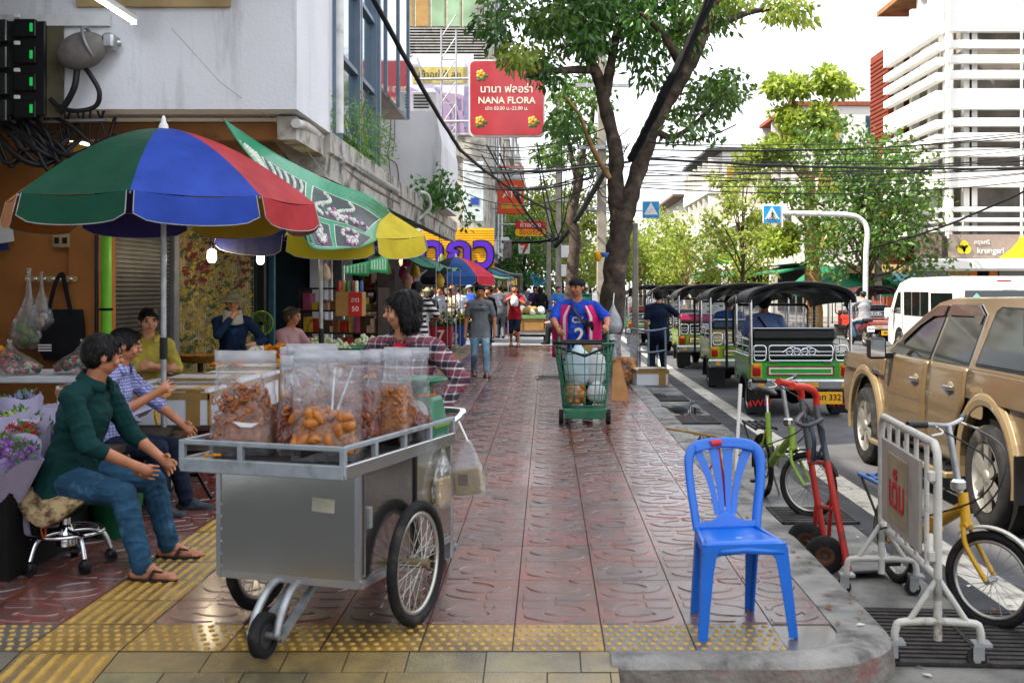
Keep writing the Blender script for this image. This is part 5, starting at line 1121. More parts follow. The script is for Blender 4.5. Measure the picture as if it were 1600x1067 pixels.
# ---- white van driving away in the far lane
vn = thing('van', 'white high roof passenger van with dark windows in the far lane', 'van', (9.42, 23.7, TZ))
M_vw = mat('van_white', '#d6d6d3', .3, vary=.03, coat=.6, rvar=.04)
b = MB(); vp = [(0, .3), (.3, .28)] + arcp(.95, .36, .4, 175, 5, 10) + [(1.5, .25), (3.3, .25)] + arcp(3.95, .36, .4, 175, 5, 10) + [(4.5, .28), (4.85, .35), (4.88, .75), (4.8, 1.0), (4.35, 1.55), (3.9, 1.84), (3.2, 1.95), (.5, 1.96), (.12, 1.88), (.02, 1.1)]
rings = [[(x, 2.4 + (y - 2.4) * s_, 1.0 + (z - 1.0) * s_) for y, z in vp] for x, s_ in ((-.85, .96), (-.835, .98), (-.76, 1), (.76, 1), (.835, .98), (.85, .96))]
b.loft(rings, M_vw, False); b.build('body', vn, bevel=.03)
vs = lambda z: -.852
def vpane(pts, nm, m, off): b = MB(); b.loft([[(vs(z) - off, y, z) for y, z in pts], [(vs(z) + .02, y, z) for y, z in pts]], m, False); return b.build(nm, vn)
vpane([(3.75, 1.08), (4.32, 1.1), (4.28, 1.2), (3.95, 1.6), (3.75, 1.62)], 'window', M_carglass, .006); vpane([(1.75, 1.06), (3.5, 1.06), (3.5, 1.62), (1.75, 1.62)], 'window', M_carglass, .006); vpane([(.25, 1.08), (1.6, 1.08), (1.6, 1.6), (.25, 1.6)], 'window', M_carglass, .006)
for y, z, d in ((2.3, 1.34, (.012, .025, .56)), (2.9, 1.34, (.012, .025, .56)), (3.62, .95, (.02, .012, 1.3))): b = MB(); b.box((vs(1.34) - .008, y, z), d, M_grey); b.build('pillar', vn)
b = MB(); b.box((0, -.02, 1.40), (1.36, .03, .52), M_carglass, bev=.02, rx=-.07); b.build('rear_window', vn); b = MB(); b.box((.15, .03, 1.86), (.3, .03, .04), M_red_l); b.build('brake_light', vn)
b = MB(); b.box((-.45, -.045, 1.52), (.12, .006, .12), mat('sticker', '#7fc0b8', .5), ry=.78); b.build('sticker', vn)
for s_ in (-1, 1): b = MB(); b.box((s_ * .76, .0, .85), (.12, .06, .42), M_red_l, bev=.02); b.build('tail_light', vn)
b = MB(); b.box((0, -.06, .38), (1.6, .14, .22), M_vw, bev=.04); b.build('bumper', vn)
for y in (.95, 3.95):
    for s_ in (-1, 1): wheel(vn, (s_ * .76, y, .33), .33, .2, rim=M_galv, spokes=8)
b = MB(); b.box((-.99, 4.25, 1.1), (.2, .1, .24), M_vw, bev=.03); b.build('wing_mirror', vn); b = MB(); b.box((0, 2.4, .3), (1.5, 4.2, .2), M_dark); b.build('chassis', vn)
# ---- motorcycles
def moto(label, loc, rz, col, box=False, group=None, plate='9กก 41'):
    t = thing('motorcycle', label, 'motorcycle', loc, rz, group); m_ = mat('moto_' + col, col, .3, coat=.5)
    for y in (0, 1.22):
        wheel(t, (0, y, .28), .28, .09, rim=M_alloy, spokes=5)
    b = MB(); b.loft([[(-w, y, z0), (w, y, z0), (w * .8, y, z1), (-w * .8, y, z1)] for y, w, z0, z1 in ((-.28, .06, .62, .72), (0, .13, .45, .74), (.4, .14, .32, .68), (.62, .12, .28, .46), (.8, .14, .3, .5), (1.0, .17, .45, .95), (1.12, .1, .6, 1.0))], m_, True); b.build('body', t, sub=1)
    b = MB(); b.box((0, .12, .77), (.24, .72, .09), M_seat, bev=.04); b.build('seat', t)
    b = MB(); b.tube(spline([(-.34, .78, 1.02), (-.2, .92, 1.04), (0, .98, 1.0), (.2, .92, 1.04), (.34, .78, 1.02)], 4), .016, M_blackpl, 6); b.tube([(0, .98, 1.0), (0, 1.22, .28)], .035, M_galv); b.build('handlebar', t)
    for s_ in (-1, 1): b = MB(); b.tube([(s_ * .22, .92, 1.02), (s_ * .3, .9, 1.18)], .008, M_blackpl, 6); b.ell((s_ * .32, .89, 1.2), (.06, .02, .045), M_blackpl, 10, 6); b.build('mirror', t)
    b = MB(); b.box((0, -.33, .68), (.13, .06, .07), M_red_l, bev=.02); b.build('tail_light', t); b = MB(); b.box((0, -.36, .52), (.22, .012, .17), M_whitep); b.text(plate, .06, M_blackpl, wallM((0, -.368, .52), (1, 0, 0)), .003); b.build('number_plate', t)
    b = MB(); b.tube([(.14, .5, .3), (.15, -.2, .34)], .045, M_galv, 8); b.build('exhaust', t); b = MB(); b.box((0, -.2, .5), (.14, .34, .03), M_blackpl, rx=-.4); b.build('mudguard', t)
    return t
moto('motorcycle ridden away by the man in grey across the road', (9.35, 33.2, TZ), .1, '#5a1a1a', plate='4กข 77')
moto('parked black motorcycle behind the flower buckets under the far umbrella', (-2.28, 30.0, 0), .15, '#17181c', plate='1กธ 92')
mc = moto('black parked motorcycle with green box behind the vendor', (.62, 25.6, 0), R(184), '#1c1c1e')
bx = thing('delivery_box', 'green delivery box on the parked motorcycle beside the tree', 'box', (.80, 25.7, .80)); b = MB(); b.box((0, 0, .3), (.36, .36, .6), mat('box_green', '#2a7a5a', .5), bev=.03); b.build('box_body', bx); b = MB(); b.box((0, 0, .61), (.38, .38, .05), mat('box_green_d', '#1f5a44', .5), bev=.02); b.build('lid', bx)
hm = thing('helmet', 'silver and black helmet resting on the green delivery box', 'helmet', (.80, 25.65, 1.44)); b = MB(); b.ell((0, 0, .12), (.14, .17, .14), M_alloy, 16, 10); b.build('shell', hm); b = MB(); b.ell((0, -.06, .11), (.125, .13, .07), M_blackpl, 14, 8); b.build('visor', hm)
# ---- folding bicycles: local y forward, rear wheel on the origin
def bike(label, loc, rz, col, steer, rack, rust=None):
    t = thing('bicycle', label, 'bicycle', loc, rz); m_ = mat('bike_' + col, col, .4, vary=.15, scale=15, dirt=rust, dscale=9, dthr=.6); r = .245
    def bw(M, parent):
        b = MB(); b.torus((0, 0, 0), r - .022, .022, M_tyre, 'X', 36, 8, M); w = b.build('wheel', parent)
        b = MB(); b.torus((0, 0, 0), r - .052, .011, M_alloy, 'X', 36, 6, M)
        b.build('rim', w); b = MB()
        for k in range(20):
            a = 2 * PI * k / 20; s_ = .018 * (1 if k % 2 else -1); b.tube([(s_, .012 * math.cos(a + .9), .012 * math.sin(a + .9)), (0, (r - .055) * math.cos(a), (r - .055) * math.sin(a))], .0016, M_galv, 4, M=M)
        b.cyl((-.045, 0, 0), (.045, 0, 0), .018, M_galv, 10, M=M); b.build('spokes', w)
    bw(T((0, 0, r)), t)
    hd_ = Vector((0, .93, r)); SM = Matrix.Translation(Vector((0, .80, .62))) @ Euler((0, 0, steer)).to_matrix().to_4x4() @ Matrix.Translation(Vector((0, -.80, -.62)))
    f = MB(); f.tube([(0, .76, .58), (0, .60, .50), (0, .34, .38), (0, .22, .30)], .032, m_, 10); f.tube([(0, .20, .28), (0, .12, .70)], .022, m_, 10); f.tube([(0, .80, .50), (0, .765, .66)], .026, m_, 10)
    for s_ in (-1, 1): f.tube([(s_ * .05, 0, r), (s_ * .04, .2, .29)], .012, m_, 8); f.tube([(s_ * .05, 0, r), (s_ * .02, .14, .56)], .011, m_, 8)
    f.box((0, .48, .44), (.06, .06, .09), m_, bev=.01); f.build('frame', t)
    f = MB()
    for s_ in (-1, 1): f.tube([p for p in spline([(s_ * .03, .80, .49), (s_ * .055, .83, .40), (s_ * .05, .93, r)], 5)], .013, m_, 8, M=SM)
    f.tube([(-.035, .80, .5), (.035, .80, .5)], .02, m_, 8, M=SM); f.build('fork', t)
    fw = thing_part = bpy.data.objects.new('front_assembly', None) if False else None
    bw(SM @ T(tuple(hd_)), t)
    f = MB(); f.tube([(0, .765, .66), (0, .70, 1.0)], .018, M_galv, 10, M=SM); f.box((0, .755, .70), (.06, .07, .06), M_chrome, bev=.015, M=SM); f.build('stem', t)
    f = MB(); f.tube(spline([(-.27, .64, 1.02), (-.15, .69, 1.015), (0, .70, 1.0), (.15, .69, 1.015), (.27, .64, 1.02)], 4), .012, M_galv, 8, M=SM); hb = f.build('handlebar', t)
    for s_ in (-1, 1):
        f = MB(); f.tube([(s_ * .18, .68, 1.015), (s_ * .285, .635, 1.02)], .018, M_blackpl, 10, M=SM); f.build('grip', hb)
        f = MB(); f.tube(spline([(s_ * .13, .7, 1.005), (s_ * .16, .76, .98), (s_ * .24, .74, .97)], 4), .007, M_alloy, 6, M=SM); f.build('brake_lever', hb)
    f = MB(); f.tube(spline([(-.14, .72, 1.0), (-.1, .95, .9), (-.05, .95, .7), (0, .84, .55)], 5), .005, M_blackcab, 5, M=SM); f.tube(spline([(.14, .72, 1.0), (.12, 1.0, .85), (.05, .9, .66), (0, .6, .52), (0, .3, .4)], 5), .005, M_blackcab, 5, M=SM); f.build('brake_cable', t)
    f = MB(); f.tube([(0, .12, .70), (0, .10, .84)], .014, M_chrome, 8); f.loft([[(-.015, .34, .86), (.015, .34, .86), (.015, .34, .875), (-.015, .34, .875)], [(-.03, .22, .85), (.03, .22, .85), (.03, .22, .89), (-.03, .22, .89)], [(-.07, .08, .84), (.07, .08, .84), (.07, .08, .90), (-.07, .08, .90)], [(-.075, .0, .84), (.075, .0, .84), (.07, 0, .9), (-.07, 0, .9)]], M_seat, True); f.build('saddle', t)
    for a0, a1, M_, c in ((20, 190, Matrix.Identity(4), (0, 0, r)), (20, 130, SM, tuple(hd_))):
        f = MB(); f.loft([[(x, c[1] + (r + .022 + dz) * math.cos(R(a)), c[2] + (r + .022 + dz) * math.sin(R(a))) for x, dz in ((-.03, -.008), (0, .006), (.03, -.008), (0, -.001))] for a in [a0 + (a1 - a0) * i / 16 for i in range(17)]], M_blackpl if rust else M_alloy, True, True, M=M_); f.build('mudguard', t)
    f = MB(); mk = mat('rack_' + rack, rack, .45)
    for s_ in (-1, 1): f.tube([(s_ * .085, .08, .56), (s_ * .085, -.34, .58)], .012, mk, 6); f.tube([(s_ * .085, -.3, .57), (s_ * .06, 0, r)], .009, M_blackpl, 6)
    for y in (-.34, -.2, -.06, .08): f.tube([(-.085, y, .57), (.085, y, .57)], .010, mk, 6)
    for x in (-.03, .03): f.tube([(x, -.34, .58), (x, .08, .56)], .007, mk, 6)
    f.build('rear_rack', t)
    f = MB(); f.torus((.045, .22, .28), .085, .006, M_blackpl, 'X', 24, 5); f.tube([(.05, .22, .28), (.06, .14, .15)], .009, M_alloy, 6); f.tube([(-.05, .22, .28), (-.06, .30, .41)], .009, M_alloy, 6); f.box((.10, .14, .15), (.09, .06, .02), M_blackpl); f.box((-.1, .30, .41), (.09, .06, .02), M_blackpl); f.build('crankset', t)
    f = MB(); f.tube([(-.05, .05, .24), (-.14, -.02, .005)], .009, M_galv, 6); f.build('kickstand', t)
    return t
bike('lime green folding bicycle leaning at the kerb behind the blue chair', (1.78, 9.32, TZ), R(180 + 5), '#7fa03a', R(40), '#1c1c1e', '#8a4a2a')
bike('yellow folding bicycle with blue rack parked behind the white barrier', (2.03, 6.58, TZ), R(180 + 8), '#c4941a', R(34), '#3a6aa8')
# ================================================================== umbrellas, banner, stalls and goods
def umbrella(label, loc, h_rim, h_top, r, cols, tilt=(0, 0), rz=0.0, n=8, val=.2, pole_m=None, lean=None):
    t = thing('market_umbrella', label, 'umbrella', loc, rz); ms = [cloth('umb_' + c, c, bump=.5, bscale=7, rough=.45) if False else mat('umb_' + c, c, .6, vary=.14, scale=4, bump=.5, bscale=6, col2=None) for c in cols]
    M = Matrix.Translation(Vector((0, 0, h_rim))) @ Euler((tilt[0], tilt[1], 0)).to_matrix().to_4x4(); hh = h_top - h_rim
    for k in range(n):
        a0, a1 = 2 * PI * k / n, 2 * PI * (k + 1) / n; m_ = ms[k % len(ms)]
        def fn(u, v):
            e0 = Vector((math.cos(a0), math.sin(a0), 0)); e1 = Vector((math.cos(a1), math.sin(a1), 0)); p = (e0.lerp(e1, u)) * r * v
            sag = -.05 * math.sin(PI * u) * v * (1 - v * .3); return (p.x, p.y, hh * (1 - v ** 1.65) + sag * .6)
        def fv(u, v):
            e0 = Vector((math.cos(a0), math.sin(a0), 0)); e1 = Vector((math.cos(a1), math.sin(a1), 0)); s_ = .03 + .94 * u; p = e0.lerp(e1, s_) * (r * (1 + .035 * v))
            ed = abs(2 * u - 1) ** 8; return (p.x, p.y, -.03 * math.sin(PI * u) - val * v * (1 - .22 * ed))
        b = MB(); b.sheet(fn, 8, 10, m_, 0, M); b.sheet(fv, 10, 4, m_, 0, M); g = b.build('canopy_panel', t)
        b = MB(); b.tube([M @ Vector(fv(0, v / 6)) for v in range(7)] + [M @ Vector(fv(u / 10, 1)) for u in range(1, 11)] + [M @ Vector(fv(1, 1 - v / 6)) for v in range(1, 7)], .004, M_pvc, 5); b.build('piping', g)
        b = MB(); b.tube([M @ Vector((0, 0, hh * .35)), M @ Vector(tuple(0.62 * x for x in fn(0, 1)[:2]) + (fn(0, .62)[2] - .03,))], .007, M_galv, 5); b.tube([M @ (Vector(fn(0, v / 8)) - Vector((0, 0, .018))) for v in range(9)], .008, M_galv, 5); b.build('rib', t)
    b = MB(); p0 = Vector(lean) if lean else Vector((0, 0, 0)); top = M @ Vector((0, 0, hh)); b.tube([p0, top], .022, pole_m or M_galv, 10); b.tube([p0 + (top - p0) * .36, p0 + (top - p0) * .42], .03, M_blackpl, 10); b.build('pole', t)
    b = MB(); b.lathe([(.04, -.02), (.035, .02), (.02, .05), (.012, .09), (.001, .1)], M_whitep, 12, M @ T((0, 0, hh))); b.build('finial', t)
    b = MB(); b.lathe([(.2, 0), (.2, .05), (.05, .09), (.03, .25)], M_conc, 16, T(p0)); b.build('base', t); return t
U1 = ['#1c3fae', '#a31c26', '#8a3038', '#c9a21c', '#37306a', '#a5661a', '#a5661a', '#0f4a34']
u1 = umbrella('large umbrella of green, blue and red panels over the seated flower sellers', (-2.98, 8.8, 0), 2.22, 2.80, 1.16, ['#1f3d94', '#98161f', '#8f1a20', '#b8941c', '#37306a', '#a5661a', '#9a5a14', '#06402c'], (0, 0), R(-82))
b = MB(); b.torus((0, 0, .74), .035, .02, mat('yellow_strap', '#d0a01c', .7)); b.tube(spline([(.03, -.03, .74), (.06, -.05, .6), (.02, -.04, .5), (.05, -.05, .68)], 5), .012, mat('yellow_strap', '#d0a01c'), 6); b.build('strap', u1)
umbrella('yellow and purple umbrella tilted beneath the green banner', (-2.50, 12.4, 0), 2.2, 2.66, 1.18, ['#b8a51c', '#b8a51c', '#6f62a8', '#1f2350', '#2a2a5c', '#2a2a5c', '#1f2350', '#1f2350'], (-.06, .10), R(-95), lean=(-.12, .0, 0))
umbrella('far umbrella of black, blue, red and yellow panels over the flower buckets', (-2.36, 29.2, 0), 1.86, 2.36, 1.02, ['#1b4a86', '#b3243a', '#c08a1c', '#8a1a2a', '#2a2a4a', '#1a2a3a', '#16181c', '#14161a'], (0, 0), R(-100))
# green vinyl banner slung from the ceiling over both umbrellas
bn = thing('vinyl_banner', 'green vinyl banner printed with garlands draped over the umbrellas', 'banner', P(500, 300, 10.5)); o = P(500, 300, 10.5)
M_bg = mat('banner_teal', '#128a62', .35, vary=.12, scale=3, bump=.3, bscale=6, coat=.2); M_bgd = mat('banner_dark_green', '#0c6a44', .35, vary=.12, scale=3); M_bp = mat('print_panel', '#27343a', .35, vary=.3, scale=6); M_fw = mat('garland_white', '#cfd6c8', .5, vary=.2, scale=30); M_fp = mat('garland_pink', '#b070a0', .5, vary=.3, scale=30)
ctl = [[P(348, 186, 9.9), P(430, 240, 10.3), P(516, 284, 10.9), P(588, 312, 11.9), P(634, 358, 13.0)],
       [P(374, 225, 9.75), P(436, 270, 10.1), P(505, 305, 10.6), P(565, 330, 11.4), P(612, 362, 12.4)],
       [P(420, 280, 9.65), P(450, 312, 9.95), P(500, 332, 10.3), P(552, 348, 10.9), P(596, 372, 11.8)],
       [P(462, 326, 9.6), P(474, 350, 9.8), P(506, 362, 10.1), P(545, 370, 10.6), P(580, 380, 11.2)],
       [P(482, 384, 9.62), P(492, 390, 9.8), P(515, 391, 10.0), P(540, 389, 10.3), P(562, 388, 10.8)]]
def cr(a, t):
    n = len(a) - 1; x = min(max(t, 0), .9999) * n; i = int(x); f = x - i; A, B, C, D = a[max(i - 1, 0)], a[i], a[i + 1], a[min(i + 2, n)]
    return .5 * ((2 * B) + (C - A) * f + (2 * A - 5 * B + 4 * C - D) * f * f + (3 * B - A - 3 * C + D) * f ** 3)
def ban(u, v, off=0.0):
    p = cr([cr(rw, u) for rw in ctl], v)
    if off:
        e = .02; du = ban(min(u + e, 1), v) - ban(max(u - e, 0), v); dv = ban(u, min(v + e, 1)) - ban(u, max(v - e, 0)); nn = du.cross(dv).normalized()
        if nn.y > 0: nn = -nn
        p = p + nn * off
    return p
b = MB(); b.sheet(lambda u, v: ban(u, v) - o, 30, 26, M_bg, .006); b.build('sheet', bn)
b = MB(); b.sheet(lambda u, v: ban(.0 + u, .0 + v * .17, .006) - o, 30, 4, M_bgd, 0); b.build('top_strip', bn)
def panel(u0, u1, v0, v1, kind):
    b = MB(); b.sheet(lambda u, v: ban(u0 + (u1 - u0) * u, v0 + (v1 - v0) * v, .008) - o, 8, 8, M_fw); b.sheet(lambda u, v: ban(u0 + .008 + (u1 - u0 - .016) * u, v0 + .01 + (v1 - v0 - .02) * v, .012) - o, 8, 8, M_bp); pn = b.build('picture_panel', bn)
    b = MB(); q = random.Random(int(u0 * 100 + v0 * 10))
    def put(u, v, s_, m_): b.ell(ban(u0 + (u1 - u0) * u, v0 + (v1 - v0) * v, .014) - o, (s_, s_ * .5, s_), m_, 7, 5)
    if kind == 0:
        for k in range(24): a = 2 * PI * k / 24; put(.42 + .22 * math.cos(a), .3 + .2 * math.sin(a), .022, M_fw if k % 3 else M_fp)
        for k in range(34): put(.55 + q.gauss(0, .10), .68 + q.gauss(0, .1), .02, q.choice([M_fw, M_fw, M_fp]))
    elif kind == 1:
        for s_ in (0, 1):
            for k in range(16): put(.16 + s_ * .36 + .1 * math.sin(k * .42), .12 + k * .05, .024, M_fw)
        for k in range(50): put(.5 + q.gauss(0, .2), .75 + q.gauss(0, .08), .022, q.choice([M_fw, M_fw, M_fp]))
    else:
        for s_ in range(5):
            for k in range(18): put(.12 + s_ * .18 + .04 * math.sin(k * .5), .1 + k * .047, .02, M_fw)
    b.build('garland_print', pn)
panel(.03, .13, .20, .62, 2); panel(.16, .40, .20, .60, 2); panel(.43, .86, .20, .58, 1); panel(.06, .24, .66, .94, 0); panel(.28, .56, .64, .95, 0); panel(.60, .93, .62, .95, 0)
b = MB(); b.tube([P(268, 45, 10.2) - o, P(345, 130, 10.2) - o, P(470, 220, 11) - o], .003, M_galv, 4); b.tube([P(474, 228, 11.2) - o, P(516, 284, 10.9) - o], .004, M_galv, 4); b.build('cord', bn)
bn2 = thing('vinyl_banner', 'small green banner of white garlands hanging beyond the yellow umbrella', 'banner', P(572, 422, 15)); o = P(572, 422, 15)
for x0, x1, y0, y1 in ((538, 576, 412, 428), (577, 606, 403, 424)):
    b = MB(); A, B_, C, D = P(x0, y0 + 4, 15), P(x1, y0 - 4, 15.4), P(x1, y1 + 4, 15.4), P(x0, y1, 15); f = lambda u, v, k=0.0: (A.lerp(B_, u)).lerp(D.lerp(C, u), v) - o + Vector((0, -.01 * k, 0))
    b.sheet(lambda u, v: f(u, v), 6, 4, mat('banner_bright', '#1fa05a', .4), .006); b.sheet(lambda u, v: f(.06 + .88 * u, .15 + .7 * v, 1), 6, 4, M_bp)
    for s_ in range(6):
        for k in range(7): b.ell(f(.13 + s_ * .145, .22 + k * .09, 2), (.014, .006, .014), M_fw, 6, 4)
    b.build('sheet', bn2)
# white foam boxes taped with brown tape, resting on a plank over red stools
M_foam = mat('white_foam', '#c9ccd2', .7, vary=.06, bump=.15, bscale=120); M_bagfilm2 = film('clear_film', haze=.10, gloss=.3); M_tape = mat('brown_tape', '#8f6f3c', .3, vary=.15, scale=12); M_blue = mat('blue_ink', '#1f4ea0', .6); M_card = mat('brown_card', '#9a7644', .8, vary=.12, scale=8); M_rstool = mat('red_plastic', '#a51420', .4)
def foam_box(label, loc, d, rz=0.0, txt=None, group='white foam flower boxes'):
    t = thing('foam_box', label, 'foam box', loc, rz, group); w, l, h = d
    b = MB(); b.box((0, 0, h * .41), (w, l, h * .80), M_foam, bev=.008); b.build('box_body', t); b = MB(); b.box((0, 0, h * .91), (w + .012, l + .012, h * .17), M_foam, bev=.008); b.build('lid', t)
    b = MB(); b.box((0, 0, h * .82), (w + .014, l + .014, .055), M_tape); b.box((w * .3, 0, h * .5), (.11, l + .018, h * 1.005), M_tape); b.box((0, -l * .5 + .02, h * .99), (w * .9, .08, .018), M_tape); b.box((0, l * .5 - .02, h * .99), (w * .9, .08, .018), M_tape)
    b.box((w / 2, -l / 2 + .018, h * .45), (.018, .05, h * .86), M_tape); b.box((w / 2, l / 2 - .018, h * .45), (.018, .05, h * .86), M_tape); b.build('tape', t)
    if txt: b = MB(); b.text(txt, .13, M_blue, Matrix(((0, 0, 1, w / 2 + .004), (1, 0, 0, 0), (0, 1, 0, h * .42), (0, 0, 0, 1))), .003, bold=.012); b.torus((w / 2 + .003, 0, h * .42), .10, .004, M_blue, 'X', M=None) ; b.build('lettering', t)
    return t
M_plank = mat('dark_plank', '#3a3029', .7, vary=.2)
b = MB(); b.box((-2.95, 10.6, .455), (.8, 3.4, .03), M_plank); solo(b, 'plank', 'dark plank carrying the white foam boxes on red stools', 'plank')
def stool(label, loc):
    t = thing('plastic_stool', label, 'stool', loc, 0, 'red plastic stools under the plank'); b = MB(); b.box((0, 0, .425), (.28, .28, .03), M_rstool, bev=.01); b.build('seat', t)
    for sx_ in (-1, 1):
        for sy in (-1, 1): b = MB(); b.loft([[(sx_ * .15 + dx, sy * .15 + dy, 0) for dx, dy in ((-.03, -.03), (.03, -.03), (.03, .03), (-.03, .03))], [(sx_ * .11 + dx, sy * .11 + dy, .41) for dx, dy in ((-.035, -.035), (.035, -.035), (.035, .035), (-.035, .035))]], M_rstool, False); b.build('leg', t)
for y in (9.75, 10.9, 12.0): stool('red plastic stool holding up the plank of foam boxes', (-2.78, y, 0))
foam_box('white foam box nearest the umbrella pole with wide brown tape', (-2.98, 9.18, .47), (.62, .48, .29)); foam_box('white foam box lettered BF behind the nearest box', (-2.90, 9.78, .47), (.68, .62, .33), 0, 'BF'); foam_box('third white foam box along the plank', (-2.86, 10.48, .47), (.62, .62, .31)); foam_box('white foam box left of the lettered box under the yellow woman', (-3.62, 9.5, .47), (.6, .9, .31))
foam_box('white foam box fourth along the plank with garlands on its lid', (-2.82, 11.2, .47), (.6, .6, .33), 0, None); foam_box('foam box lettered sh next to the marigold garlands', (-2.38, 11.6, .47), (.5, .5, .36), 0, None)
b = MB(); b.text('sh', .17, M_blue, wallM((-2.36, 11.345, .66), (1, 0, 0)), .004, bold=.015); b.box((-2.38, 11.349, .76), (.44, .004, .12), M_card); solo(b, 'printed_label', 'blue printed letters sh on a foam box face', 'label')
M_mari = mat('marigold', '#c8700e', .7, vary=.3, scale=40, col2='#d98f14'); M_jas = mat('jasmine', '#c9cdb0', .7, vary=.25, scale=40, col2='#a9b584'); M_rose = mat('rose_red', '#9a1530', .6, vary=.4, scale=30, col2='#c05a70'); M_leafd = mat('leaf_dark', '#2f4a22', .6)
def pile(name, label, cat, c, rad, n, m_, s_, group=None, m2=None, seed=0, zs=.55):
    b = MB(); q = random.Random(seed)
    for k in range(n):
        a, d = q.uniform(0, 2 * PI), math.sqrt(q.random()); x, y = rad[0] * d * math.cos(a), rad[1] * d * math.sin(a); z = (1 - d * d) * rad[2] * q.uniform(.55, 1.0)
        b.ell((x, y, z + s_ * .4), (s_ * q.uniform(.8, 1.2), s_ * q.uniform(.8, 1.2), s_ * zs * q.uniform(.9, 1.3)), m_ if (m2 is None or q.random() < .7) else m2, 7, 5)
    return solo(b, name, label, cat, group, c)
def tray_table(label, c, d, h, m_):
    t = thing('stall_table', label, 'table', c); b = MB(); b.box((0, 0, h - .03), (d[0], d[1], .06), m_, bev=.01); b.build('tabletop', t)
    for sx_ in (-1, 1):
        for sy in (-1, 1): b = MB(); b.tube([(sx_ * (d[0] / 2 - .06), sy * (d[1] / 2 - .06), 0), (sx_ * (d[0] / 2 - .06), sy * (d[1] / 2 - .06), h - .06)], .02, M_galv, 8); b.build('leg', t)
    return t
tray_table('white topped flower table running along behind the foam boxes', (-2.75, 13.2, 0), (1.5, 2.6), .74, M_whitep)
tray_table('white foam topped table of rose bags before the orange wall', (-4.9, 10.2, 0), (1.9, .9), .80, M_foam)
pile('marigold_heap', 'heap of orange marigolds beside the weighing scale', 'flowers', (-2.95, 12.4, .75), (.30, .26, .2), 130, M_mari, .034, seed=1); pile('marigold_heap', 'low orange marigold row on the near end of the flower table', 'flowers', (-3.25, 12.15, .75), (.2, .15, .08), 50, M_mari, .034, seed=2)
pile('marigold_garlands', 'stack of orange marigold garlands behind the plaid shirt woman', 'flowers', (-1.98, 12.0, .62), (.26, .25, .20), 190, M_mari, .03, seed=3); pile('marigold_heap', 'few marigolds on the foam box by the wicker tray', 'flowers', (-3.1, 10.9, .80), (.16, .12, .07), 30, M_mari, .034, seed=4)
for i, (x, y, r) in enumerate(((-2.45, 13.0, .26), (-2.15, 13.5, .28), (-2.75, 13.5, .24))): pile('jasmine_bag', ('clear bag heaped with pale jasmine buds nearest the post', 'largest pale jasmine heap beside the green basin', 'pale jasmine heap behind the pink shirted woman')[i], 'flowers', (x, y, .75), (r, r * .9, r * .9), 200, M_jas, .022, 'jasmine heaps', seed=10 + i, zs=.9)
b = MB(); b.lathe([(.26, 0), (.34, .16), (.36, .17), (.33, .155), (.25, .02), (.001, .02)], mat('green_basin', '#0f6a46', .4), 24); solo(b, 'basin', 'green plastic basin by the jasmine', 'basin', None, (-2.05, 12.9, .72))
b = MB(); b.lathe([(.17, 0), (.24, .07), (.25, .08), (.22, .07), (.15, .015), (.001, .015)], mat('wicker', '#9a6a2a', .8, vary=.4, scale=40, bump=.8, bscale=90), 24); solo(b, 'wicker_tray', 'round wicker tray in front of the woman in the sun hat', 'tray', None, (-3.55, 11.6, .8))
tb_ = thing('tripod_stand', 'small stand under the wicker tray', 'stand', (-3.55, 11.6, 0)); b = MB(); b.tube([(0, 0, 0), (0, 0, .8)], .03, M_plank); b.build('post', tb_); b = MB(); b.lathe([(.2, 0), (.2, .03), (.03, .05)], M_plank); b.build('base', tb_)
for i, (x, y, s_) in enumerate(((-4.72, 9.95, .20), (-4.12, 10.05, .19))):
    t = thing('rose_bag', ('clear bag of red and white roses on the foam table', 'second clear bag of roses behind the green shirted man')[i], 'flowers', (x, y, .81), 0, 'bags of roses'); b = MB(); q = random.Random(i)
    for k in range(60): a, d = q.uniform(0, 6.3), math.sqrt(q.random()); b.ell((s_ * 1.2 * d * math.cos(a), s_ * .8 * d * math.sin(a), (1 - d * d) * .12 + .02), (.03, .03, .026), q.choice([M_rose, M_rose, M_jas, M_leafd]), 7, 5)
    b.build('roses', t); b = MB(); rr_ = []
    for z, r in ((0, 1.25), (.06, 1.3), (.13, .95), (.19, .4), (.26, .08), (.30, .12)): rr_.append([(s_ * r * (1 + q.uniform(-.1, .1)) * math.cos(2 * PI * j / 18), s_ * r * .8 * (1 + q.uniform(-.1, .1)) * math.sin(2 * PI * j / 18), z) for j in range(18)])
    b.loft(rr_, M_bagfilm2, True, False); b.build('bag_film', t)
pile('marigold_heap', 'orange marigold heap on white boxes at the left edge', 'flowers', (-5.05, 10.3, .86), (.22, .2, .16), 90, M_mari, .036, seed=6)
# bouquets wrapped in white paper at the left edge
M_paper = mat('bouquet_paper', '#a9a3bd', .75, vary=.1, scale=3, bump=.3, bscale=15); M_bl = (mat('flower_red', '#a30f1e', .6, vary=.4, scale=40), mat('flower_mauve', '#8a4a9a', .6, vary=.4, scale=40), mat('flower_violet', '#3a2070', .6, vary=.3, scale=40), mat('flower_lime', '#a3b04a', .6), mat('flower_paleviolet', '#9a9ac0', .6))
M_pt = [leafmat('petal_%s' % n_, a_, b_, .6, .3) for n_, a_, b_ in (('red', '#8a0c1a', '#b8202a'), ('mauve', '#7a4490', '#a878b8'), ('violet', '#2c1860', '#4a3090'), ('lime', '#93a040', '#c0c878'), ('lilac', '#8a8ab8', '#b8b8d0'))]
bq_n = ('red bouquet wrapped in white paper at the left edge', 'mauve bouquet wrapped in white paper nearest the camera', 'violet bouquet wrapped in white paper behind the red one', 'lime topped bouquet in white paper behind', 'pale lilac wrapped bouquet at the back of the table', 'mauve tipped bouquet at the very left edge')
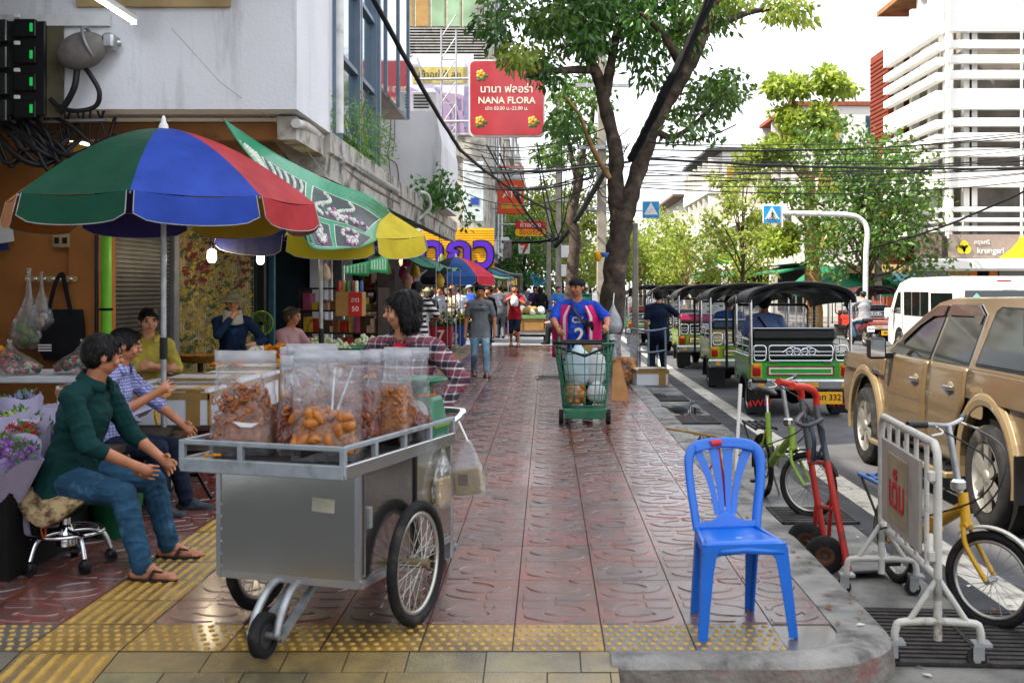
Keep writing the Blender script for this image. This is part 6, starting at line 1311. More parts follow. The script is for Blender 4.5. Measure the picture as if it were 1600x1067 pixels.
for i, (px, py, Y, c) in enumerate(((32, 700, 6.35, 0), (12, 722, 6.05, 1), (60, 690, 6.9, 2), (26, 668, 7.4, 3), (30, 640, 8.2, 4), (-12, 735, 6.1, 1))):
    t = thing('bouquet', bq_n[i], 'bouquet', P(px, py, Y), 0, 'wrapped bouquets'); q = random.Random(i); M = Euler((.35, -.3 + .1 * i, i)).to_matrix().to_4x4()
    b = MB(); b.loft([[((r * (1 + .12 * math.sin(5 * a + i))) * math.cos(a), (r * (1 + .12 * math.sin(5 * a + i))) * math.sin(a), z + .03 * math.sin(3 * a)) for a in [2 * PI * j / 28 for j in range(28)]] for z, r in ((-.42, .03), (-.25, .07), (-.05, .14), (.06, .18))], M_paper, True, False, M=M); b.build('wrapping', t)
    b = MB()
    cs = [M @ Vector((d * math.cos(a), d * math.sin(a), .04 + .05 * q.random())) for a, d in [(q.uniform(0, 6.3), math.sqrt(q.random()) * .13) for _ in range(34)]]; leaf_cloud(b, cs, 900, .026, .026, .007, M_pt[c], -.4, rng, 1.0); leaf_cloud(b, cs, 120, .04, .05, .012, M_lfd, -.2, rng, 1.0)
    b.build('blooms', t)
b = MB(); b.box((0, 0, 0), (1.4, 2.6, .05), M_plank); b.box((0, -1.28, -.3), (1.4, .03, .6), M_dark); b.box((.68, 0, -.3), (.03, 2.6, .6), M_dark); solo(b, 'stall_table', 'dark cloth covered table under the wrapped bouquets', 'table', None, (-3.55, 7.3, .48))
b = MB(); q = random.Random(14)
for k in range(40): b.box((q.uniform(-.6, .6), q.uniform(-.5, 1.0), .02 + q.random() * .05), (q.uniform(.1, .25), q.uniform(.15, .3), .02), M_paper if k % 3 else M_bagfilm, rz=q.uniform(0, 3), rx=q.uniform(-.4, .4), ry=q.uniform(-.4, .4))
tag(b.build('paper_wrap', loc=(-3.7, 8.2, .56)), 'loose white and lilac wrapping paper heaped on the table', 'paper', kind='stuff')
b = MB(); b.lathe([(.13, 0), (.17, .3), (.18, .31), (.16, .3), (.12, .02), (.001, .02)], mat('bucket_green', '#0d5a34', .4), 20); solo(b, 'bucket', 'dark green bucket behind the leopard print stool', 'bucket', None, (-2.72, 7.15, 0))
# stool with castors and leopard cover
ls = thing('swivel_stool', 'chrome swivel stool with leopard print cushion under the man in green', 'stool', (-2.70, 6.35, 0))
M_leo = mat('leopard_cloth', '#a5906a', .85, vary=.15, scale=4, bump=.3, dirt='#2e1a0e', dscale=15, dthr=.49)
def cush(u, v):
    a = 2 * PI * u; r = .27 * v; return (r * math.cos(a), r * math.sin(a), .44 - .10 * v ** 4 * (1 + .6 * math.sin(3 * a)) + .01 * math.sin(5 * a) * v)
b = MB(); b.sheet(cush, 40, 10, M_leo, .03); b.build('cushion', ls)
b = MB(); b.tube([(0, 0, .13), (0, 0, .42)], .027, M_chrome, 14); b.lathe([(.05, .12), (.05, .2), (.03, .24)], M_chrome, 16); b.build('column', ls); b = MB(); b.torus((0, 0, .20), .20, .012, M_chrome, 'Z', 40); b.build('foot_ring', ls)
for k in range(5):
    a = 2 * PI * k / 5 + .5; c, s_ = math.cos(a), math.sin(a); b = MB(); b.tube(spline([(0, 0, .2), (.13 * c, .13 * s_, .2), (.2 * c, .2 * s_, .17), (.24 * c, .24 * s_, .08)], 4), .013, M_chrome, 8); g = b.build('base_arm', ls)
    b = MB(); b.cyl((.24 * c - .02 * s_, .24 * s_ + .02 * c, .035), (.24 * c + .02 * s_, .24 * s_ - .02 * c, .035), .035, M_blackpl, 14); b.ell((.24 * c, .24 * s_, .045), (.03, .03, .035), M_blackpl, 10, 6); b.build('castor', g)
b = MB(); b.tube(spline([(-.02, -.2, .40), (-.04, -.22, .28), (-.03, -.2, .2), (-.01, -.21, .36)], 4), .012, mat('orange_ribbon', '#c4622a', .7), 6, flat=.3); b.build('ribbon', ls)
ls2 = thing('folding_stool', 'black folding stool under the man in checked shirt', 'stool', (-3.02, 7.85, 0)); b = MB(); b.box((0, 0, .43), (.4, .36, .05), M_leo, bev=.02); b.build('seat', ls2)
for s_ in (-1, 1):
    for e in (-1, 1): b = MB(); b.tube([(s_ * .18, e * .26, .01), (s_ * .18, -e * .2, .42)], .014, M_blackpl, 8); b.build('leg', ls2)
fl_ = thing('folding_stand', 'black folding stand legs behind the silver snack cart', 'stand', P(290, 760, 8.4)); 
for k, (p0, p1) in enumerate(((P(262, 775, 8.3), P(318, 700, 8.6)), (P(330, 778, 8.2), P(285, 700, 8.6)), (P(270, 742, 8.4), P(312, 742, 8.4)))): b = MB(); b.tube([p0 - fl_.location, p1 - fl_.location], .013, M_blackpl, 8); b.build('leg', fl_)
b = MB(); b.box((0, 0, .28), (.5, .4, .03), M_blackpl); b.build('top', fl_)
# small stall things: scale, fan, racks of goods, hanging bags
sc_ = thing('weighing_scale', 'white dial scale among the marigolds', 'scale', (-3.10, 12.1, .74)); b = MB(); b.loft([[(-.08, -.06, 0), (.08, -.06, 0), (.08, .06, 0), (-.08, .06, 0)], [(-.06, -.05, .2), (.06, -.05, .2), (.06, .05, .2), (-.06, .05, .2)]], M_whitep, False); b.build('housing', sc_); b = MB(); b.lathe([(.085, 0), (.085, .02)], M_whitep, 24, T((0, -.07, .13), 0, R(90))); b.torus((0, -.085, .13), .08, .008, M_galv, 'Y'); b.box((.01, -.093, .15), (.006, .004, .06), M_r2); b.build('dial', sc_)
fn_ = thing('fan', 'lime green electric fan behind the woman in the sun hat', 'fan', P(408, 505, 13.6)); M_lime = mat('fan_lime', '#6a8f1c', .5); b = MB(); b.torus((0, 0, 0), .14, .012, M_lime, 'Y'); [b.torus((0, -.02, 0), .03 + k * .022, .003, M_lime, 'Y', 24, 5) for k in range(5)]; b.build('guard', fn_); b = MB(); [b.box((.05 * math.cos(k * 2.1), 0, .05 * math.sin(k * 2.1)), (.11, .01, .05), mat('fan_blade', '#2a4a1c', .4), ry=-k * 2.1) for k in range(3)]; b.build('blades', fn_); b = MB(); b.tube([(0, .05, -.02), (0, .05, -1.05)], .02, M_lime, 8); b.lathe([(.15, -1.08), (.15, -1.05), (.02, -1.03)], M_lime, 16, T((0, .05, 0))); b.build('stand', fn_)
GC = ['#b03a2a', '#c4a23a', '#3a6a4a', '#8a5a3a', '#c9c4b8', '#3a5a8a', '#a04a6a', '#6a7a3a', '#d0b090', '#50402a']
def goods_rack(label, loc, rz, w, h, n_sh=4, seed=0, cat='shelf'):
    t = thing('goods_rack', label, cat, loc, rz); q = random.Random(seed)
    b = MB(); [b.box((0, 0, .05 + k * h / n_sh), (w, .4, .03), M_plank) for k in range(n_sh + 1)]; [b.box((x, 0, h / 2), (.035, .4, h + .1), M_plank) for x in (-w / 2, w / 2)]; b.build('shelf_frame', t)
    for k in range(n_sh):
        x = -w / 2 + .05
        b = MB()
        while x < w / 2 - .1:
            ww, hh = q.uniform(.06, .16), q.uniform(.1, h / n_sh * .8); b.box((x + ww / 2, q.uniform(-.08, .02), .065 + k * h / n_sh + hh / 2), (ww * .9, .22, hh), mat('goods_' + q.choice(GC), q.choice(GC), .6, vary=.2, scale=12), rz=q.uniform(-.2, .2)); x += ww
        b.build('goods', t)
    return t
goods_rack('brown wooden shelf of boxed goods beyond the jasmine heaps', (-3.45, 19.2, 0), R(-20), 1.5, 1.5, 4, 1); goods_rack('dim rack of goods inside the teal room', (-6.0, 19.5, 0), R(-90), 2.2, 1.9, 4, 2); goods_rack('rack of packets under the green tarpaulin', (-3.9, 25.0, 0), R(-60), 1.8, 1.9, 4, 3); goods_rack('rack of bright packets behind the striped shirt man', (-3.4, 38.0, 0), 0, 2.2, 2.0, 5, 4)
goods_rack('rack of goods behind the crowd by the red sign', (-1.55, 37.2, 0), R(10), 1.2, 1.9, 5, 5)
cx_ = thing('display_box', 'brown box with red printed face and small cans on top', 'box', P(548, 475, 16)); b = MB(); b.box((0, 0, 0), (.38, .3, .34), M_card, bev=.005); b.build('box_body', cx_); b = MB(); b.box((.09, -.155, 0), (.18, .01, .33), M_r2); b.text('ลด', .1, M_signw, wallM((.09, -.163, .06), (1, 0, 0)), .004, bold=.01); b.text('50', .1, M_signw, wallM((.09, -.163, -.07), (1, 0, 0)), .004, bold=.01); b.build('printed_face', cx_)
for k in range(6): b = MB(); b.lathe([(.026, 0), (.028, .01), (.028, .13), (.02, .15), (.02, .16)], mat('can_' + GC[k], GC[k], .4), 12); c = b.build('can', cx_, loc=(-.15 + k * .06, -.05 + .05 * (k % 2), .17))
q = random.Random(31)
for k in range(16):
    x, y, Y = q.uniform(430, 800), q.uniform(392, 440), q.uniform(17, 34); p = P(x, y, Y)
    if p.x > -2.3: p.x = -2.4 - q.random() * 1.0
    t = thing('hanging_bag', 'bundle of packets hanging in the shade of the shop ceiling', 'bag', p, 0, 'bundles hanging under the overhang'); b = MB(); c_ = q.choice(GC); s_ = q.uniform(.06, .10) * Y / 20
    b.loft([[(s_ * r * (1 + q.uniform(-.2, .2)) * math.cos(2 * PI * j / 10), s_ * r * .7 * math.sin(2 * PI * j / 10), z * s_ * 2) for j in range(10)] for z, r in ((-1, .3), (-.8, .9), (-.3, 1), (.2, .7), (.6, .15))], mat('goods_' + c_, c_, .6, vary=.2, scale=12), True); b.build('packet', t); b = MB(); b.tube([(0, 0, s_), (0, 0, 3.1 - p.z)], .006, M_blackcab, 5); b.build('string', t)
# tarpaulin canopies beyond
for i, (x, Y, w, z, c, lab) in enumerate(((-2.75, 21.5, 1.5, 2.1, '#3f7d66', 'green tarpaulin awning beyond the garland banner'), (-2.9, 25.5, 1.7, 2.15, '#5d8a78', 'second faded green tarpaulin awning further along'), (-2.2, 33.2, 2.2, 2.0, '#4a6a52', 'dull green awning right of the far umbrella'), (-2.1, 40, 2.4, 2.2, '#6a7a74', 'grey awning over the far crowd'))):
    t = thing('tarp_awning', lab, 'awning', (x, Y, z)); b = MB(); b.sheet(lambda u, v: ((u - .5) * w, (v - .5) * 2.4, .25 - .4 * u - .05 * math.sin(PI * v * 2) - .06 * math.sin(u * 9)), 12, 10, cloth('tarp_' + c, c, bump=.4, bscale=5), .01); b.build('sheet', t)
    for v in (-1.15, 1.15): b = MB(); b.tube([(w / 2, v, -.15), (w / 2, v, -z)], .013, M_grey, 6); b.build('pole', t)
def flower_bucket(label, p, c, bl, txt):
    t = thing('flower_bucket', label, 'bucket', p, 0, 'flower buckets under the far umbrella'); m_ = mat('bucket_' + c, c, .4)
    b = MB(); b.loft([[(x * s_, y * s_, z) for x, y in rrect(.62, .5, .08, 3)] for z, s_ in ((0, .82), (.5, 1.0))], m_, False); b.build('bucket', t)
    b = MB(); q = random.Random(len(label))
    for k in range(120): b.ell((q.uniform(-.34, .34), q.uniform(-.26, .26), .55 + q.random() * .3), (.035, .035, .03), bl if q.random() < .75 else M_leafd, 6, 4)
    for k in range(60): b.ell((q.uniform(-.32, .32), q.uniform(-.25, .25), .48 + q.random() * .15), (.04, .04, .06), M_leafd, 6, 4)
    b.build('blooms', t); b = MB(); b.text(txt, .36, M_signw, wallM((0, -.255, .26), (1, 0, 0), (0, .12, 1)), .02, bold=.02); b.build('lettering', t)
M_bw = mat('bloom_white', '#c9ceae', .7, vary=.2, scale=40); M_by = mat('bloom_yellow', '#c9b41c', .7, vary=.2, scale=40)
flower_bucket('red bucket marked 7 full of white flowers', P(690, 540, 29.0) , '#a5182a', M_bw, '7'); flower_bucket('blue bucket of yellow flowers right of the red bucket', P(712, 538, 29.6), '#1f4a9a', M_by, 'p')
t = thing('flower_sack', 'tall pale sack of cut flowers beside the red bucket', 'sack', P(655, 540, 28)); b = MB(); b.lathe([(.2, 0), (.25, .3), (.23, .7), (.26, .8)], M_paper, 18); b.build('sack', t); b = MB(); leaf_cloud(b, [(0, 0, .85)], 200, .28, .1, .03, M_lf3); b.build('foliage', t)
# small far food cart with bags
t = thing('pushcart', 'small brown street cart heaped with bags in the side street', 'cart', P(829, 534, 32.5)); b = MB(); b.box((0, 0, .5), (.78, .6, .36), M_card, bev=.02); b.box((0, 0, .72), (.86, .66, .1), mat('cart_green', '#6a8a5a', .6)); b.build('body', t); b = MB(); q = random.Random(2); [b.ell((q.uniform(-.3, .3), q.uniform(-.2, .2), .85 + q.random() * .12), (.12, .1, .1), M_whitep if k % 2 else M_card, 8, 6) for k in range(12)]; b.build('bags', t)
b = MB(); b.box((0, 0, .18), (.9, .5, .06), M_blackpl); b.build('frame', t)
for s_ in (-1, 1): b = MB(); b.cyl((s_ * .4 - .03, 0, .1), (s_ * .4 + .03, 0, .1), .1, M_tyre, 14); b.build('wheel', t)
# ================================================================== carts, chair, barrier and other street things
M_inox = mat('brushed_steel', '#b9b7ae', .17, .95, vary=.16, scale=1.6, bump=.012, bscale=9, rvar=.1); M_greyp = mat('grey_paint', '#8f969a', .45, .3, vary=.12, scale=12, dirt='#6c6f70', dscale=6); M_inox2 = mat('polished_steel', '#9a9492', .10, .95, vary=.1, scale=3, bump=.04, bscale=60, rvar=.05)
fc = thing('snack_cart', 'stainless snack cart on bicycle wheels with railed top in the foreground', 'cart', (-1.0, 5.39, 0), math.atan2(-.31, .95))
# local x to the right of the cart, local y away from its nose
b = MB(); b.box((0, .055, .525), (.68, .99, .47), M_inox, bev=.006)
b.box((0, -.445, .525), (.70, .014, .49), M_inox, bev=.004); b.build('body', fc)
b = MB(); b.box((.343, -.13, .53), (.012, .52, .45), M_inox2, bev=.004); dr = b.build('side_door', fc); b = MB(); b.box((.352, -.36, .56), (.02, .03, .09), M_galv); b.box((.352, .12, .53), (.012, .022, .46), M_blackpl); b.build('hinge', dr)
b = MB(); b.box((.345, .34, .53), (.012, .42, .45), M_inox); b.build('side_panel', fc)
b = MB(); [b.box((x, -.447, .525), (.022, .022, .50), M_steel) for x in (-.345, .345)]; b.box((0, -.44, .285), (.70, .03, .03), M_steel); b.box((.35, .05, .285), (.03, 1.0, .03), M_steel); b.box((-.352, -.445, .55), (.012, .012, .4), mat('green_tape', '#1f8a6a', .5)); b.build('corner_trim', fc)
b = MB()
for x in (-.332, .332):
    for z in [.32 + k * .055 for k in range(8)]: b.ell((x, -.4535, z), (.0045, .003, .0045), M_steel, 8, 5)
for k in range(9): b.ell((-.28 + k * .07, -.4535, .752), (.004, .003, .004), M_steel, 8, 5)
b.build('rivets', fc)
b = MB(); b.box((.18, -.453, .62), (.11, .002, .06), mat('old_label', '#a9a592', .7, dirt='#6a665a', dscale=20), ry=.04); b.build('label_plate', fc)
b = MB(); b.box((-.055, .015, .785), (.79, 1.17, .035), M_inox, bev=.005); b.box((-.055, .015, .806), (.77, 1.15, .008), mat('dark_tray', '#1c1d1f', .38, .3)); b.build('top_tray', fc)
b = MB(); x0, x1, y0, y1 = -.45, .34, -.57, .60
b.box((-.055, y0, .785), (.80, .03, .06), M_greyp, bev=.004); b.box((x1, .015, .785), (.03, 1.18, .06), M_steel, bev=.004); b.box((x0, .015, .785), (.03, 1.18, .06), M_greyp, bev=.004)
for p, q_ in (((x0, y0), (x1, y0)), ((x1, y0), (x1, y1)), ((x0, y0), (x0, y1))):
    d = Vector((q_[0] - p[0], q_[1] - p[1], 0)); c = ((p[0] + q_[0]) / 2, (p[1] + q_[1]) / 2, .885); b.box(c, (d.length + .02, .022, .022), M_greyp, rz=math.atan2(d.y, d.x), bev=.003)
for x, y in ((x0, y0), (x1, y0), (-.055 - .1, y0), (x1, -.28), (x1, .02), (x1, .31), (x1, y1), (x0, .0), (x0, y1)): b.box((x, y, .832), (.026, .026, .125), M_greyp, bev=.003)
b.build('rail', fc)
def spokewheel(parent, loc, r, n=32):
    b = MB(); b.torus(loc, r - .022, .025, M_tyre, 'X', 44, 10); w = b.build('wheel', parent)
    b = MB(); b.torus(loc, r - .058, .013, M_alloy, 'X', 44, 8); b.build('rim', w); b = MB()
    for k in range(n):
        a = 2 * PI * k / n; s_ = .03 * (1 if k % 2 else -1); a2 = a + (.7 if (k // 2) % 2 else -.7); b.tube([(loc[0] + s_, loc[1] + .02 * math.cos(a2), loc[2] + .02 * math.sin(a2)), (loc[0], loc[1] + (r - .06) * math.cos(a), loc[2] + (r - .06) * math.sin(a))], .0024, M_alloy, 4)
    b.cyl((loc[0] - .06, loc[1], loc[2]), (loc[0] + .06, loc[1], loc[2]), .022, mat('brass_hub', '#9a8a6a', .4, .8), 12); b.build('spokes', w)
spokewheel(fc, (.415, .0, .285), .285); spokewheel(fc, (-.415, .0, .285), .285)
b = MB(); b.cyl((-.44, 0, .285), (.44, 0, .285), .014, M_galv, 10); b.box((0, 0, .29), (.6, .05, .03), M_galv); b.build('axle', fc)
b = MB(); cw = (0, -.635, .095); b.lathe([(.055, -.02), (.085, -.026), (.095, -.018), (.095, .018), (.085, .026), (.055, .02)], M_tyre, 28, T(cw, 0, 0, R(90)), True, False); b.lathe([(.06, -.012), (.06, .012)], mat('caster_hub', '#3a3a3c', .5), 20, T(cw, 0, 0, R(90))); b.cyl((cw[0] - .075, cw[1], cw[2]), (cw[0] + .075, cw[1], cw[2]), .016, M_galv, 10); b.build('nose_wheel', fc)
for s_ in (-1, 1): b = MB(); b.tube(spline([(s_ * .06, -.635, .095), (s_ * .06, -.60, .17), (s_ * .055, -.50, .26), (s_ * .055, -.38, .28)], 5), .018, M_galv, 10); b.build('fork_arm', fc)
for s_ in (-1, 1): b = MB(); b.box((s_ * .055, -.42, .17), (.028, .42, .028), M_greyp, rx=.5); b.build('brace', fc)
for x in (.30, .34): b = MB(); b.tube([(x, .57, .78), (x, .585, .18)], .014, M_galv, 8); b.build('rear_leg', fc)
b = MB(); b.box((.32, .59, .22), (.06, .05, .1), M_galv, bev=.006); b.cyl((.30, .62, .22), (.36, .62, .22), .018, M_galv); b.build('hitch', fc)
b = MB(); b.tube(spline([(.33, .60, .86), (.36, .66, .90), (.30, .70, .92), (-.30, .70, .92), (-.36, .66, .90), (-.34, .6, .86)], 5), .017, M_chrome, 10); b.build('push_handle', fc)
FM = fc.matrix_world if False else T((-1.0, 5.39, 0), math.atan2(-.31, .95))
# clear bags of fried snacks standing on the tray
M_snackbag = film('snack_film', tint=(.97, .97, .98), haze=.09, rough=.06, gloss=.10, bump=1.0, bscale=12); M_seal = film('sealed_edge', tint=(.85, .87, .9), haze=.34, rough=.2, gloss=.2, bump=.6, bscale=30)
M_snack = mat('fried_brown', '#a3602c', .45, vary=.5, scale=40, col2='#6a3416'); M_snack2 = mat('fried_gold', '#b8742c', .4, vary=.4, scale=30, col2='#8a4a18'); M_snack3 = mat('fried_red', '#8a4228', .45, vary=.4, scale=40); M_syrup = mat('dark_syrup', '#120806', .12, vary=.2)
def snack_bag(label, lx, ly, w, d, h, fill, m_, rz=0.0, seed=0, gold=False):
    p = FM @ Vector((lx, ly, .812)); t = thing('snack_bag', label, 'snack bag', p, rz, 'clear bags of fried snacks'); q = random.Random(seed)
    b = MB(); rings = []
    for i in range(13):
        v = i / 12; z = h * v; wd = w * (1 + .05 * math.sin(v * 5 + seed)); dp = d * max(.04, (1 - v ** 2.2)) * (1 + .08 * math.sin(v * 9 + seed)); ring = []
        for x, y in rrect(1, 1, .18, 4): ring.append((x * wd + q.uniform(-.004, .004), y * dp + q.uniform(-.006, .006) + .02 * math.sin(x * 7 + seed + v * 4) * v, z))
        rings.append(ring)
    b.loft(rings, M_snackbag, True, False); b.build('film', t)
    b = MB(); b.sheet(lambda u, v: ((u - .5) * w * 1.04, .012 * math.sin(u * 9 + seed), h - .02 + v * .055), 14, 2, M_seal, .003); b.build('sealed_edge', t)
    b = MB(); b.loft([[(x * w * .97, y * d * .94, z) for x, y in rrect(1, 1, .18, 3)] for z in (.004, .05)], M_syrup, False); b.build('syrup', t)
    b = MB(); n = 80 if gold else 230
    core = []
    for j in range(7):
        v = j / 6; core.append([(x * w * (.93 - .34 * v ** 2) * (1 + q.uniform(-.10, .10)), y * d * (.88 - .3 * v ** 2) * (1 + q.uniform(-.12, .12)), .03 + (fill * h * .86 - .03) * v * (1 + .25 * math.sin(x * 5 + seed) * v)) for x, y in rrect(1, 1, .2, 4)])
    b.loft(core, m_, False)
    for k in range(n):
        x, y = q.uniform(-.44, .44) * w, q.uniform(-.40, .40) * d; zt = fill * h * (1 - .5 * abs(x / w * 2) ** 2 * q.random()); z = .04 + q.random() * (zt - .04); s_ = q.uniform(.020, .034) if gold else q.uniform(.008, .017)
        M = T((x, y, z), q.uniform(0, 6), q.uniform(0, 6), q.uniform(0, 6)); b.ell((0, 0, 0), (s_ * q.uniform(1, 1.9), s_ * q.uniform(.6, 1), s_ * q.uniform(.5, .9)), m_ if q.random() < .85 else M_snack2, 7 if gold else 6, 5 if gold else 4, M)
        if not gold and k % 2 == 0: b.tube(spline([(q.uniform(-.03, .03), q.uniform(-.03, .03), q.uniform(-.03, .03)) for _ in range(4)], 3), .004, m_, 5, M=T((x, y, z)))
    b.build('snacks', t)
    if seed in (1, 2): b = MB(); b.add([(-.055, 0, .012), (-.02, 0, -.012), (.03, 0, -.015), (.065, 0, .006), (.03, 0, .004), (-.02, 0, .008)], [(0, 1, 2, 3, 4, 5)], M_whitep, False, T((.02, -d * .5, h * .33))); b.build('paper_tag', t)
    return t
aC = math.atan2(-.31, .95)
snack_bag('tall clear bag of brown fried shreds at the front left of the cart', -.27, -.36, .27, .17, .43, .72, M_snack, 0, 1); snack_bag('clear bag of brown fried shreds second from the left on the cart', -.10, -.06, .24, .17, .45, .70, M_snack, 0, 2)
snack_bag('clear bag of golden fried pieces at the front right corner of the cart', .17, -.40, .29, .18, .44, .48, M_snack2, aC * .4, 3, True); snack_bag('clear bag of dark brown crisps in the middle right of the cart', .10, -.02, .25, .16, .42, .62, M_snack3, aC * .5, 4); snack_bag('narrow clear bag of light fried shreds behind the golden pieces', .22, .12, .20, .14, .42, .64, M_snack2, aC * .5, 5)
snack_bag('clear bag of reddish fried snacks nearest the green scale', .22, .30, .22, .14, .42, .30, M_snack3, aC * .6, 6)
snack_bag('small clear bag of golden fried pieces at the back left of the cart', -.30, .22, .24, .15, .42, .55, M_snack2, .1, 7, True); snack_bag('clear bag of dark fried shreds between the front bags of the cart', -.03, -.30, .16, .14, .41, .6, M_snack3, .2, 8)
t = thing('tongs', 'long steel tongs standing among the golden fried pieces', 'tongs', FM @ Vector((.14, -.34, .84))); b = MB(); b.tube([(0, 0, .06), (.10, .06, .36)], .008, M_steel, 8); b.tube([(0.01, .0, .06), (.02, .05, .36)], .007, M_steel, 8); b.build('arms', t)
sc_ = thing('weighing_scale', 'green metal dial scale at the back corner of the snack cart', 'scale', FM @ Vector((.22, .49, .812)), aC); M_sg = mat('scale_green', '#11694a', .35, vary=.1, coat=.3)
b = MB(); b.loft([[(x * s_, y * s_, z) for x, y in rrect(.22, .2, .03, 3)] for z, s_ in ((0, 1.0), (.04, 1.0), (.18, .8), (.2, .72))], M_sg, False); b.build('housing', sc_); b = MB(); b.cyl((0, 0, .2), (0, 0, .26), .05, M_sg, 16); b.lathe([(.06, .25), (.125, .275), (.13, .29), (.12, .285), (.01, .28)], M_sg, 28); b.build('pan', sc_)
b = MB(); b.lathe([(.075, 0), (.075, .012)], M_whitep, 24, T((0, -.095, .11), 0, R(76))); b.build('dial', sc_); b = MB(); b.box((0, 0, .06), (.235, .215, .03), mat('lime_tape', '#7fb81c', .5), bev=.005); b.tube(spline([(-.02, -.1, .2), (.0, -.12, .15), (.02, -.1, .09)], 4), .008, mat('orange_ribbon', '#c4622a'), 6); b.torus((0, 0, .205), .062, .009, mat('orange_ribbon', '#c4622a')); b.build('tape', sc_)
bb = thing('bun_bag', 'clear bag of beige paper packets hanging from the back of the cart', 'bag', FM @ Vector((.46, .52, .64)), aC); b = MB(); b.loft([[(w * x, .05 * y * (1 if z < .05 else .5), z) for x, y in rrect(1, 1, .2, 3)] for z, w in ((-.13, .19), (-.06, .20), (.02, .15), (.09, .09), (.15, .02))], M_bagfilm, True, False); b.build('bag_film', bb); b = MB(); b.box((.0, 0, -.06), (.16, .035, .13), mat('kraft_paper', '#b59a6a', .8, vary=.15, bump=.4), ry=-.15, bev=.01); b.box((-.02, -.02, -.05), (.05, .003, .06), mat('kraft_print', '#6a4a2a', .8)); b.build('packets', bb); b = MB(); b.tube([(0, 0, .14), (-.06, .02, .24)], .006, M_whitep, 6); b.build('loop', bb)
bb = thing('bun_bag', 'second bag of beige packets hanging on the side of the cart', 'bag', FM @ Vector((.375, .40, .60)), aC); b = MB(); b.loft([[(w * y * .3, w * x, z) for x, y in rrect(1, 1, .2, 3)] for z, w in ((-.13, .16), (-.05, .2), (.05, .14), (.16, .02))], M_snackbag, True, False); b.build('bag_film', bb); b = MB(); b.box((0, 0, -.05), (.03, .14, .13), mat('kraft_paper', '#b59a6a'), bev=.01); b.build('packets', bb)
b = MB(); q = random.Random(1); [b.ell((q.uniform(-.05, .05) * k, 0, 0), (.012, .01, .008), M_mari, 8, 5) for k in range(3)]; solo(b, 'marigold_scraps', 'two marigold heads dropped on the cart tray', 'flowers', None, FM @ Vector((-.36, -.52, .822)))
# blue plastic chair: shell, back with slats, four splayed legs
M_bluep = mat('blue_plastic', '#0662c4', .34, vary=.10, scale=5, coat=.0, dirt='#2a5590', dscale=6, dthr=.66, bump=.05, bscale=40); M_redtape = mat('red_tape', '#b3202c', .45, vary=.15)
pc = thing('plastic_chair', 'bright blue plastic chair with red tape on its back at the pavement corner', 'chair', (.87, 5.22, 0))
def C(x, y, z): return Vector((x - .87, y - 5.22, z))
FL, FR, BL, BR = (.68, 5.02), (1.11, 5.06), (.70, 5.46), (.99, 5.50)
sFL, sFR, sBL, sBR = (.70, 5.03), (1.065, 5.07), (.715, 5.40), (1.005, 5.45)
def seat(u, v):
    a = C(*sFL, .425).lerp(C(*sFR, .425), u); c = C(*sBL, .405).lerp(C(*sBR, .405), u); p = a.lerp(c, v)
    p.z -= .020 * math.sin(PI * u) * math.sin(PI * v * .9); p.z -= .02 * max(0, 1 - v / .10) ** 2; p.z -= .015 * (abs(2 * u - 1)) ** 8
    return p
b = MB(); b.sheet(seat, 20, 20, M_bluep, -.012); s_o = b.build('seat', pc)
b = MB(); edge = [seat(0, 1), seat(0, .5), seat(0, 0), seat(.5, 0), seat(1, 0), seat(1, .5), seat(1, 1), seat(.5, 1)]
ring = []
for i in range(len(edge)):
    ring.append(edge[i])
b.tube([p - Vector((0, 0, .012)) for p in ring], .016, M_bluep, 10, closed=True)
for (p, q_) in ((sFL, sFR), (sFL, sBL), (sFR, sBR), (sBL, sBR)):
    a, c = C(*p, .36), C(*q_, .36); n_ = 10
    rr_ = []
    for i in range(n_ + 1):
        u = i / n_; pt = a.lerp(c, u); dz = .035 * (abs(2 * u - 1)) ** 2.2; up = Vector((0, 0, .06)); d_ = (c - a).normalized().cross(Vector((0, 0, 1))) * .008
        rr_.append([pt - d_ + Vector((0, 0, .022 - dz)), pt + d_ + Vector((0, 0, .022 - dz)), pt + d_ + up, pt - d_ + up])
    b.loft(rr_, M_bluep, False)
b.build('apron', pc)
for (tx, ty), (fx, fy), (ix, iy) in ((sFL, FL, (1, 1)), (sFR, FR, (-1, 1)), (sBL, BL, (1, -1)), (sBR, BR, (-1, -1))):
    b = MB(); rr_ = []
    for z, w in ((.405, .078), (.36, .062), (.30, .054), (.15, .046), (0, .040)):
        t_ = 1 - z / .405; o = C(tx + (fx - tx) * t_, ty + (fy - ty) * t_, z); e = .012
        sh_ = [(0, 0), (w, 0), (w, e * .8), (e + .006, e + .006), (e * .8, w), (0, w)]
        if ix * iy < 0: sh_ = sh_[::-1]
        rr_.append([o + Vector(((px_ - .01) * ix, (py_ - .01) * iy, 0)) for px_, py_ in sh_])
    b.loft(rr_, M_bluep, False); b.build('leg', pc)
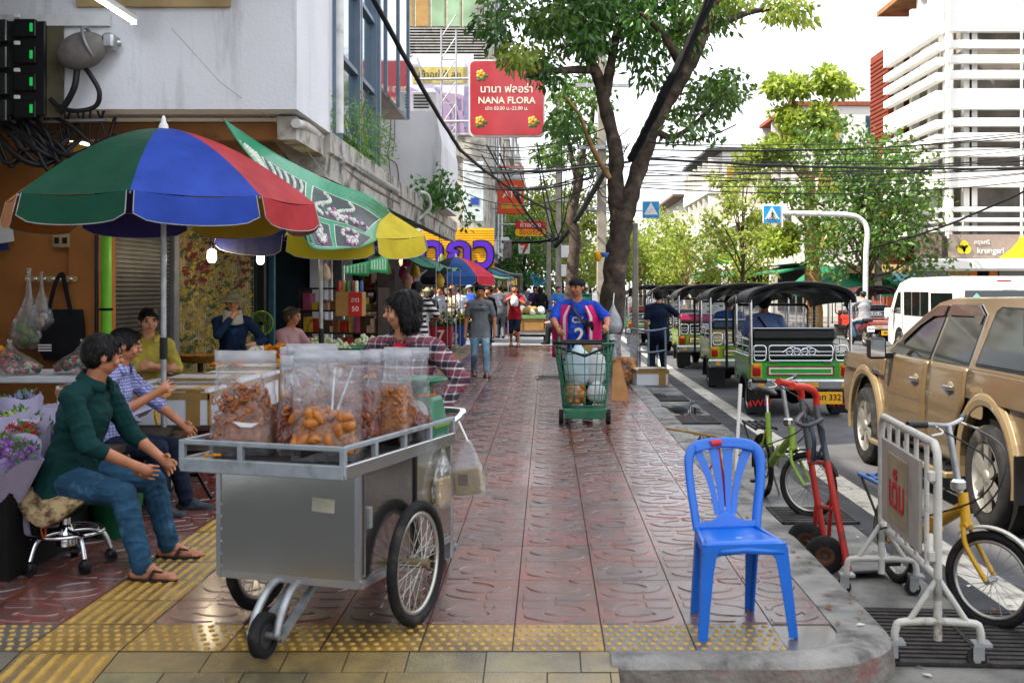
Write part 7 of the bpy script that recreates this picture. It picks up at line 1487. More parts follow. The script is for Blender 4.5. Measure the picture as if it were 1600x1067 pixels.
# back: arched frame and four curved slats fanning from the seat
def back(x, z): # x -1..1 across, z 0..1 up
    l = C(*sBL, .405).lerp(C(.672, 5.50, .80), z); r_ = C(*sBR, .405).lerp(C(1.055, 5.56, .80), z); p = l.lerp(r_, (x + 1) / 2); p.y += .035 * (1 - x * x) * (.3 + z); return p
b = MB(); path = [(-1.0, .0), (-1.01, .25), (-1.02, .5), (-1.0, .72), (-.92, .88), (-.72, .965), (-.4, .995), (0, 1.0), (.4, .995), (.72, .965), (.92, .88), (1.0, .72), (1.02, .5), (1.0, .25), (1.0, .0)]
pts = spline([back(x, z) for x, z in path], 4); b.tube(pts, [.026 if 12 < i < 44 else .023 for i in range(len(pts))], M_bluep, 10, flat=.55)
b.sheet(lambda u, v: back(-.98 + 1.96 * u, (.10 + .12 * math.exp(-((u - .5) / .16) ** 2)) * v) - Vector((0, .012, 0)), 24, 4, M_bluep, .014)
b.sheet(lambda u, v: back((-.80 + 1.6 * u), .985 - .10 * v * (1 - .55 * math.sin(PI * u))), 20, 3, M_bluep, .016)
b.build('backrest', pc)
for x0, x1, xm in ((-.28, -.72, -.33), (-.11, -.26, -.13), (.10, .14, .10), (.27, .66, .30)):
    b = MB(); rr_ = []
    for i in range(13):
        v = i / 12; x = (1 - v) ** 2 * x0 + 2 * v * (1 - v) * xm + v * v * x1; z = .17 + .76 * v; w = .085 + .05 * v ** 2
        rr_.append([back(x - w, z), back(x + w, z), back(x + w, z) + Vector((0, .012, 0)), back(x - w, z) + Vector((0, .012, 0))])
    b.loft(rr_, M_bluep, False); b.build('back_slat', pc)
b = MB(); b.tube(spline([back(-.36, .992), back(-.22, .998), back(-.08, 1.0)], 3), .031, M_redtape, 12, flat=.62); b.tube(spline([back(-.12, .94) + Vector((0, .02, 0)), back(-.02, .6) + Vector((0, .03, 0)), back(.0, .25) + Vector((0, .025, 0))], 5), .011, M_redtape, 6, flat=.4); b.tube(spline([back(-.1, .8) + Vector((0, .03, 0)), back(-.38, .66) + Vector((0, .05, 0)), back(-.30, .45) + Vector((0, .06, 0)), back(-.36, .28) + Vector((0, .06, 0))], 5), .009, M_redtape, 6, flat=.4); b.build('tape', pc)
b = MB(); [b.box(seat(.32 + .09 * k, .45) + Vector((0, 0, .004)), (.012, .09, .003), mat('slot_dark', '#0a2a66', .6), rz=-.5) for k in range(6)]; b.build('seat_slots', pc)
b = MB(); p = seat(.68, .42); b.box(p + Vector((0, 0, .006)), (.12, .05, .004), mat('sticker_pale', '#b7c0dc', .5), rz=.1); b.build('sticker', pc)
# rolling white barrier with sign
M_wpaint = mat('chipped_white_paint', '#b5b3ab', .5, .1, vary=.12, scale=10, bump=.15, bscale=60, dirt='#6a5446', dscale=9, dthr=.61); M_board = mat('board_grey_white', '#958f86', .5, vary=.1, dirt='#7a6e66', dscale=6, dthr=.6); M_redink = mat('red_lettering', '#a3202a', .5)
br_ = thing('barrier', 'white rolling steel barrier with red Thai lettering standing over the drain', 'barrier', (1.815, 5.72, -.15), math.atan2(6.36 - 5.14, 1.885 - 1.785))
L2 = .60 
b = MB()
b.tube([(-L2, 0, .30)] + [(-L2, 0, .9)] + [(-L2 + .012, 0, .965), (-L2 + .06, 0, 1.0)] + [(L2 - .06, 0, 1.0), (L2 - .012, 0, .965)] + [(L2, 0, .9), (L2, 0, .30)], .019, M_wpaint, 10); b.tube([(-L2, 0, .40), (L2, 0, .40)], .017, M_wpaint, 10); b.tube([(-L2, 0, .40), (-L2, 0, .12)], .019, M_wpaint, 10); b.tube([(L2, 0, .40), (L2, 0, .12)], .019, M_wpaint, 10); b.build('frame', br_)
for k in range(5): x = -L2 + (k + 1) * 2 * L2 / 6; b = MB(); b.tube([(x, 0, .40), (x, 0, 1.0)], .012, M_wpaint, 8); b.build('upright', br_)
b = MB(); b.box((.02, .025, .68), (.82, .018, .44), M_board, bev=.004); pnl = b.build('sign_board', br_); b = MB(); b.box((.04, .037, .68), (.44, .008, .34), mat('board_cream', '#8f8468', .5, dirt='#6a5a40', dscale=7)); b.build('plate', pnl)
# the lettering faces the pavement side (local +y)
b = MB(); b.text('เต็ม', .235, M_redink, Matrix(((-1, 0, 0, .04), (0, 0, 1, .043), (0, 1, 0, .655), (0, 0, 0, 1))), .005, bold=.010); b.build('lettering', pnl)
for x in (-L2, L2):
    b = MB(); b.tube(spline([(x, -.19, .10), (x, -.185, .17), (x, -.14, .20), (x, .14, .20), (x, .185, .17), (x, .19, .10)], 4), .018, M_wpaint, 10); b.tube([(x, -.13, .20), (x, 0, .40)], .014, M_wpaint, 8); b.tube([(x, .13, .20), (x, 0, .40)], .014, M_wpaint, 8); ft = b.build('foot', br_)
    for s_ in (-1, 1):
        b = MB(); b.box((x, s_ * .19, .11), (.08, .08, .014), M_galv); b.box((x - .022, s_ * .19 + .015, .075), (.006, .05, .07), M_galv); b.box((x + .022, s_ * .19 + .015, .075), (.006, .05, .07), M_galv); b.cyl((x - .017, s_ * .19 + .02, .042), (x + .017, s_ * .19 + .02, .042), .042, M_tyre, 18); b.cyl((x - .02, s_ * .19 + .02, .042), (x + .02, s_ * .19 + .02, .042), .018, M_galv, 12); b.build('castor', ft)
b = MB(); [b.box((-L2 - .005, .03, z), (.04, .03, .05), M_wpaint, bev=.006) for z in (.50, .86)]; b.build('latch', br_)
# red hand truck leaning at the kerb
M_redp = mat('red_paint', '#a3241c', .4, vary=.12, scale=12, dirt='#3a2a26', dscale=6, dthr=.6); M_frame = mat('dark_tube', '#45464a', .45, .5, vary=.15)
o = Vector((1.72, 6.95, -.15)); ht = thing('hand_truck', 'red and grey hand truck leaning at the kerb beside the chair', 'hand truck', o)
q_ = lambda x, y, Y: P(x, y, Y) - o
for pts, nm in (([q_(1326, 893, 6.62), q_(1300, 760, 6.8), q_(1280, 660, 6.95), q_(1275, 632, 7.0)], 'rail'), ([q_(1296, 890, 7.1), q_(1270, 740, 7.2), q_(1256, 650, 7.3), q_(1252, 622, 7.35)], 'rail')):
    pts = spline(pts, 6); k = int(len(pts) * .45); b = MB(); b.tube(pts[:k + 1], .021, M_redp, 10); b.tube(pts[k:], .019, M_frame, 10); b.build(nm, ht)
for pts in ([q_(1276, 634, 7.0), q_(1274, 615, 6.98), q_(1262, 606, 6.9), q_(1238, 603, 6.72)], [q_(1252, 624, 7.35), q_(1251, 612, 7.33), q_(1240, 602, 7.25), q_(1216, 596, 7.08)]): b = MB(); b.tube(spline(pts, 5), .022, mat('red_grip', '#c4301f', .45), 10); b.build('grip', ht)
b = MB(); b.tube(spline([q_(1284, 655, 6.95), q_(1262, 665, 6.8), q_(1245, 660, 6.9), q_(1255, 645, 7.3)], 5), .014, M_frame, 8); b.build('carry_loop', ht)
b = MB()
for (a, c) in (((1290, 723, 6.85), (1264, 722, 7.22)), ((1304, 795, 6.75), (1280, 790, 7.14)), ((1322, 880, 6.64), (1294, 880, 7.1))): b.tube([q_(*a), q_(*c)], .014, M_redp, 8)
b.build('crossbar', ht)
for a, c in (((1300, 770, 6.8), (1294, 850, 6.9)), ((1276, 770, 7.18), (1272, 850, 7.22))): b = MB(); b.tube([q_(*a), q_(*c)], .013, M_redp, 8); b.build('brace', ht)
b = MB(); pa, pb = q_(1325, 896, 6.62), q_(1294, 893, 7.1); d = Vector((.26, .05, 0)); b.loft([[pa, pb, pb + Vector((0, 0, .012)), pa + Vector((0, 0, .012))], [pa + d, pb + d, pb + d + Vector((0, 0, .012)), pa + d + Vector((0, 0, .012))]], M_frame, False); b.build('toe_plate', ht)
for c in (Vector((-.06, -.18, .115)), Vector((-.085, .22, .115))):
    M = T(c, math.atan2(.1, -.3) + R(90) + .1, 0, R(90)); b = MB(); b.lathe([(.06, -.03), (.1, -.034), (.115, -.02), (.115, .02), (.1, .034), (.06, .03)], M_tyre, 26, M, True, False); b.lathe([(.066, -.018), (.03, -.03), (.03, .03), (.066, .018)], mat('rusty_hub', '#5a3d30', .6, .3), 18, M); b.build('wheel', ht)
b = MB(); b.cyl((-.06, -.2, .115), (-.088, .26, .115), .014, M_frame); b.build('axle', ht)
b = MB(); b.tube(spline([q_(1262, 650, 7.3), q_(1272, 690, 6.95), q_(1270, 720, 6.9), q_(1284, 700, 6.85), q_(1286, 670, 6.9), q_(1266, 655, 6.9)], 5), .014, mat('strap_grey', '#2f3a44', .8), 6, flat=.35); b.build('strap', ht)
# grey blue upright trolley frame by the foam box
o = Vector((1.78, 19.9, -.15)); ht2 = thing('hand_truck', 'pale blue grey hand truck standing behind the white foam box', 'hand truck', o); M_bf = mat('blue_grey_tube', '#6a7a88', .5, .2, vary=.2, scale=10)
for x in (-.30, .0, .30): b = MB(); b.tube([(x, 0, .02), (x, .02, .80), (x * .96, .05, 1.02)], .02, M_bf, 8); b.build('rail', ht2)
b = MB(); [b.tube(spline([(-.32, .0, z), (0, -.05, z - .04), (.32, 0, z)], 4), .017, M_bf, 8) for z in (.30, .62, 1.0)]; b.build('crossbar', ht2); b = MB(); b.tube([(-.15, .0, .05), (-.15, .02, .7)], .014, mat('blue_tube', '#2f5a8a', .5), 6); b.tube([(.15, .0, .05), (.15, .02, .7)], .014, mat('blue_tube', '#2f5a8a'), 6); b.build('brace', ht2); b = MB(); b.box((0, -.15, .02), (.6, .35, .02), M_bf); b.build('toe_plate', ht2)
for x in (-.26, .26): b = MB(); b.cyl((x - .03, .1, .1), (x + .03, .1, .1), .1, M_tyre, 18); b.build('wheel', ht2)
foam_box('white foam box with brown taped lid sitting on the kerb behind the pigeon', (1.66, 18.3, 0), (.52, .42, .27), .12, None, None)
t = thing('flower_bag', 'clear bag of orange marigolds standing by the tree foot', 'bag', (1.26, 18.5, .02)); b = MB(); b.loft([[(r * (1 + .1 * math.sin(4 * a)) * math.cos(a), r * .8 * math.sin(a), z) for a in [2 * PI * j / 16 for j in range(16)]] for z, r in ((0, .17), (.15, .22), (.45, .2), (.62, .25), (.78, .28))], M_bagfilm2, True, False); b.build('bag_film', t); b = MB(); q = random.Random(4); [b.ell((q.uniform(-.15, .15), q.uniform(-.12, .12), .03 + q.random() * .36), (.045, .045, .04), M_mari, 7, 5) for k in range(110)]; b.build('marigolds', t)
t = thing('plastic_bag', 'silver grey knotted bag hanging on the tree trunk', 'bag', P(958, 500, 19.0)); b = MB(); b.lathe([(.01, .28), (.04, .2), (.12, .05), (.16, -.08), (.13, -.2), (.02, -.25)], mat('silver_bag', '#9a9ca0', .3, vary=.2, bump=.8, bscale=14), 18); b.build('bag_body', t); b = MB(); b.tube([(0, 0, .25), (.02, .1, .45)], .01, M_whitep, 6); b.build('tie', t)
b = MB(); b.lathe([(.62, -.02), (.5, .10), (.34, .2), (.15, .3), (.01, .33)], mat('soil', '#6a6660', .95, vary=.3, scale=12, bump=1.0, bscale=30), 22); solo(b, 'soil_heap', 'grey heap of soil at the foot of the big tree', 'soil heap', None, (1.12, 18.95, 0))
b = MB(); b.loft([[(-.10, 0, 0), (.16, 0, 0), (.16, .02, 0), (-.10, .02, 0)], [(-.06, .25, .5), (.05, .25, .52), (.05, .27, .52), (-.06, .27, .5)]], mat('kraft_board', '#a0764a', .8), False); solo(b, 'cardboard', 'brown cardboard sheet leaning beside the vendor cart', 'cardboard', None, (.98, 15.6, .006))
b = MB(); b.box((0, 0, .005), (.56, .62, .012), mat('pit_soil', '#4a4640', .95, vary=.3, bump=.8, bscale=30)); [b.box((x, 0, .012), (.04, .66, .02), M_kerb) for x in (-.29, .29)]; [b.box((0, y, .012), (.56, .04, .02), M_kerb) for y in (-.32, .32)]; solo(b, 'planting_pit', 'empty square planting pit in the red paving', 'planting pit', None, (.12, 19.6, 0))
b = MB(); b.tube([P(1042, 669, 11.9) , P(1166, 690, 10.9)], .012, mat('bamboo', '#a5844a', .6, vary=.2, scale=9), 8); solo(b, 'bamboo_stick', 'long bamboo stick lying across the kerb', 'stick')
b = MB(); p0 = P(1150, 690, 10.6); b.tube([Vector((p0.x, p0.y, -.15)), P(1157, 600, 10.8)], .018, M_whitep, 8); solo(b, 'white_pipe', 'short white pipe standing upright behind the green bicycle', 'pipe')
b = MB(); b.tube([P(1118, 692, 11.2), P(1142, 681, 11.3)], .012, mat('green_rod', '#1f8a4a', .5), 6); solo(b, 'green_rod', 'short green rod beside the bamboo stick', 'rod')
# pigeon on the kerb
pg = thing('pigeon', 'grey pigeon walking along the kerb edge', 'pigeon', G(1066, 655)); M_pg = mat('pigeon_grey', '#5d6066', .7, vary=.25, scale=20); M_pd = mat('pigeon_dark', '#33363a', .6, vary=.2)
b = MB(); b.loft([[(x + 0, w * math.cos(a), z + w * .95 * math.sin(a)) for a in [2 * PI * j / 14 for j in range(14)]] for x, w, z in ((.155, .012, .20), (.135, .026, .205), (.11, .03, .20), (.085, .03, .17), (.055, .048, .135), (.0, .06, .115), (-.07, .05, .115), (-.12, .03, .125), (-.17, .016, .14), (-.25, .012, .165))], M_pg, True); bd = b.build('body', pg)
for s_ in (-1, 1): b = MB(); b.ell((-.05, s_ * .05, .125), (.10, .014, .036), M_pd, 12, 6, T((0, 0, 0), 0, 0, 0)); b.build('wing', pg); b = MB(); b.tube([(.01, s_ * .022, .07), (.02, s_ * .022, .02), (.015, s_ * .022, .004)], .005, mat('pigeon_leg', '#9a4a44', .6), 6); [b.tube([(.015, s_ * .022, .004), (.045, s_ * .022 + d, .003)], .003, mat('pigeon_leg', '#9a4a44'), 5) for d in (-.012, 0, .012)]; b.build('leg', pg)
b = MB(); b.tube([(.155, 0, .20), (.18, 0, .192)], [.007, .002], M_pd, 6); b.build('beak', pg)
# vendor's green wire basket trolley
M_gw = mat('green_wire', '#2a6a4e', .45, vary=.2, scale=15); o = Vector((.43, 13.05, 0)); vt = thing('basket_trolley', 'green wire basket trolley full of bags pushed by the vendor', 'trolley', o)
def bk(u, v):   # u around 0..1, v up 0..1
    w = .235 + .12 * v; dp = .17 + .08 * v; a = 2 * PI * u; x = w * math.copysign(abs(math.cos(a)) ** .55, math.cos(a)); y = dp * math.copysign(abs(math.sin(a)) ** .55, math.sin(a)); return Vector((x, y + .02 + .20 * v, .22 + .70 * v))
b = MB()
for k in range(28): b.tube([bk(k / 28, v / 5) for v in range(6)], .0055, M_gw, 5)
for j in range(7): b.tube([bk(i / 36, j / 6) for i in range(36)], .0065 if j < 6 else .016, M_gw, 6, closed=True)
b.build('basket', vt)
b = MB(); q = random.Random(6); b.tube([bk(i / 36, 1) + Vector((0, 0, .005)) for i in range(30)], .02, M_blackcab, 6); b.tube([bk(.58, .95), bk(.75, .80) + Vector((0, -.02, 0)), bk(.93, .98)], .018, M_blackcab, 6); b.build('cord', vt)
b = MB(); b.box((0, .02, .16), (.50, .34, .05), M_gw, bev=.01); b.box((0, -.14, .12), (.46, .03, .1), M_gw, bev=.01); b.box((0, .05, .1), (.4, .3, .05), M_dark); b.build('base_plate', vt)
for s_ in (-1, 1): b = MB(); b.cyl((s_ * .27 - .025, -.05, .085), (s_ * .27 + .025, -.05, .085), .085, M_tyre, 20); w = b.build('wheel', vt); b = MB(); b.cyl((s_ * .27 - .028, -.05, .085), (s_ * .27 + .028, -.05, .085), .04, M_grey, 14); b.build('rim', w)
for s_ in (-1, 1): b = MB(); b.tube(spline([(s_ * .24, .1, .18), (s_ * .285, .30, .7), (s_ * .29, .42, .98), (s_ * .285, .46, 1.08)], 5), .016, M_gw, 8); b.tube([(s_ * .285, .43, 1.02), (s_ * .285, .48, 1.10)], .022, mat('green_grip', '#1f7a4a', .5), 8); b.build('handle', vt)
M_pb = mat('pale_blue_bag', '#b9d0d8', .35, vary=.15, scale=5, bump=.8, bscale=12); M_wb = mat('white_bag', '#c9cdd0', .35, vary=.1, bump=.8, bscale=12)
for i, (m_, c, s_, lab) in enumerate(((M_pb, (-.07, .16, .66), (.15, .12, .22), 'pale blue carrier bag in the upper left of the wire basket'), (M_wb, (.13, .17, .64), (.12, .11, .2), 'white carrier bag in the upper right of the wire basket'), (M_wb, (.14, .06, .36), (.11, .1, .11), 'knotted white bag low in the right of the wire basket'))):
    t = thing('carrier_bag', lab, 'bag', o + Vector(c), 0, 'bags in the wire basket'); b = MB(); q = random.Random(i); b.loft([[(s_[0] * r * (1 + q.uniform(-.12, .12)) * math.cos(2 * PI * j / 16), s_[1] * r * (1 + q.uniform(-.1, .1)) * math.sin(2 * PI * j / 16), s_[2] * z) for j in range(16)] for z, r in ((-1, .6), (-.7, 1), (0, 1.05), (.6, .85), (.9, .4), (1.1, .25))], m_, True); b.build('bag_body', t)
t = thing('marigold_bag', 'clear bag of orange marigolds low in the wire basket', 'bag', o + Vector((-.11, .05, .25)), 0, 'bags in the wire basket'); b = MB(); q = random.Random(9); [b.ell((q.uniform(-.09, .1), q.uniform(-.08, .08), q.random() * .18), (.032, .032, .028), M_mari, 7, 5) for k in range(60)]; b.build('marigolds', t); b = MB(); b.ell((0, 0, .1), (.14, .12, .15), M_bagfilm2, 14, 8); b.build('bag_film', t)
b = MB(); b.box((.05, .24, .74), (.2, .02, .3), M_card, ry=.3); solo(b, 'cardboard', 'brown card standing in the wire basket', 'cardboard', None, o)
# ================================================================== people: each body one continuous skin grown over a posed skeleton
M_skin = mat('skin', '#b3795a', .5, vary=.10, scale=14, sub=.08, col2='#a06848'); M_skinl = mat('skin_light', '#c08a68', .5, vary=.10, scale=14, sub=.08, col2='#b07a58')
M_hair = mat('black_hair', '#0a0807', .55, vary=.3, scale=30, bump=.25, bscale=60); M_hairg = mat('grey_hair', '#5a4c42', .6, vary=.3, scale=30, bump=.6, bscale=70); M_lip = mat('lips', '#7a3a34', .5); M_eye = mat('eye_dark', '#150d0a', .2); M_sole = mat('sandal_sole', '#2a2224', .6)
M_hair.node_tree.nodes['Principled BSDF'].inputs['Specular IOR Level'].default_value = .25
J1 = mat('jeans', '#274a63', .85, vary=.25, scale=7, bump=.5, bscale=18, dirt='#4f7d95', dscale=4, dthr=.62); J2 = mat('pale_jeans', '#6f93a8', .85, vary=.25, scale=7, bump=.5, bscale=16, dirt='#a9c0c8', dscale=5, dthr=.56); J3 = mat('dark_jeans', '#141e30', .85, vary=.2, scale=6, bump=.5, bscale=16)
M_plaid = plaid('plaid_shirt', '#463a44', [(.0, .30, '#7a3a48', .6), (.36, .46, '#b9b0ae', .75), (.52, .80, '#22202c', .7), (.86, .92, '#a9a2a4', .6)], .085)
M_check = plaid('check_shirt', '#a9aed0', [(.0, .5, '#3a3f80', .55)], .022); M_stripe = plaid('striped_shirt', '#c9c9c9', [(.0, .5, '#15161a', 1.0)], .085, ('Z',))
from mathutils import noise as nz_
def cl(n, c, **k): return cloth(n, c, bump=.55, bscale=11, **k)
def ik(a, c, l1, l2, pole):
    d = c - a; L_ = min(d.length, (l1 + l2) * .999)
    if d.length > L_: c = a + d.normalized() * L_; d = c - a
    x = (l1 * l1 - l2 * l2 + L_ * L_) / (2 * L_); h_ = math.sqrt(max(0, l1 * l1 - x * x)); u = d.normalized(); p = Vector(pole); p = p - u * p.dot(u)
    p = p.normalized() if p.length > 1e-5 else frame_from(u)[0]
    return a + u * x + p * h_, c
def _caps(M, p0, p1, r0, r1, n=12, k=4):
    """rounded tapered limb in the unit space of M"""
    d = p1 - p0; L_ = d.length; d = d / L_ if L_ > 1e-6 else Vector((0, 0, 1)); a, b_, _ = frame_from(d); rings = []
    for i in range(k): t_ = PI / 2 * (i + .35) / (k + .35); rings.append((p0 - d * r0 * math.cos(t_), r0 * math.sin(t_)))
    rings.append((p0, r0))
    if L_ > 1e-6: rings.append((p1, r1))
    for i in range(k - 1, -1, -1): t_ = PI / 2 * (i + .35) / (k + .35); rings.append((p1 + d * r1 * math.cos(t_), r1 * math.sin(t_)))
    vs, fs = [], []
    for c, r in rings: vs += [M @ (c + (a * math.cos(2 * PI * j / n) + b_ * math.sin(2 * PI * j / n)) * r) for j in range(n)]
    K = len(rings)
    for i in range(K - 1):
        for j in range(n): q_ = (j + 1) % n; fs.append((i * n + j, i * n + q_, (i + 1) * n + q_, (i + 1) * n + j))
    fs.append(tuple(range(n - 1, -1, -1))); fs.append(tuple((K - 1) * n + j for j in range(n))); return vs, fs
def grow(name, prims, vox, parent, smooth=3, hem=None, folds=0.0):
    """melt the limbs into one skin and colour each face by the limb it belongs to"""
    V, Fs = [], []
    for M, p0, p1, r0, r1, m in prims:
        vs, fs = _caps(M, p0, p1, r0, r1); o = len(V); V += [tuple(v) for v in vs]; Fs += [tuple(i + o for i in f) for f in fs]
    me = bpy.data.meshes.new(name); me.from_pydata(V, [], Fs); ob = bpy.data.objects.new(name, me); COL.objects.link(ob)
    rm = ob.modifiers.new('skin', 'REMESH'); rm.mode = 'VOXEL'; rm.voxel_size = vox; rm.use_smooth_shade = True
    sm = ob.modifiers.new('soft', 'SMOOTH'); sm.factor = .5; sm.iterations = smooth
    dg = bpy.context.evaluated_depsgraph_get(); new = bpy.data.meshes.new_from_object(ob.evaluated_get(dg)); bpy.data.objects.remove(ob); bpy.data.meshes.remove(me)
    new.name = name; nf = len(new.polygons); cen = np.empty(nf * 3); new.polygons.foreach_get('center', cen); cen = cen.reshape(-1, 3); best = np.full(nf, 1e9); mi = np.zeros(nf, int); ml = []
    pi = np.zeros(nf, int)
    for ip, (M, p0, p1, r0, r1, m) in enumerate(prims):
        if m not in ml: ml.append(m)
        Mi = np.array(M.inverted()); sc = abs(M.determinant()) ** (1 / 3); q_ = cen @ Mi[:3, :3].T + Mi[:3, 3]; a = np.array(p0); d = np.array(p1) - a; L2_ = (d * d).sum()
        t_ = np.clip(((q_ - a) @ d) / L2_, 0, 1) if L2_ > 1e-9 else np.zeros(nf); dist = (np.linalg.norm(q_ - a - t_[:, None] * d, axis=1) - (r0 + (r1 - r0) * t_)) * sc
        k = dist < best; best[k] = dist[k]; mi[k] = ml.index(m); pi[k] = ip
    if hem:
        pe, s_, z0, tp, bt, (a0, a1) = hem; zz = (cen - np.array(pe)) @ np.array(s_); ok = ((pi < a0) | (pi >= a1)) & np.isin(mi, [ml.index(tp), ml.index(bt)]); mi[ok & (zz > z0)] = ml.index(tp); mi[ok & (zz <= z0)] = ml.index(bt)
    new.materials.clear()
    for m in ml: new.materials.append(m)
    new.polygons.foreach_set('material_index', mi.astype(np.int32)); new.polygons.foreach_set('use_smooth', np.ones(nf, bool)); new.update()
    if folds:      # cloth gathers into folds; skin stays smooth
        skin_ids = [i for i, m in enumerate(ml) if m.name in ('skin', 'skin_light', 'lips', 'eye_dark', 'black_hair', 'grey_hair')]; cv = set()
        for p in new.polygons:
            if p.material_index not in skin_ids: cv.update(p.vertices)
        nrm = [v.normal.copy() for v in new.vertices]
        for i in cv:
            c = new.vertices[i].co; a = nz_.noise(Vector((c.x * 9, c.y * 9, c.z * 17 + c.x * 8 + c.y * 8))); e = nz_.noise(Vector((c.x * 24 + 7, c.y * 24, c.z * 40)))
            new.vertices[i].co = c + nrm[i] * folds * (1 - 2.4 * abs(a) ** .7 + .35 * e)
        new.update()
    o = bpy.data.objects.new(name, new); COL.objects.link(o); o.parent = parent; return o
def strands(hair, m, n=1700, ln=.045, seed=0):
    """fine locks lying over the hair"""
    q = random.Random(seed); me = hair.data; b = MB(); ps = me.polygons; k = len(ps); nv_ = len(me.vertices)
    cx_ = sum(v.co.x for v in me.vertices) / nv_; cy_ = sum(v.co.y for v in me.vertices) / nv_
    for _ in range(n):
        p = ps[q.randrange(k)]; c, nn = p.center, p.normal; d = Vector((c.x - cx_, c.y - cy_, 0)) * 4 + Vector((q.uniform(-.3, .3), q.uniform(-.3, .3), -1 + q.uniform(-.3, .3))); d = d - nn * d.dot(nn)
        if d.length < .05: continue
        d.normalize(); s_ = d.cross(nn) * q.uniform(.0012, .003); l_ = ln * q.uniform(.5, 1.2); a = c + nn * .001; e1 = c + d * l_ * .5 + nn * q.uniform(.002, .007); e2 = c + d * l_ + nn * q.uniform(-.002, .006)
        b.add([a - s_, a + s_, e1 + s_, e1 - s_, e2], [(0, 1, 2, 3), (3, 2, 4)], m)
    return b.build('hair_strands', hair)
I4 = Matrix.Identity(4)
def person(label, loc, rz, H=1.66, pel=None, lean=(0, 0, 1), yaw=0.0, head=(0, 0), hl=None, hr=None, el=(.6, .5, -.6), er=(-.6, .5, -.6), fl=None, fr=None, kl=(0, -1, .2), kr=(0, -1, .2),
           top=None, bot=None, skin=None, sleeve=.55, legs=1.0, shoe=None, hair='short', hairm=None, vox=.016, w=1.0, grip=False, hem=.03, group=None, belly=0.0, sandal=False, fingers=None, open_top=None, cap_m=None, brim=True, collar=False):
    """faces -y; x is the person's left. hands, feet and pelvis are given in metres"""
    t = thing('person', label, 'person', loc, rz, group); sk = skin or M_skin; hm = hairm or M_hair; shoe = shoe or M_dark; fingers = vox < .012 if fingers is None else fingers
    pel = Vector(pel if pel is not None else (0, 0, .515 * H)); s = Vector(lean).normalized(); lat = Vector((math.cos(yaw), math.sin(yaw), 0)); lat = (lat - s * lat.dot(s)).normalized(); fwd = s.cross(lat) * -1
    if fwd.y > 0 and abs(yaw) < 1.5: fwd = -fwd
    nb = pel + s * .305 * H; P_ = []
    def fr_(c, sx=1.0, sy=1.0): # frame with the sideways axis stretched
        A = Matrix((lat * sx, fwd * sy, s)).transposed().to_4x4(); A.translation = c; return A
    def cap(p0, p1, r0, r1, m, M=I4): P_.append((M, Vector(p0), Vector(p1), r0, r1, m))
    def tor(z0, z1, r0, r1, sx, m, dy=0.0): M = fr_(pel, sx); cap((0, dy, z0 * H), (0, dy, z1 * H), r0 * H * w, r1 * H * w, m, M)
    tor(-.035, .02, .068, .066, 1.38, bot, -.003 * H)
    tor(-hem - .015, .05, .080, .070, 1.50, top); tor(0, .10, .069, .062 + belly * .4, 1.46, top); tor(.09, .20, .062 + belly * .6, .070, 1.42, top, belly * .03 * H); tor(.19, .245, .066, .052, 1.66, top); 
    if belly: cap((0, belly * H * .35, .05 * H), (0, belly * H * .3, .13 * H), .064 * H * w, .064 * H * w, top, fr_(pel, 1.5))
    shl, shr = nb + lat * .104 * H * w - s * .035 * H, nb - lat * .104 * H * w - s * .035 * H
    cap(shl, nb - s * .012 * H, .040 * H, .040 * H, top); cap(shr, nb - s * .012 * H, .040 * H, .040 * H, top)
    up = (s * .6 + Vector((0, 0, 1)) * .5).normalized(); hc = nb + up * .103 * H + fwd * .022 * H; cap(nb - s * .01 * H, hc - up * .03 * H, .033 * H * (1 + (w - 1) * .6), .031 * H, sk)
    # head
    hy, hp = head; R3 = Matrix((lat, -fwd, s)).transposed(); Hm = (Matrix.Rotation(hy, 3, 'Z') @ Matrix.Rotation(hp, 3, 'X')); bx = Matrix((lat, up.cross(lat), up)).transposed() @ Hm   # columns: left, back, up
    hw = .0655 * H
    def hM(c, sx, sy, sz):
        A = (bx @ Matrix.Diagonal((sx * hw, sy * hw, sz * hw))).to_4x4(); A.translation = hc + bx @ (Vector((c[0], -c[1], c[2])) * hw); return A
    def hell(c, sx, sy, sz, m, lst=None): (P_ if lst is None else lst).append((hM(c, sx, sy, sz), Vector((0, 0, 0)), Vector((0, 0, 0)), 1.0, 1.0, m))
    hell((0, -.08, .16), .76, .92, .84, sk); hell((0, .16, -.36), .60, .66, .62, sk); hell((0, .38, -.78), .27, .24, .20, sk); hell((0, .30, .02), .66, .56, .50, sk)
    hell((0, .93, -.18), .13, .17, .13, sk); hell((0, .82, .08), .09, .12, .24, sk)
    for s_ in (-1, 1):
        hell((s_ * .76, -.06, -.08), .09, .17, .24, sk); hell((s_ * .42, .62, -.25), .22, .18, .2, sk)
        hell((s_ * .31, .80, .06), .13, .06, .055, M_eye); hell((s_ * .32, .80, .27), .19, .07, .045, hm if hairm is None else M_hair)
    hell((0, .80, -.50), .22, .09, .065, M_lip)
    # arms and hands
    ua, fa = .168 * H, .148 * H
    hl = Vector(hl) if hl else shl + lat * .04 * H - Vector((0, 0, .30 * H)) + fwd * .02 * H; hr = Vector(hr) if hr else shr - lat * .04 * H - Vector((0, 0, .30 * H)) + fwd * .02 * H
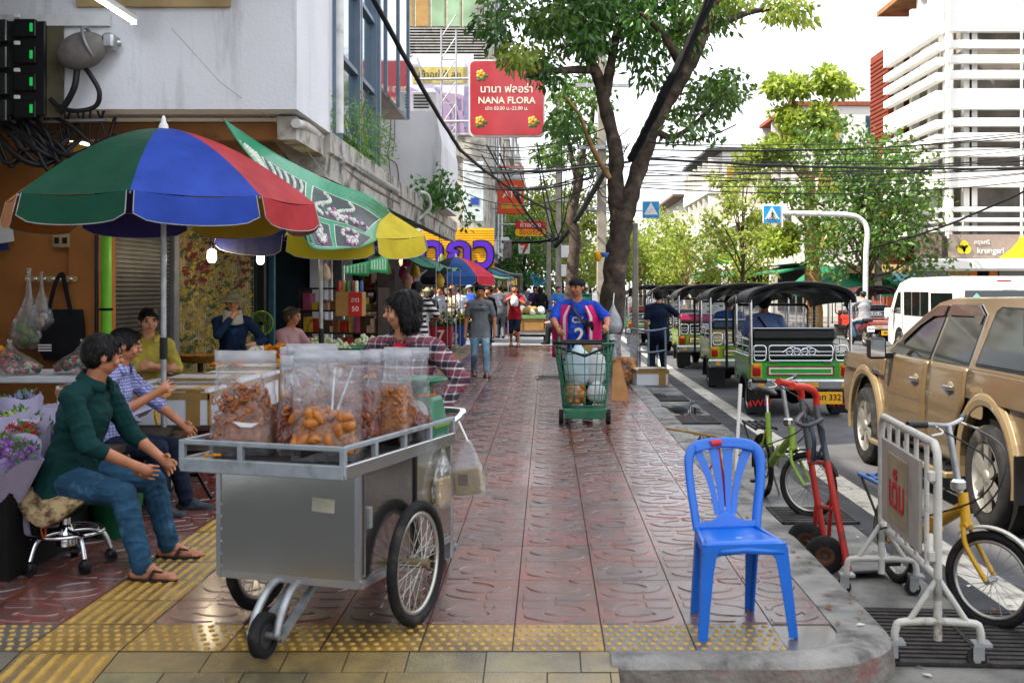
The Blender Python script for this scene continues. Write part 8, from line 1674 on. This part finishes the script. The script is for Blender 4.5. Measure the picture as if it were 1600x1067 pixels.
    def arm(sh, hd, pole, side):
        e, wr = ik(sh, hd, ua, fa, pole); rs = .010 * H; fm = top if sleeve > 1 else sk
        cap(sh, e, .0285 * H * w ** .5, .0235 * H * w ** .5, sk if sleeve < 1 else top); cap(e, wr, .0235 * H * w ** .5, .0165 * H, sk)
        k = min(sleeve, 1.0); cap(sh, sh.lerp(e, k), .036 * H * w ** .5, (.036 if sleeve < 1 else .031) * H * w ** .5, top)
        if sleeve > 1: cap(e, e.lerp(wr, min(1, sleeve - 1)), .031 * H * w ** .5, .0255 * H, top)
        d = (wr - e).normalized(); nrm = (lat * (-side)); nrm = (nrm - d * nrm.dot(d)); nrm = nrm.normalized() if nrm.length > .1 else fwd; sd = d.cross(nrm)   # palm normal towards the body
        if grip: d2 = (d * .5 + nrm * .0 + fwd * .6).normalized()
        pm = wr + d * .052 * H; cap(wr, pm, .0165 * H, .019 * H, sk)
        if fingers:
            for k, (off, ln) in enumerate(((-.0195, .040), (-.0065, .046), (.0065, .043), (.0195, .034))):
                b0 = wr + d * .050 * H + sd * off * H; cu = .95 if grip else .38; m1 = b0 + (d * math.cos(cu * .6) + nrm * math.sin(cu * .6) + sd * off * 9) * ln * .55 * H; m2 = m1 + (d * math.cos(cu * 1.9) + nrm * math.sin(cu * 1.9)) * ln * .55 * H
                cap(b0, m1, .0053 * H, .0048 * H, sk); cap(m1, m2, .0048 * H, .0041 * H, sk)
            th = wr + d * .018 * H - sd * .014 * H; t1 = th + (d * .6 - sd * .6 + nrm * .5).normalized() * .026 * H; cap(th, t1, .0078 * H, .0068 * H, sk); cap(t1, t1 + (d * .8 + nrm * .5 - sd * .1).normalized() * .022 * H, .0064 * H, .0054 * H, sk)
        else: cap(pm, pm + (d * .8 + nrm * .5) * .035 * H, .017 * H, .011 * H, sk)
        return e, wr
    ia = len(P_); arm(shl, hl, el, 1); arm(shr, hr, er, -1); ib = len(P_)
    # legs and feet
    tl, sl = .250 * H, .236 * H
    for sd_, ft, kn in ((1, fl, kl), (-1, fr, kr)):
        hip = pel + lat * sd_ * .052 * H * w - s * .025 * H; ft = Vector(ft) if ft else Vector((hip.x + sd_ * .01, hip.y, .045 * H)); k_, an = ik(hip, ft, tl, sl, kn)
        cap(hip, k_, .056 * H * w ** .6, .040 * H, bot if legs >= .5 else bot); cap(hip, hip.lerp(k_, .5), .060 * H * w ** .6, .050 * H * w ** .6, bot)
        if legs >= 1: cap(k_, an, .041 * H, .034 * H, bot); cap(k_.lerp(an, .25), k_.lerp(an, .3), .042 * H, .041 * H, bot); cap(an.lerp(k_, .1), an, .027 * H, .022 * H, sk if sandal else bot)
        else: cap(k_, an, .031 * H, .020 * H, sk); cap(k_.lerp(an, .28), k_.lerp(an, .34), .033 * H, .031 * H, sk); cap(hip.lerp(k_, .8), k_, .044 * H, .044 * H, bot)
        fd = Vector((kn[0] * .35, kn[1], 0)); fd = fd.normalized() if fd.length > .1 else fwd
        hz = .020 * H; cap((an.x - fd.x * .02 * H, an.y - fd.y * .02 * H, an.z - .025 * H), (an.x + fd.x * .10 * H, an.y + fd.y * .10 * H, max(.012, an.z - .034 * H)), .022 * H, .016 * H, sk if sandal else shoe); cap(an, (an.x + fd.x * .05 * H, an.y + fd.y * .05 * H, an.z - .022 * H), .021 * H, .019 * H, sk if sandal else shoe)
        if sandal:
            b = MB(); a0 = math.atan2(fd.y, fd.x); Ms = T((an.x + fd.x * .035 * H, an.y + fd.y * .035 * H, 0), a0); b.loft([[(x * .165 * H, y * .036 * H * (1 + .3 * x), z) for x, y in arc(0, 0, .5, 1, 0, 345, 20)] for z in (max(.0, an.z - .060 * H), max(.014, an.z - .060 * H + .014))], M_sole, False, M=Ms); z0 = an.z - .010 * H
            sd2 = b.build('sandal', t); b = MB(); b.tube([Ms @ Vector((.0, -.034 * H, z0 - .028 * H)), Ms @ Vector((.012 * H, -.018 * H, z0)), Ms @ Vector((.045 * H, .0, z0 - .012 * H)), Ms @ Vector((.012 * H, .018 * H, z0)), Ms @ Vector((.0, .034 * H, z0 - .028 * H))], .008 * H, M_sole, 8, flat=.5); b.build('strap', sd2)
            if fingers:
                for k in range(5): q0 = an + fd * (.108 - .006 * abs(k - (3 if sd_ > 0 else 1))) * H + Vector((-fd.y, fd.x, 0)) * (k - 2) * .0085 * H; cap((q0.x, q0.y, max(.018, an.z - .045 * H)), (q0.x + fd.x * .014 * H, q0.y + fd.y * .014 * H, max(.016, an.z - .047 * H)), .0062 * H, .0055 * H, sk)
    if open_top: cap((0, .036 * H, .245 * H), (0, .052 * H, .275 * H), .022 * H, .020 * H, open_top, fr_(pel, 1.3))
    grow('body', P_, vox, t, 2 if vox < .012 else 1, (pel, s, -(hem + .02) * H, top, bot, (ia, ib)) if pel.z > .72 and top is not bot else None, .0050 if vox < .0115 else 0.0)
    if collar:
        b = MB(); rg_ = []
        for i in range(17):
            a = R(28 + 304 * i / 16); dr = lat * math.sin(a) * .046 * H * w ** .5 + fwd * math.cos(a) * .042 * H; c0 = nb + dr * 1.0 + fwd * .010 * H + s * (.012 - .012 * math.cos(a)) * H; rg_.append([c0, c0 + dr * .16 + s * .020 * H, c0 + dr * .50 - s * .012 * H, c0 + dr * .38 - s * .016 * H])
        b.loft(rg_, top, True, True, True); b.build('collar', t)
    # hair or hat
    Hh = []
    if hair != 'bald':
        if hair in ('short', 'bob', 'bun', 'long', 'cap', 'hat'): hell((0, -.16, .30), .83, .93, .80, hm, Hh); hell((0, -.42, -.02), .74, .66, .70, hm, Hh)
        if hair == 'short': hell((0, .46, .78), .55, .36, .22, hm, Hh); [hell((s_ * .70, .12, .22), .12, .24, .36, hm, Hh) for s_ in (-1, 1)]
        if hair in ('bob', 'long'):
            [hell((s_ * .70, -.14, -.12), .28, .46, .98, hm, Hh) for s_ in (-1, 1)]; hell((0, -.50, -.35), .86, .60, .86, hm, Hh); hell((0, -.20, .36), .92, 1.0, .86, hm, Hh); hell((0, .52, .72), .52, .30, .2, hm, Hh)
        if hair == 'long': hell((0, -.62, -1.1), .66, .34, 1.1, hm, Hh)
        if hair == 'bun': hell((0, -.85, .72), .36, .36, .34, hm, Hh); hell((0, .44, .74), .56, .32, .2, hm, Hh)
        if Hh:
            ho = grow('hair', Hh, max(.008, vox * .8), t, 1)
            if vox < .0145 and hair not in ('hat', 'cap'): strands(ho, hm, 1800, .06 if hair in ('bob', 'long') else .04)
    if hair == 'cap':
        b = MB(); b.sheet(lambda u, v: hc + bx @ (Vector((.87 * math.cos(2 * PI * u) * math.sin(v * PI / 2), .02 + 1.0 * math.sin(2 * PI * u) * math.sin(v * PI / 2), .34 + .72 * math.cos(v * PI / 2))) * hw), 24, 8, cap_m or M_blackpl, .006); brim and b.sheet(lambda u, v: hc + bx @ (Vector((.7 * (2 * u - 1), -(.80 + .55 * v * (1 - .5 * (2 * u - 1) ** 2)), .36 - .10 * v)) * hw), 10, 4, cap_m or M_blackpl, .008); b.build('cap', t)
    if hair == 'hat':
        b = MB(); b.sheet(lambda u, v: hc + bx @ (Vector(((.80 * min(v * 2, 1) + max(0, v - .5) * 1.9) * math.cos(2 * PI * u), (.92 * min(v * 2, 1) + max(0, v - .5) * 1.9) * math.sin(2 * PI * u), 1.06 - .62 * max(0, min(v * 2, 1)) ** 3 - max(0, v - .5) * .75)) * hw), 28, 12, cap_m or mat('sun_hat', '#7f7f66', .85, bump=.3), .008); b.build('sun_hat', t)
    t['_hc'] = 0; del t['_hc']; return t, dict(nb=nb, hc=hc, pel=pel, s=s, lat=lat, fwd=fwd, H=H, shl=shl, shr=shr)
def chest_text(t, k, st, size, m, dz, off, bold=.01, dx=0.0):
    c = k['pel'] + k['s'] * dz + k['fwd'] * off + k['lat'] * dx; b = MB(); b.text(st, size, m, wallM(c, k['lat'], k['s']), .012, bold=bold); b.build('shirt_print', t)
# ---- man in green seated on the swivel stool, looking away
T1 = cl('bottle_green_shirt', '#07302f')
person('man in dark green shirt and ripped jeans sitting on the leopard stool', (-2.68, 6.36, 0), R(84), 1.68, (.0, .0, .53), (0.0, -.27, 1), 0, (R(38), R(4)), hl=(.14, -.46, .60), hr=(-.14, -.43, .60), el=(.5, .4, -.8), er=(-.6, .35, -.8), fl=(.26, -.46, .075), fr=(-.24, -.54, .075), kl=(.1, -1, .5), kr=(-.1, -1, .5), top=T1, bot=J1, sleeve=1.35, sandal=True, vox=.0060, hem=.05, w=1.14, collar=True)
person('man in blue checked shirt and dark jeans sitting behind the man in green', (-3.05, 7.85, 0), R(88), 1.66, (0, 0, .50), (0, -.16, 1), 0, (R(20), R(8)), hl=(.1, -.52, .58), hr=(-.2, -.40, .84), el=(.5, .3, -.8), er=(-.5, .0, -1), fl=(.16, -.50, .07), fr=(-.10, -.40, .07), kl=(.1, -1, .5), kr=(-.1, -1, .5), top=M_check, bot=J3, sleeve=1.25, shoe=mat('grey_loafer', '#3a4048', .8), vox=.0066, hem=.05, collar=True)
person('woman in yellow shirt and black sleeves sitting behind the foam boxes', (-3.60, 10.2, 0), R(20), 1.60, (0, 0, .62), (0.02, -.12, 1), 0, (R(8), R(3)), hl=(.06, -.36, .88), hr=(.12, -.33, .86), el=(.8, .1, -.6), er=(-.8, .1, -.6), fl=(.15, -.45, .10), fr=(-.15, -.45, .10), kl=(.1, -1, .6), kr=(-.1, -1, .6), top=cl('yellow_shirt', '#b0a045'), bot=J3, skin=M_skinl, sleeve=.95, hair='bun', vox=.011, hem=.03, collar=True)
t, k = person('woman in sun hat and dark blue top with her hand to her mouth', (-3.50, 12.6, 0), R(18), 1.58, (0, 0, .76), (0, -.05, 1), 0, (R(-6), 0), hl=(.22, -.22, .95), hr=(-.03, -.17, 1.22), el=(.7, .3, -.6), er=(-.7, -.1, -.7), fl=(.14, -.4, .10), fr=(-.14, -.4, .10), kl=(.1, -1, .6), kr=(-.1, -1, .6), top=cl('navy_top', '#10233f', dirt='#1c5f9a', dscale=3, dthr=.6), bot=M_dark, skin=M_skinl, sleeve=1.9, hair='hat', vox=.012)
b = MB(); b.sheet(lambda u, v: k['hc'] + Vector(((.092 + .03 * v) * math.sin(2 * PI * u), (.085 + .03 * v) * math.cos(2 * PI * u) + .015, -.07 - .15 * v + .03 * math.cos(2 * PI * u))), 20, 6, cl('pale_scarf', '#a3a698'), .008); b.build('scarf', t)
person('old woman in pink blouse sitting among the jasmine heaps', (-3.02, 13.1, 0), R(62), 1.52, (0, 0, .62), (0, -.12, 1), 0, (R(14), 0), hl=(.1, -.4, .86), hr=(-.1, -.4, .86), fl=(.12, -.4, .10), fr=(-.12, -.4, .10), kl=(.1, -1, .6), kr=(-.1, -1, .6), top=cl('pink_blouse', '#b08a8c'), bot=M_dark, sleeve=.95, hairm=M_hairg, vox=.013, w=1.06, belly=.03)
# ---- snack seller leaning on her cart
person('woman with black bob in red plaid shirt pushing the snack cart and looking back', (-.80, 6.40, 0), R(-24), 1.55, (0, .02, .80), (0, -.05, 1), R(6), (R(-60), R(3)), hl=(.34, -.20, .90), hr=(-.20, -.34, .92), el=(.95, .45, .1), er=(-.9, .2, -.4), fl=(.13, .16, .07), fr=(-.10, -.08, .07), top=M_plaid, bot=J3, skin=M_skinl, sleeve=1.85, hair='bob', vox=.0070, hem=.10, w=1.14, grip=True, collar=True, open_top=mat('red_vest', '#a3182a', .8))
# ---- vendor in pink vest
M_vb = mat('royal_blue_jersey', '#1340a8', .7, vary=.2, scale=4, bump=.5, bscale=10); M_jersey = mat('printed_jersey', '#17307a', .65, col2='#1f55b8', scale=9, bump=.5, bscale=10)
t, k = person('stocky vendor in pink vest and blue jersey pushing the wire basket trolley', (.37, 13.95, 0), 0, 1.71, (0, .06, .87), (0, -.06, 1), 0, (R(-34), R(2)), hl=(.34, -.40, 1.09), hr=(-.24, -.42, 1.07), el=(.9, .35, -.35), er=(-.9, .35, -.35), fl=(.14, .22, .075), fr=(-.12, -.06, .075), top=M_vb, bot=J3, sleeve=.82, hair='cap', cap_m=mat('black_cap', '#16171c', .8), brim=False, vox=.011, w=1.24, hem=.08, grip=True, belly=.075, shoe=M_blackpl)
M_pink = cl('pink_vest', '#c0185c'); M_ref = mat('reflective_strip', '#b9b3bb', .4)
def vest(side):
    H, pe, s_, la, fw_ = k['H'], k['pel'], k['s'], k['lat'], k['fwd']
    def f(u, v):
        z = (-.09 + .375 * v) * H; ww = (.172 if v < .8 else .172 - (v - .8) * .34) * H; a = R(24 + 160 * u); rr = (.122 + .040 * math.sin(PI * min(v * 1.05, 1))) * H; return pe + s_ * z + la * side * (ww * math.sin(a) * 1.02 + .004) + fw_ * (rr * math.cos(a) + .012 * H * (1 - v))
    return f
for s_ in (-1, 1):
    f = vest(s_); b = MB(); b.sheet(f, 14, 14, M_pink, .006); v = b.build('vest_panel', t)
    b = MB(); off = lambda u, w_, f=f: f(u, w_) + (f(u, w_) - (k['pel'] + k['s'] * (f(u, w_) - k['pel']).dot(k['s']))).normalized() * .008
    b.sheet(lambda u, w_: off(.02 + .045 * u, w_), 2, 14, M_ref); b.sheet(lambda u, w_: off(u * .75, .22 + .05 * w_), 10, 2, M_ref); b.build('reflective_strip', v)
chest_text(t, k, '2', .25, M_signw, .12, .232, .02, .02); chest_text(t, k, 'CSI', .10, M_signw, .31, .20, .01, .0)
b = MB(); b.sheet(lambda u, v: k['pel'] + k['s'] * (.20 + .16 * v) + k['fwd'] * (.205 - .04 * v) + k['lat'] * (-.09 + .17 * u), 8, 8, M_jersey, .01); b.build('jersey_panel', t)
b = MB(); pts = [k['nb'] + k['lat'] * -.08 + k['fwd'] * .10 - k['s'] * .01, k['pel'] + k['s'] * .40 + k['lat'] * -.02 + k['fwd'] * .205, k['pel'] + k['s'] * .25 + k['lat'] * .11 + k['fwd'] * .225, k['pel'] + k['s'] * .12 + k['lat'] * .17 + k['fwd'] * .20]; b.tube(spline(pts, 5), .02, M_blackpl, 8, flat=.4); b.ell(pts[2] + Vector((.03, -.0, -.02)), (.06, .03, .09), M_tote, 12, 8); b.build('shoulder_bag', t)
# ---- walkers
t, k = person('young man in grey T shirt and ripped pale jeans walking towards the camera', (-1.19, 20.0, 0), R(4), 1.63, None, (0, -.03, 1), 0, (R(4), R(14)), hl=(.26, -.02, .80), hr=(-.26, .0, .78), el=(.4, .7, -.3), er=(-.4, .7, -.3), fl=(.12, -.22, .07), fr=(-.10, .14, .09), kl=(0, -1, .1), kr=(0, -1, .1), top=cl('grey_tee', '#6f7578'), bot=J2, sleeve=.7, sandal=True, vox=.013, hem=.07, w=1.02)
chest_text(t, k, 'BANGKOK', .082, M_blackpl, .345, .128, .012); chest_text(t, k, 'I AM', .045, M_blackpl, .43, .118, .008)
t, k = person('man in red T shirt and denim shorts drinking from a white bag', (-.87, 30.4, 0), 0, 1.66, None, (0, 0, 1), 0, (0, R(6)), hl=(.05, -.24, 1.28), hr=(-.06, -.24, 1.34), el=(.9, .1, -.6), er=(-.9, .1, -.6), fl=(.10, -.16, .07), fr=(-.10, .12, .08), top=cl('red_tee', '#8f1420'), bot=J3, sleeve=.75, legs=.4, sandal=True, vox=.018, hem=.06)
b = MB(); b.lathe([(.02, .12), (.08, .08), (.11, -.05), (.09, -.16), (.02, -.18)], M_wb, 14); solo(b, 'plastic_bag', 'white bag held up to the face of the man in red', 'bag', None, (-.87, 30.13, 1.24))
person('man in black and white striped shirt seen from behind at the stalls', (-2.12, 18.3, 0), R(168), 1.68, None, (0, -.03, 1), 0, (R(10), R(8)), hl=(.24, -.26, 1.05), hr=(-.22, -.28, 1.02), el=(.8, .3, -.5), er=(-.8, .3, -.5), top=M_stripe, bot=J3, sleeve=.8, vox=.014, w=1.12, hem=.07)
person('man in navy shirt standing behind the second tuk tuk with his hand on its rail', (2.15, 21.8, -.15), R(186), 1.70, None, (0, -.04, 1), 0, (R(-6), 0), hl=(.20, -.05, .82), hr=(-.44, -.28, 1.15), er=(-.7, .2, -.6), top=cl('navy_shirt', '#0f1d33'), bot=J3, sleeve=.7, vox=.014, w=1.1)
# ---- drivers and rider
t, k = person('driver in pale blue shirt with a brown strap sitting in the nearest tuk tuk', (3.13, 16.28, TZ), R(172), 1.66, (0, 0, .82), (0, -.10, 1), 0, (R(-12), R(5)), hl=(.22, -.42, 1.0), hr=(-.22, -.42, 1.0), fl=(.15, -.45, .45), fr=(-.15, -.45, .45), kl=(.1, -1, .6), kr=(-.1, -1, .6), top=cl('pale_blue_shirt', '#6a86b8'), bot=J3, sleeve=.85, vox=.013, w=1.18)
b = MB(); q_ = lambda z, x, y: k['pel'] + k['s'] * z + k['lat'] * x + k['fwd'] * y; b.tube(spline([q_(.50, .10, .02), q_(.44, .08, -.105), q_(.25, -.05, -.16), q_(.08, -.14, -.13)], 5), .018, mat('brown_strap', '#3a1c1c', .6), 8, flat=.35); b.build('strap', t)
person('driver in blue shirt sitting in the olive tuk tuk', (3.28, 20.4, TZ), R(178), 1.64, (0, 0, .78), (0, -.08, 1), 0, (R(10), 0), hl=(.2, -.4, 1.0), hr=(-.2, -.4, 1.0), fl=(.15, -.45, .45), fr=(-.15, -.45, .45), kl=(.1, -1, .6), kr=(-.1, -1, .6), top=cl('mid_blue_shirt', '#2f62a0'), bot=J3, sleeve=.8, vox=.016, w=1.15)
person('rider in grey jacket on the motorcycle across the road', (9.35, 33.3, TZ), R(186), 1.66, (0, -.05, .84), (0, -.14, 1), 0, (0, 0), hl=(.30, -.62, 1.05), hr=(-.30, -.62, 1.05), fl=(.18, -.30, .30), fr=(-.18, -.30, .30), kl=(.4, -1, .4), kr=(-.4, -1, .4), top=cl('grey_jacket', '#7f8084'), bot=J1, sleeve=1.95, hair='cap', vox=.02, w=1.12)
t, k = person('person in dark clothes sitting on a red stool by the small pushcart', (.42, 31.6, 0), R(-80), 1.6, (0, 0, .46), (0, -.25, 1), 0, (0, R(8)), hl=(.1, -.4, .6), hr=(-.1, -.4, .6), fl=(.12, -.42, .07), fr=(-.12, -.42, .07), kl=(0, -1, .5), kr=(0, -1, .5), top=cl('denim_blue_top', '#5a7a9a'), bot=M_dark, sleeve=1.8, vox=.02)
stool('red plastic stool under the person by the small pushcart', (.42, 31.6, 0))
# ---- the crowd between the stalls
wh, bk_, nv, gr_, rd = cl('white_tee', '#b9c0cc'), cl('black_tee', '#16171b'), cl('sky_blue_top', '#3a70b8'), cl('grey_top', '#5d6066'), cl('brick_top', '#7a2a1c')
crowd = [(684, 33.5, 1.64, 40, wh, gr_, 'short', 'man in white T shirt with head bowed at the stalls'), (718, 35.0, 1.62, 185, wh, bk_, 'short', 'broad man in white T shirt seen from behind by the umbrella pole'), (735, 36.2, 1.68, -60, cl('royal_blue_top', '#1f3fa0'), bk_, 'cap', 'man in royal blue top and grey cap leaning over the stall'), (672, 31.8, 1.52, 170, bk_, cl('red_shorts', '#a31a30'), 'bob', 'woman in black top and red shorts with a helmet on her arm'),
         (706, 37.0, 1.70, 20, gr_, bk_, 'bald', 'bald man in grey among the crowd'), (652, 30.5, 1.60, 150, rd, J3, 'short', 'man in brick red top just past the striped shirt man'), (667, 35.5, 1.6, 10, cl('dark_green_top', '#26342c'), bk_, 'hat', 'man in dark hat deep in the shade of the stalls'), (766, 33.0, 1.62, 175, wh, wh, 'hat', 'woman in straw hat and long white dress'),
         (760, 31.0, 1.60, 8, bk_, bk_, 'short', 'dark haired man just behind the grey T shirt walker'), (782, 35.5, 1.6, 165, bk_, J3, 'short', 'man in black top beside the woman in white'), (600, 26.5, 1.58, 30, cl('pale_top', '#9aa0b8'), bk_, 'cap', 'person in blue cap inside the near stalls'), (585, 23.5, 1.5, 50, cl('rose_top', '#a88a84'), bk_, 'long', 'girl in pale top between the racks'),
         (845, 42.0, 1.62, 180, bk_, bk_, 'long', 'woman with long black hair in black up the side street'), (858, 44.0, 1.58, 170, nv, gr_, 'long', 'woman in sky blue top with long hair near the pole'), (872, 41.0, 1.64, 0, nv, J3, 'short', 'man in sky blue shirt left of the vendor'), (836, 46.0, 1.66, 10, cl('purple_top', '#4a3060'), bk_, 'bob', 'woman in purple top behind the pushcart'),
         (822, 48.0, 1.66, 190, gr_, bk_, 'short', 'man in grey far up the pavement'), (810, 45.0, 1.6, 0, wh, J3, 'bob', 'woman in white behind the man in red'), (795, 40.0, 1.64, 15, cl('plum_top', '#5a2a3a'), J3, 'short', 'man in plum top left of the man in red'), (744, 39.0, 1.64, 200, wh, J3, 'short', 'tall man in white deep in the crowd'), (700, 41.0, 1.66, 0, bk_, J3, 'short', 'man in black at the back of the crowd'), (888, 50.0, 1.62, 180, rd, bk_, 'short', 'man in brick red far behind the vendor')]
for i, (px, Y, H, az, tp, bt, hr_, lab) in enumerate(crowd):
    q = random.Random(i); s_ = q.uniform(.05, .16); person(lab, ((px - VX) * Y / F, Y, 0 if Y > 38 or Y < 30.7 else -.01), R(az), H, None, (q.uniform(-.03, .03), -q.uniform(0, .16), 1), 0, (q.uniform(-.5, .5), q.uniform(0, .3)), hl=(.2, -.28, 1.0) if i % 2 else None, hr=(-.2, -.28, 1.02) if i % 3 else None, fl=(.1, -s_, .07), fr=(-.1, s_, .07), top=tp, bot=bt, sleeve=.75 if i % 4 else 1.9, hair=hr_, vox=.024, w=q.uniform(.98, 1.15), hem=.05, cap_m=mat('straw', '#a58a5a', .85) if i == 7 else (mat('cap_grey', '#7a8494', .8) if hr_ == 'cap' else None), group='shoppers in the crowd', hairm=None)

# more shoppers, packed deep along the stalls; where nothing tells them apart the label says only what is true of all
q = random.Random(91); tops = [wh, bk_, nv, gr_, rd, cl('rose_top', '#a88a84'), cl('dark_green_top', '#26342c'), cl('cream_top', '#b0a890'), cl('purple_top', '#4a3060')]
tn = ['white', 'black', 'sky blue', 'grey', 'brick red', 'rose', 'dark green', 'cream', 'purple']
for i in range(22):
    px, Y = q.uniform(640, 800), q.uniform(34, 46); k_ = i % 9; hr_ = q.choice(['short', 'short', 'bob', 'long', 'cap'])
    person('%s topped shopper packed among the distant crowd by the stalls' % tn[k_], ((px - VX) * Y / F, Y, 0), R(q.uniform(0, 360)), q.uniform(1.54, 1.7), None, (0, -q.uniform(0, .14), 1), 0, (q.uniform(-.5, .5), q.uniform(0, .3)), hl=(.2, -.28, 1.0) if i % 2 else None, top=tops[k_], bot=q.choice([bk_, J3, gr_, J1]), sleeve=.75, hair=hr_, vox=.028, w=q.uniform(1, 1.15), group='%s topped shoppers in the distant crowd' % tn[k_], cap_m=mat('cap_grey', '#7a8494', .8))
for i, (px, Y, c) in enumerate(((762, 42.0, '#2a6a8a'), (700, 44.0, '#8a2a3a'), (822, 55.0, '#2a8ab0'))):
    umbrella(('blue far umbrella over the distant crowd', 'red far umbrella deep among the stalls', 'pale blue farthest umbrella up the pavement')[i], ((px - VX) * Y / F, Y, 0), 1.9, 2.35, 1.05, [c, c], (0, 0), .3)
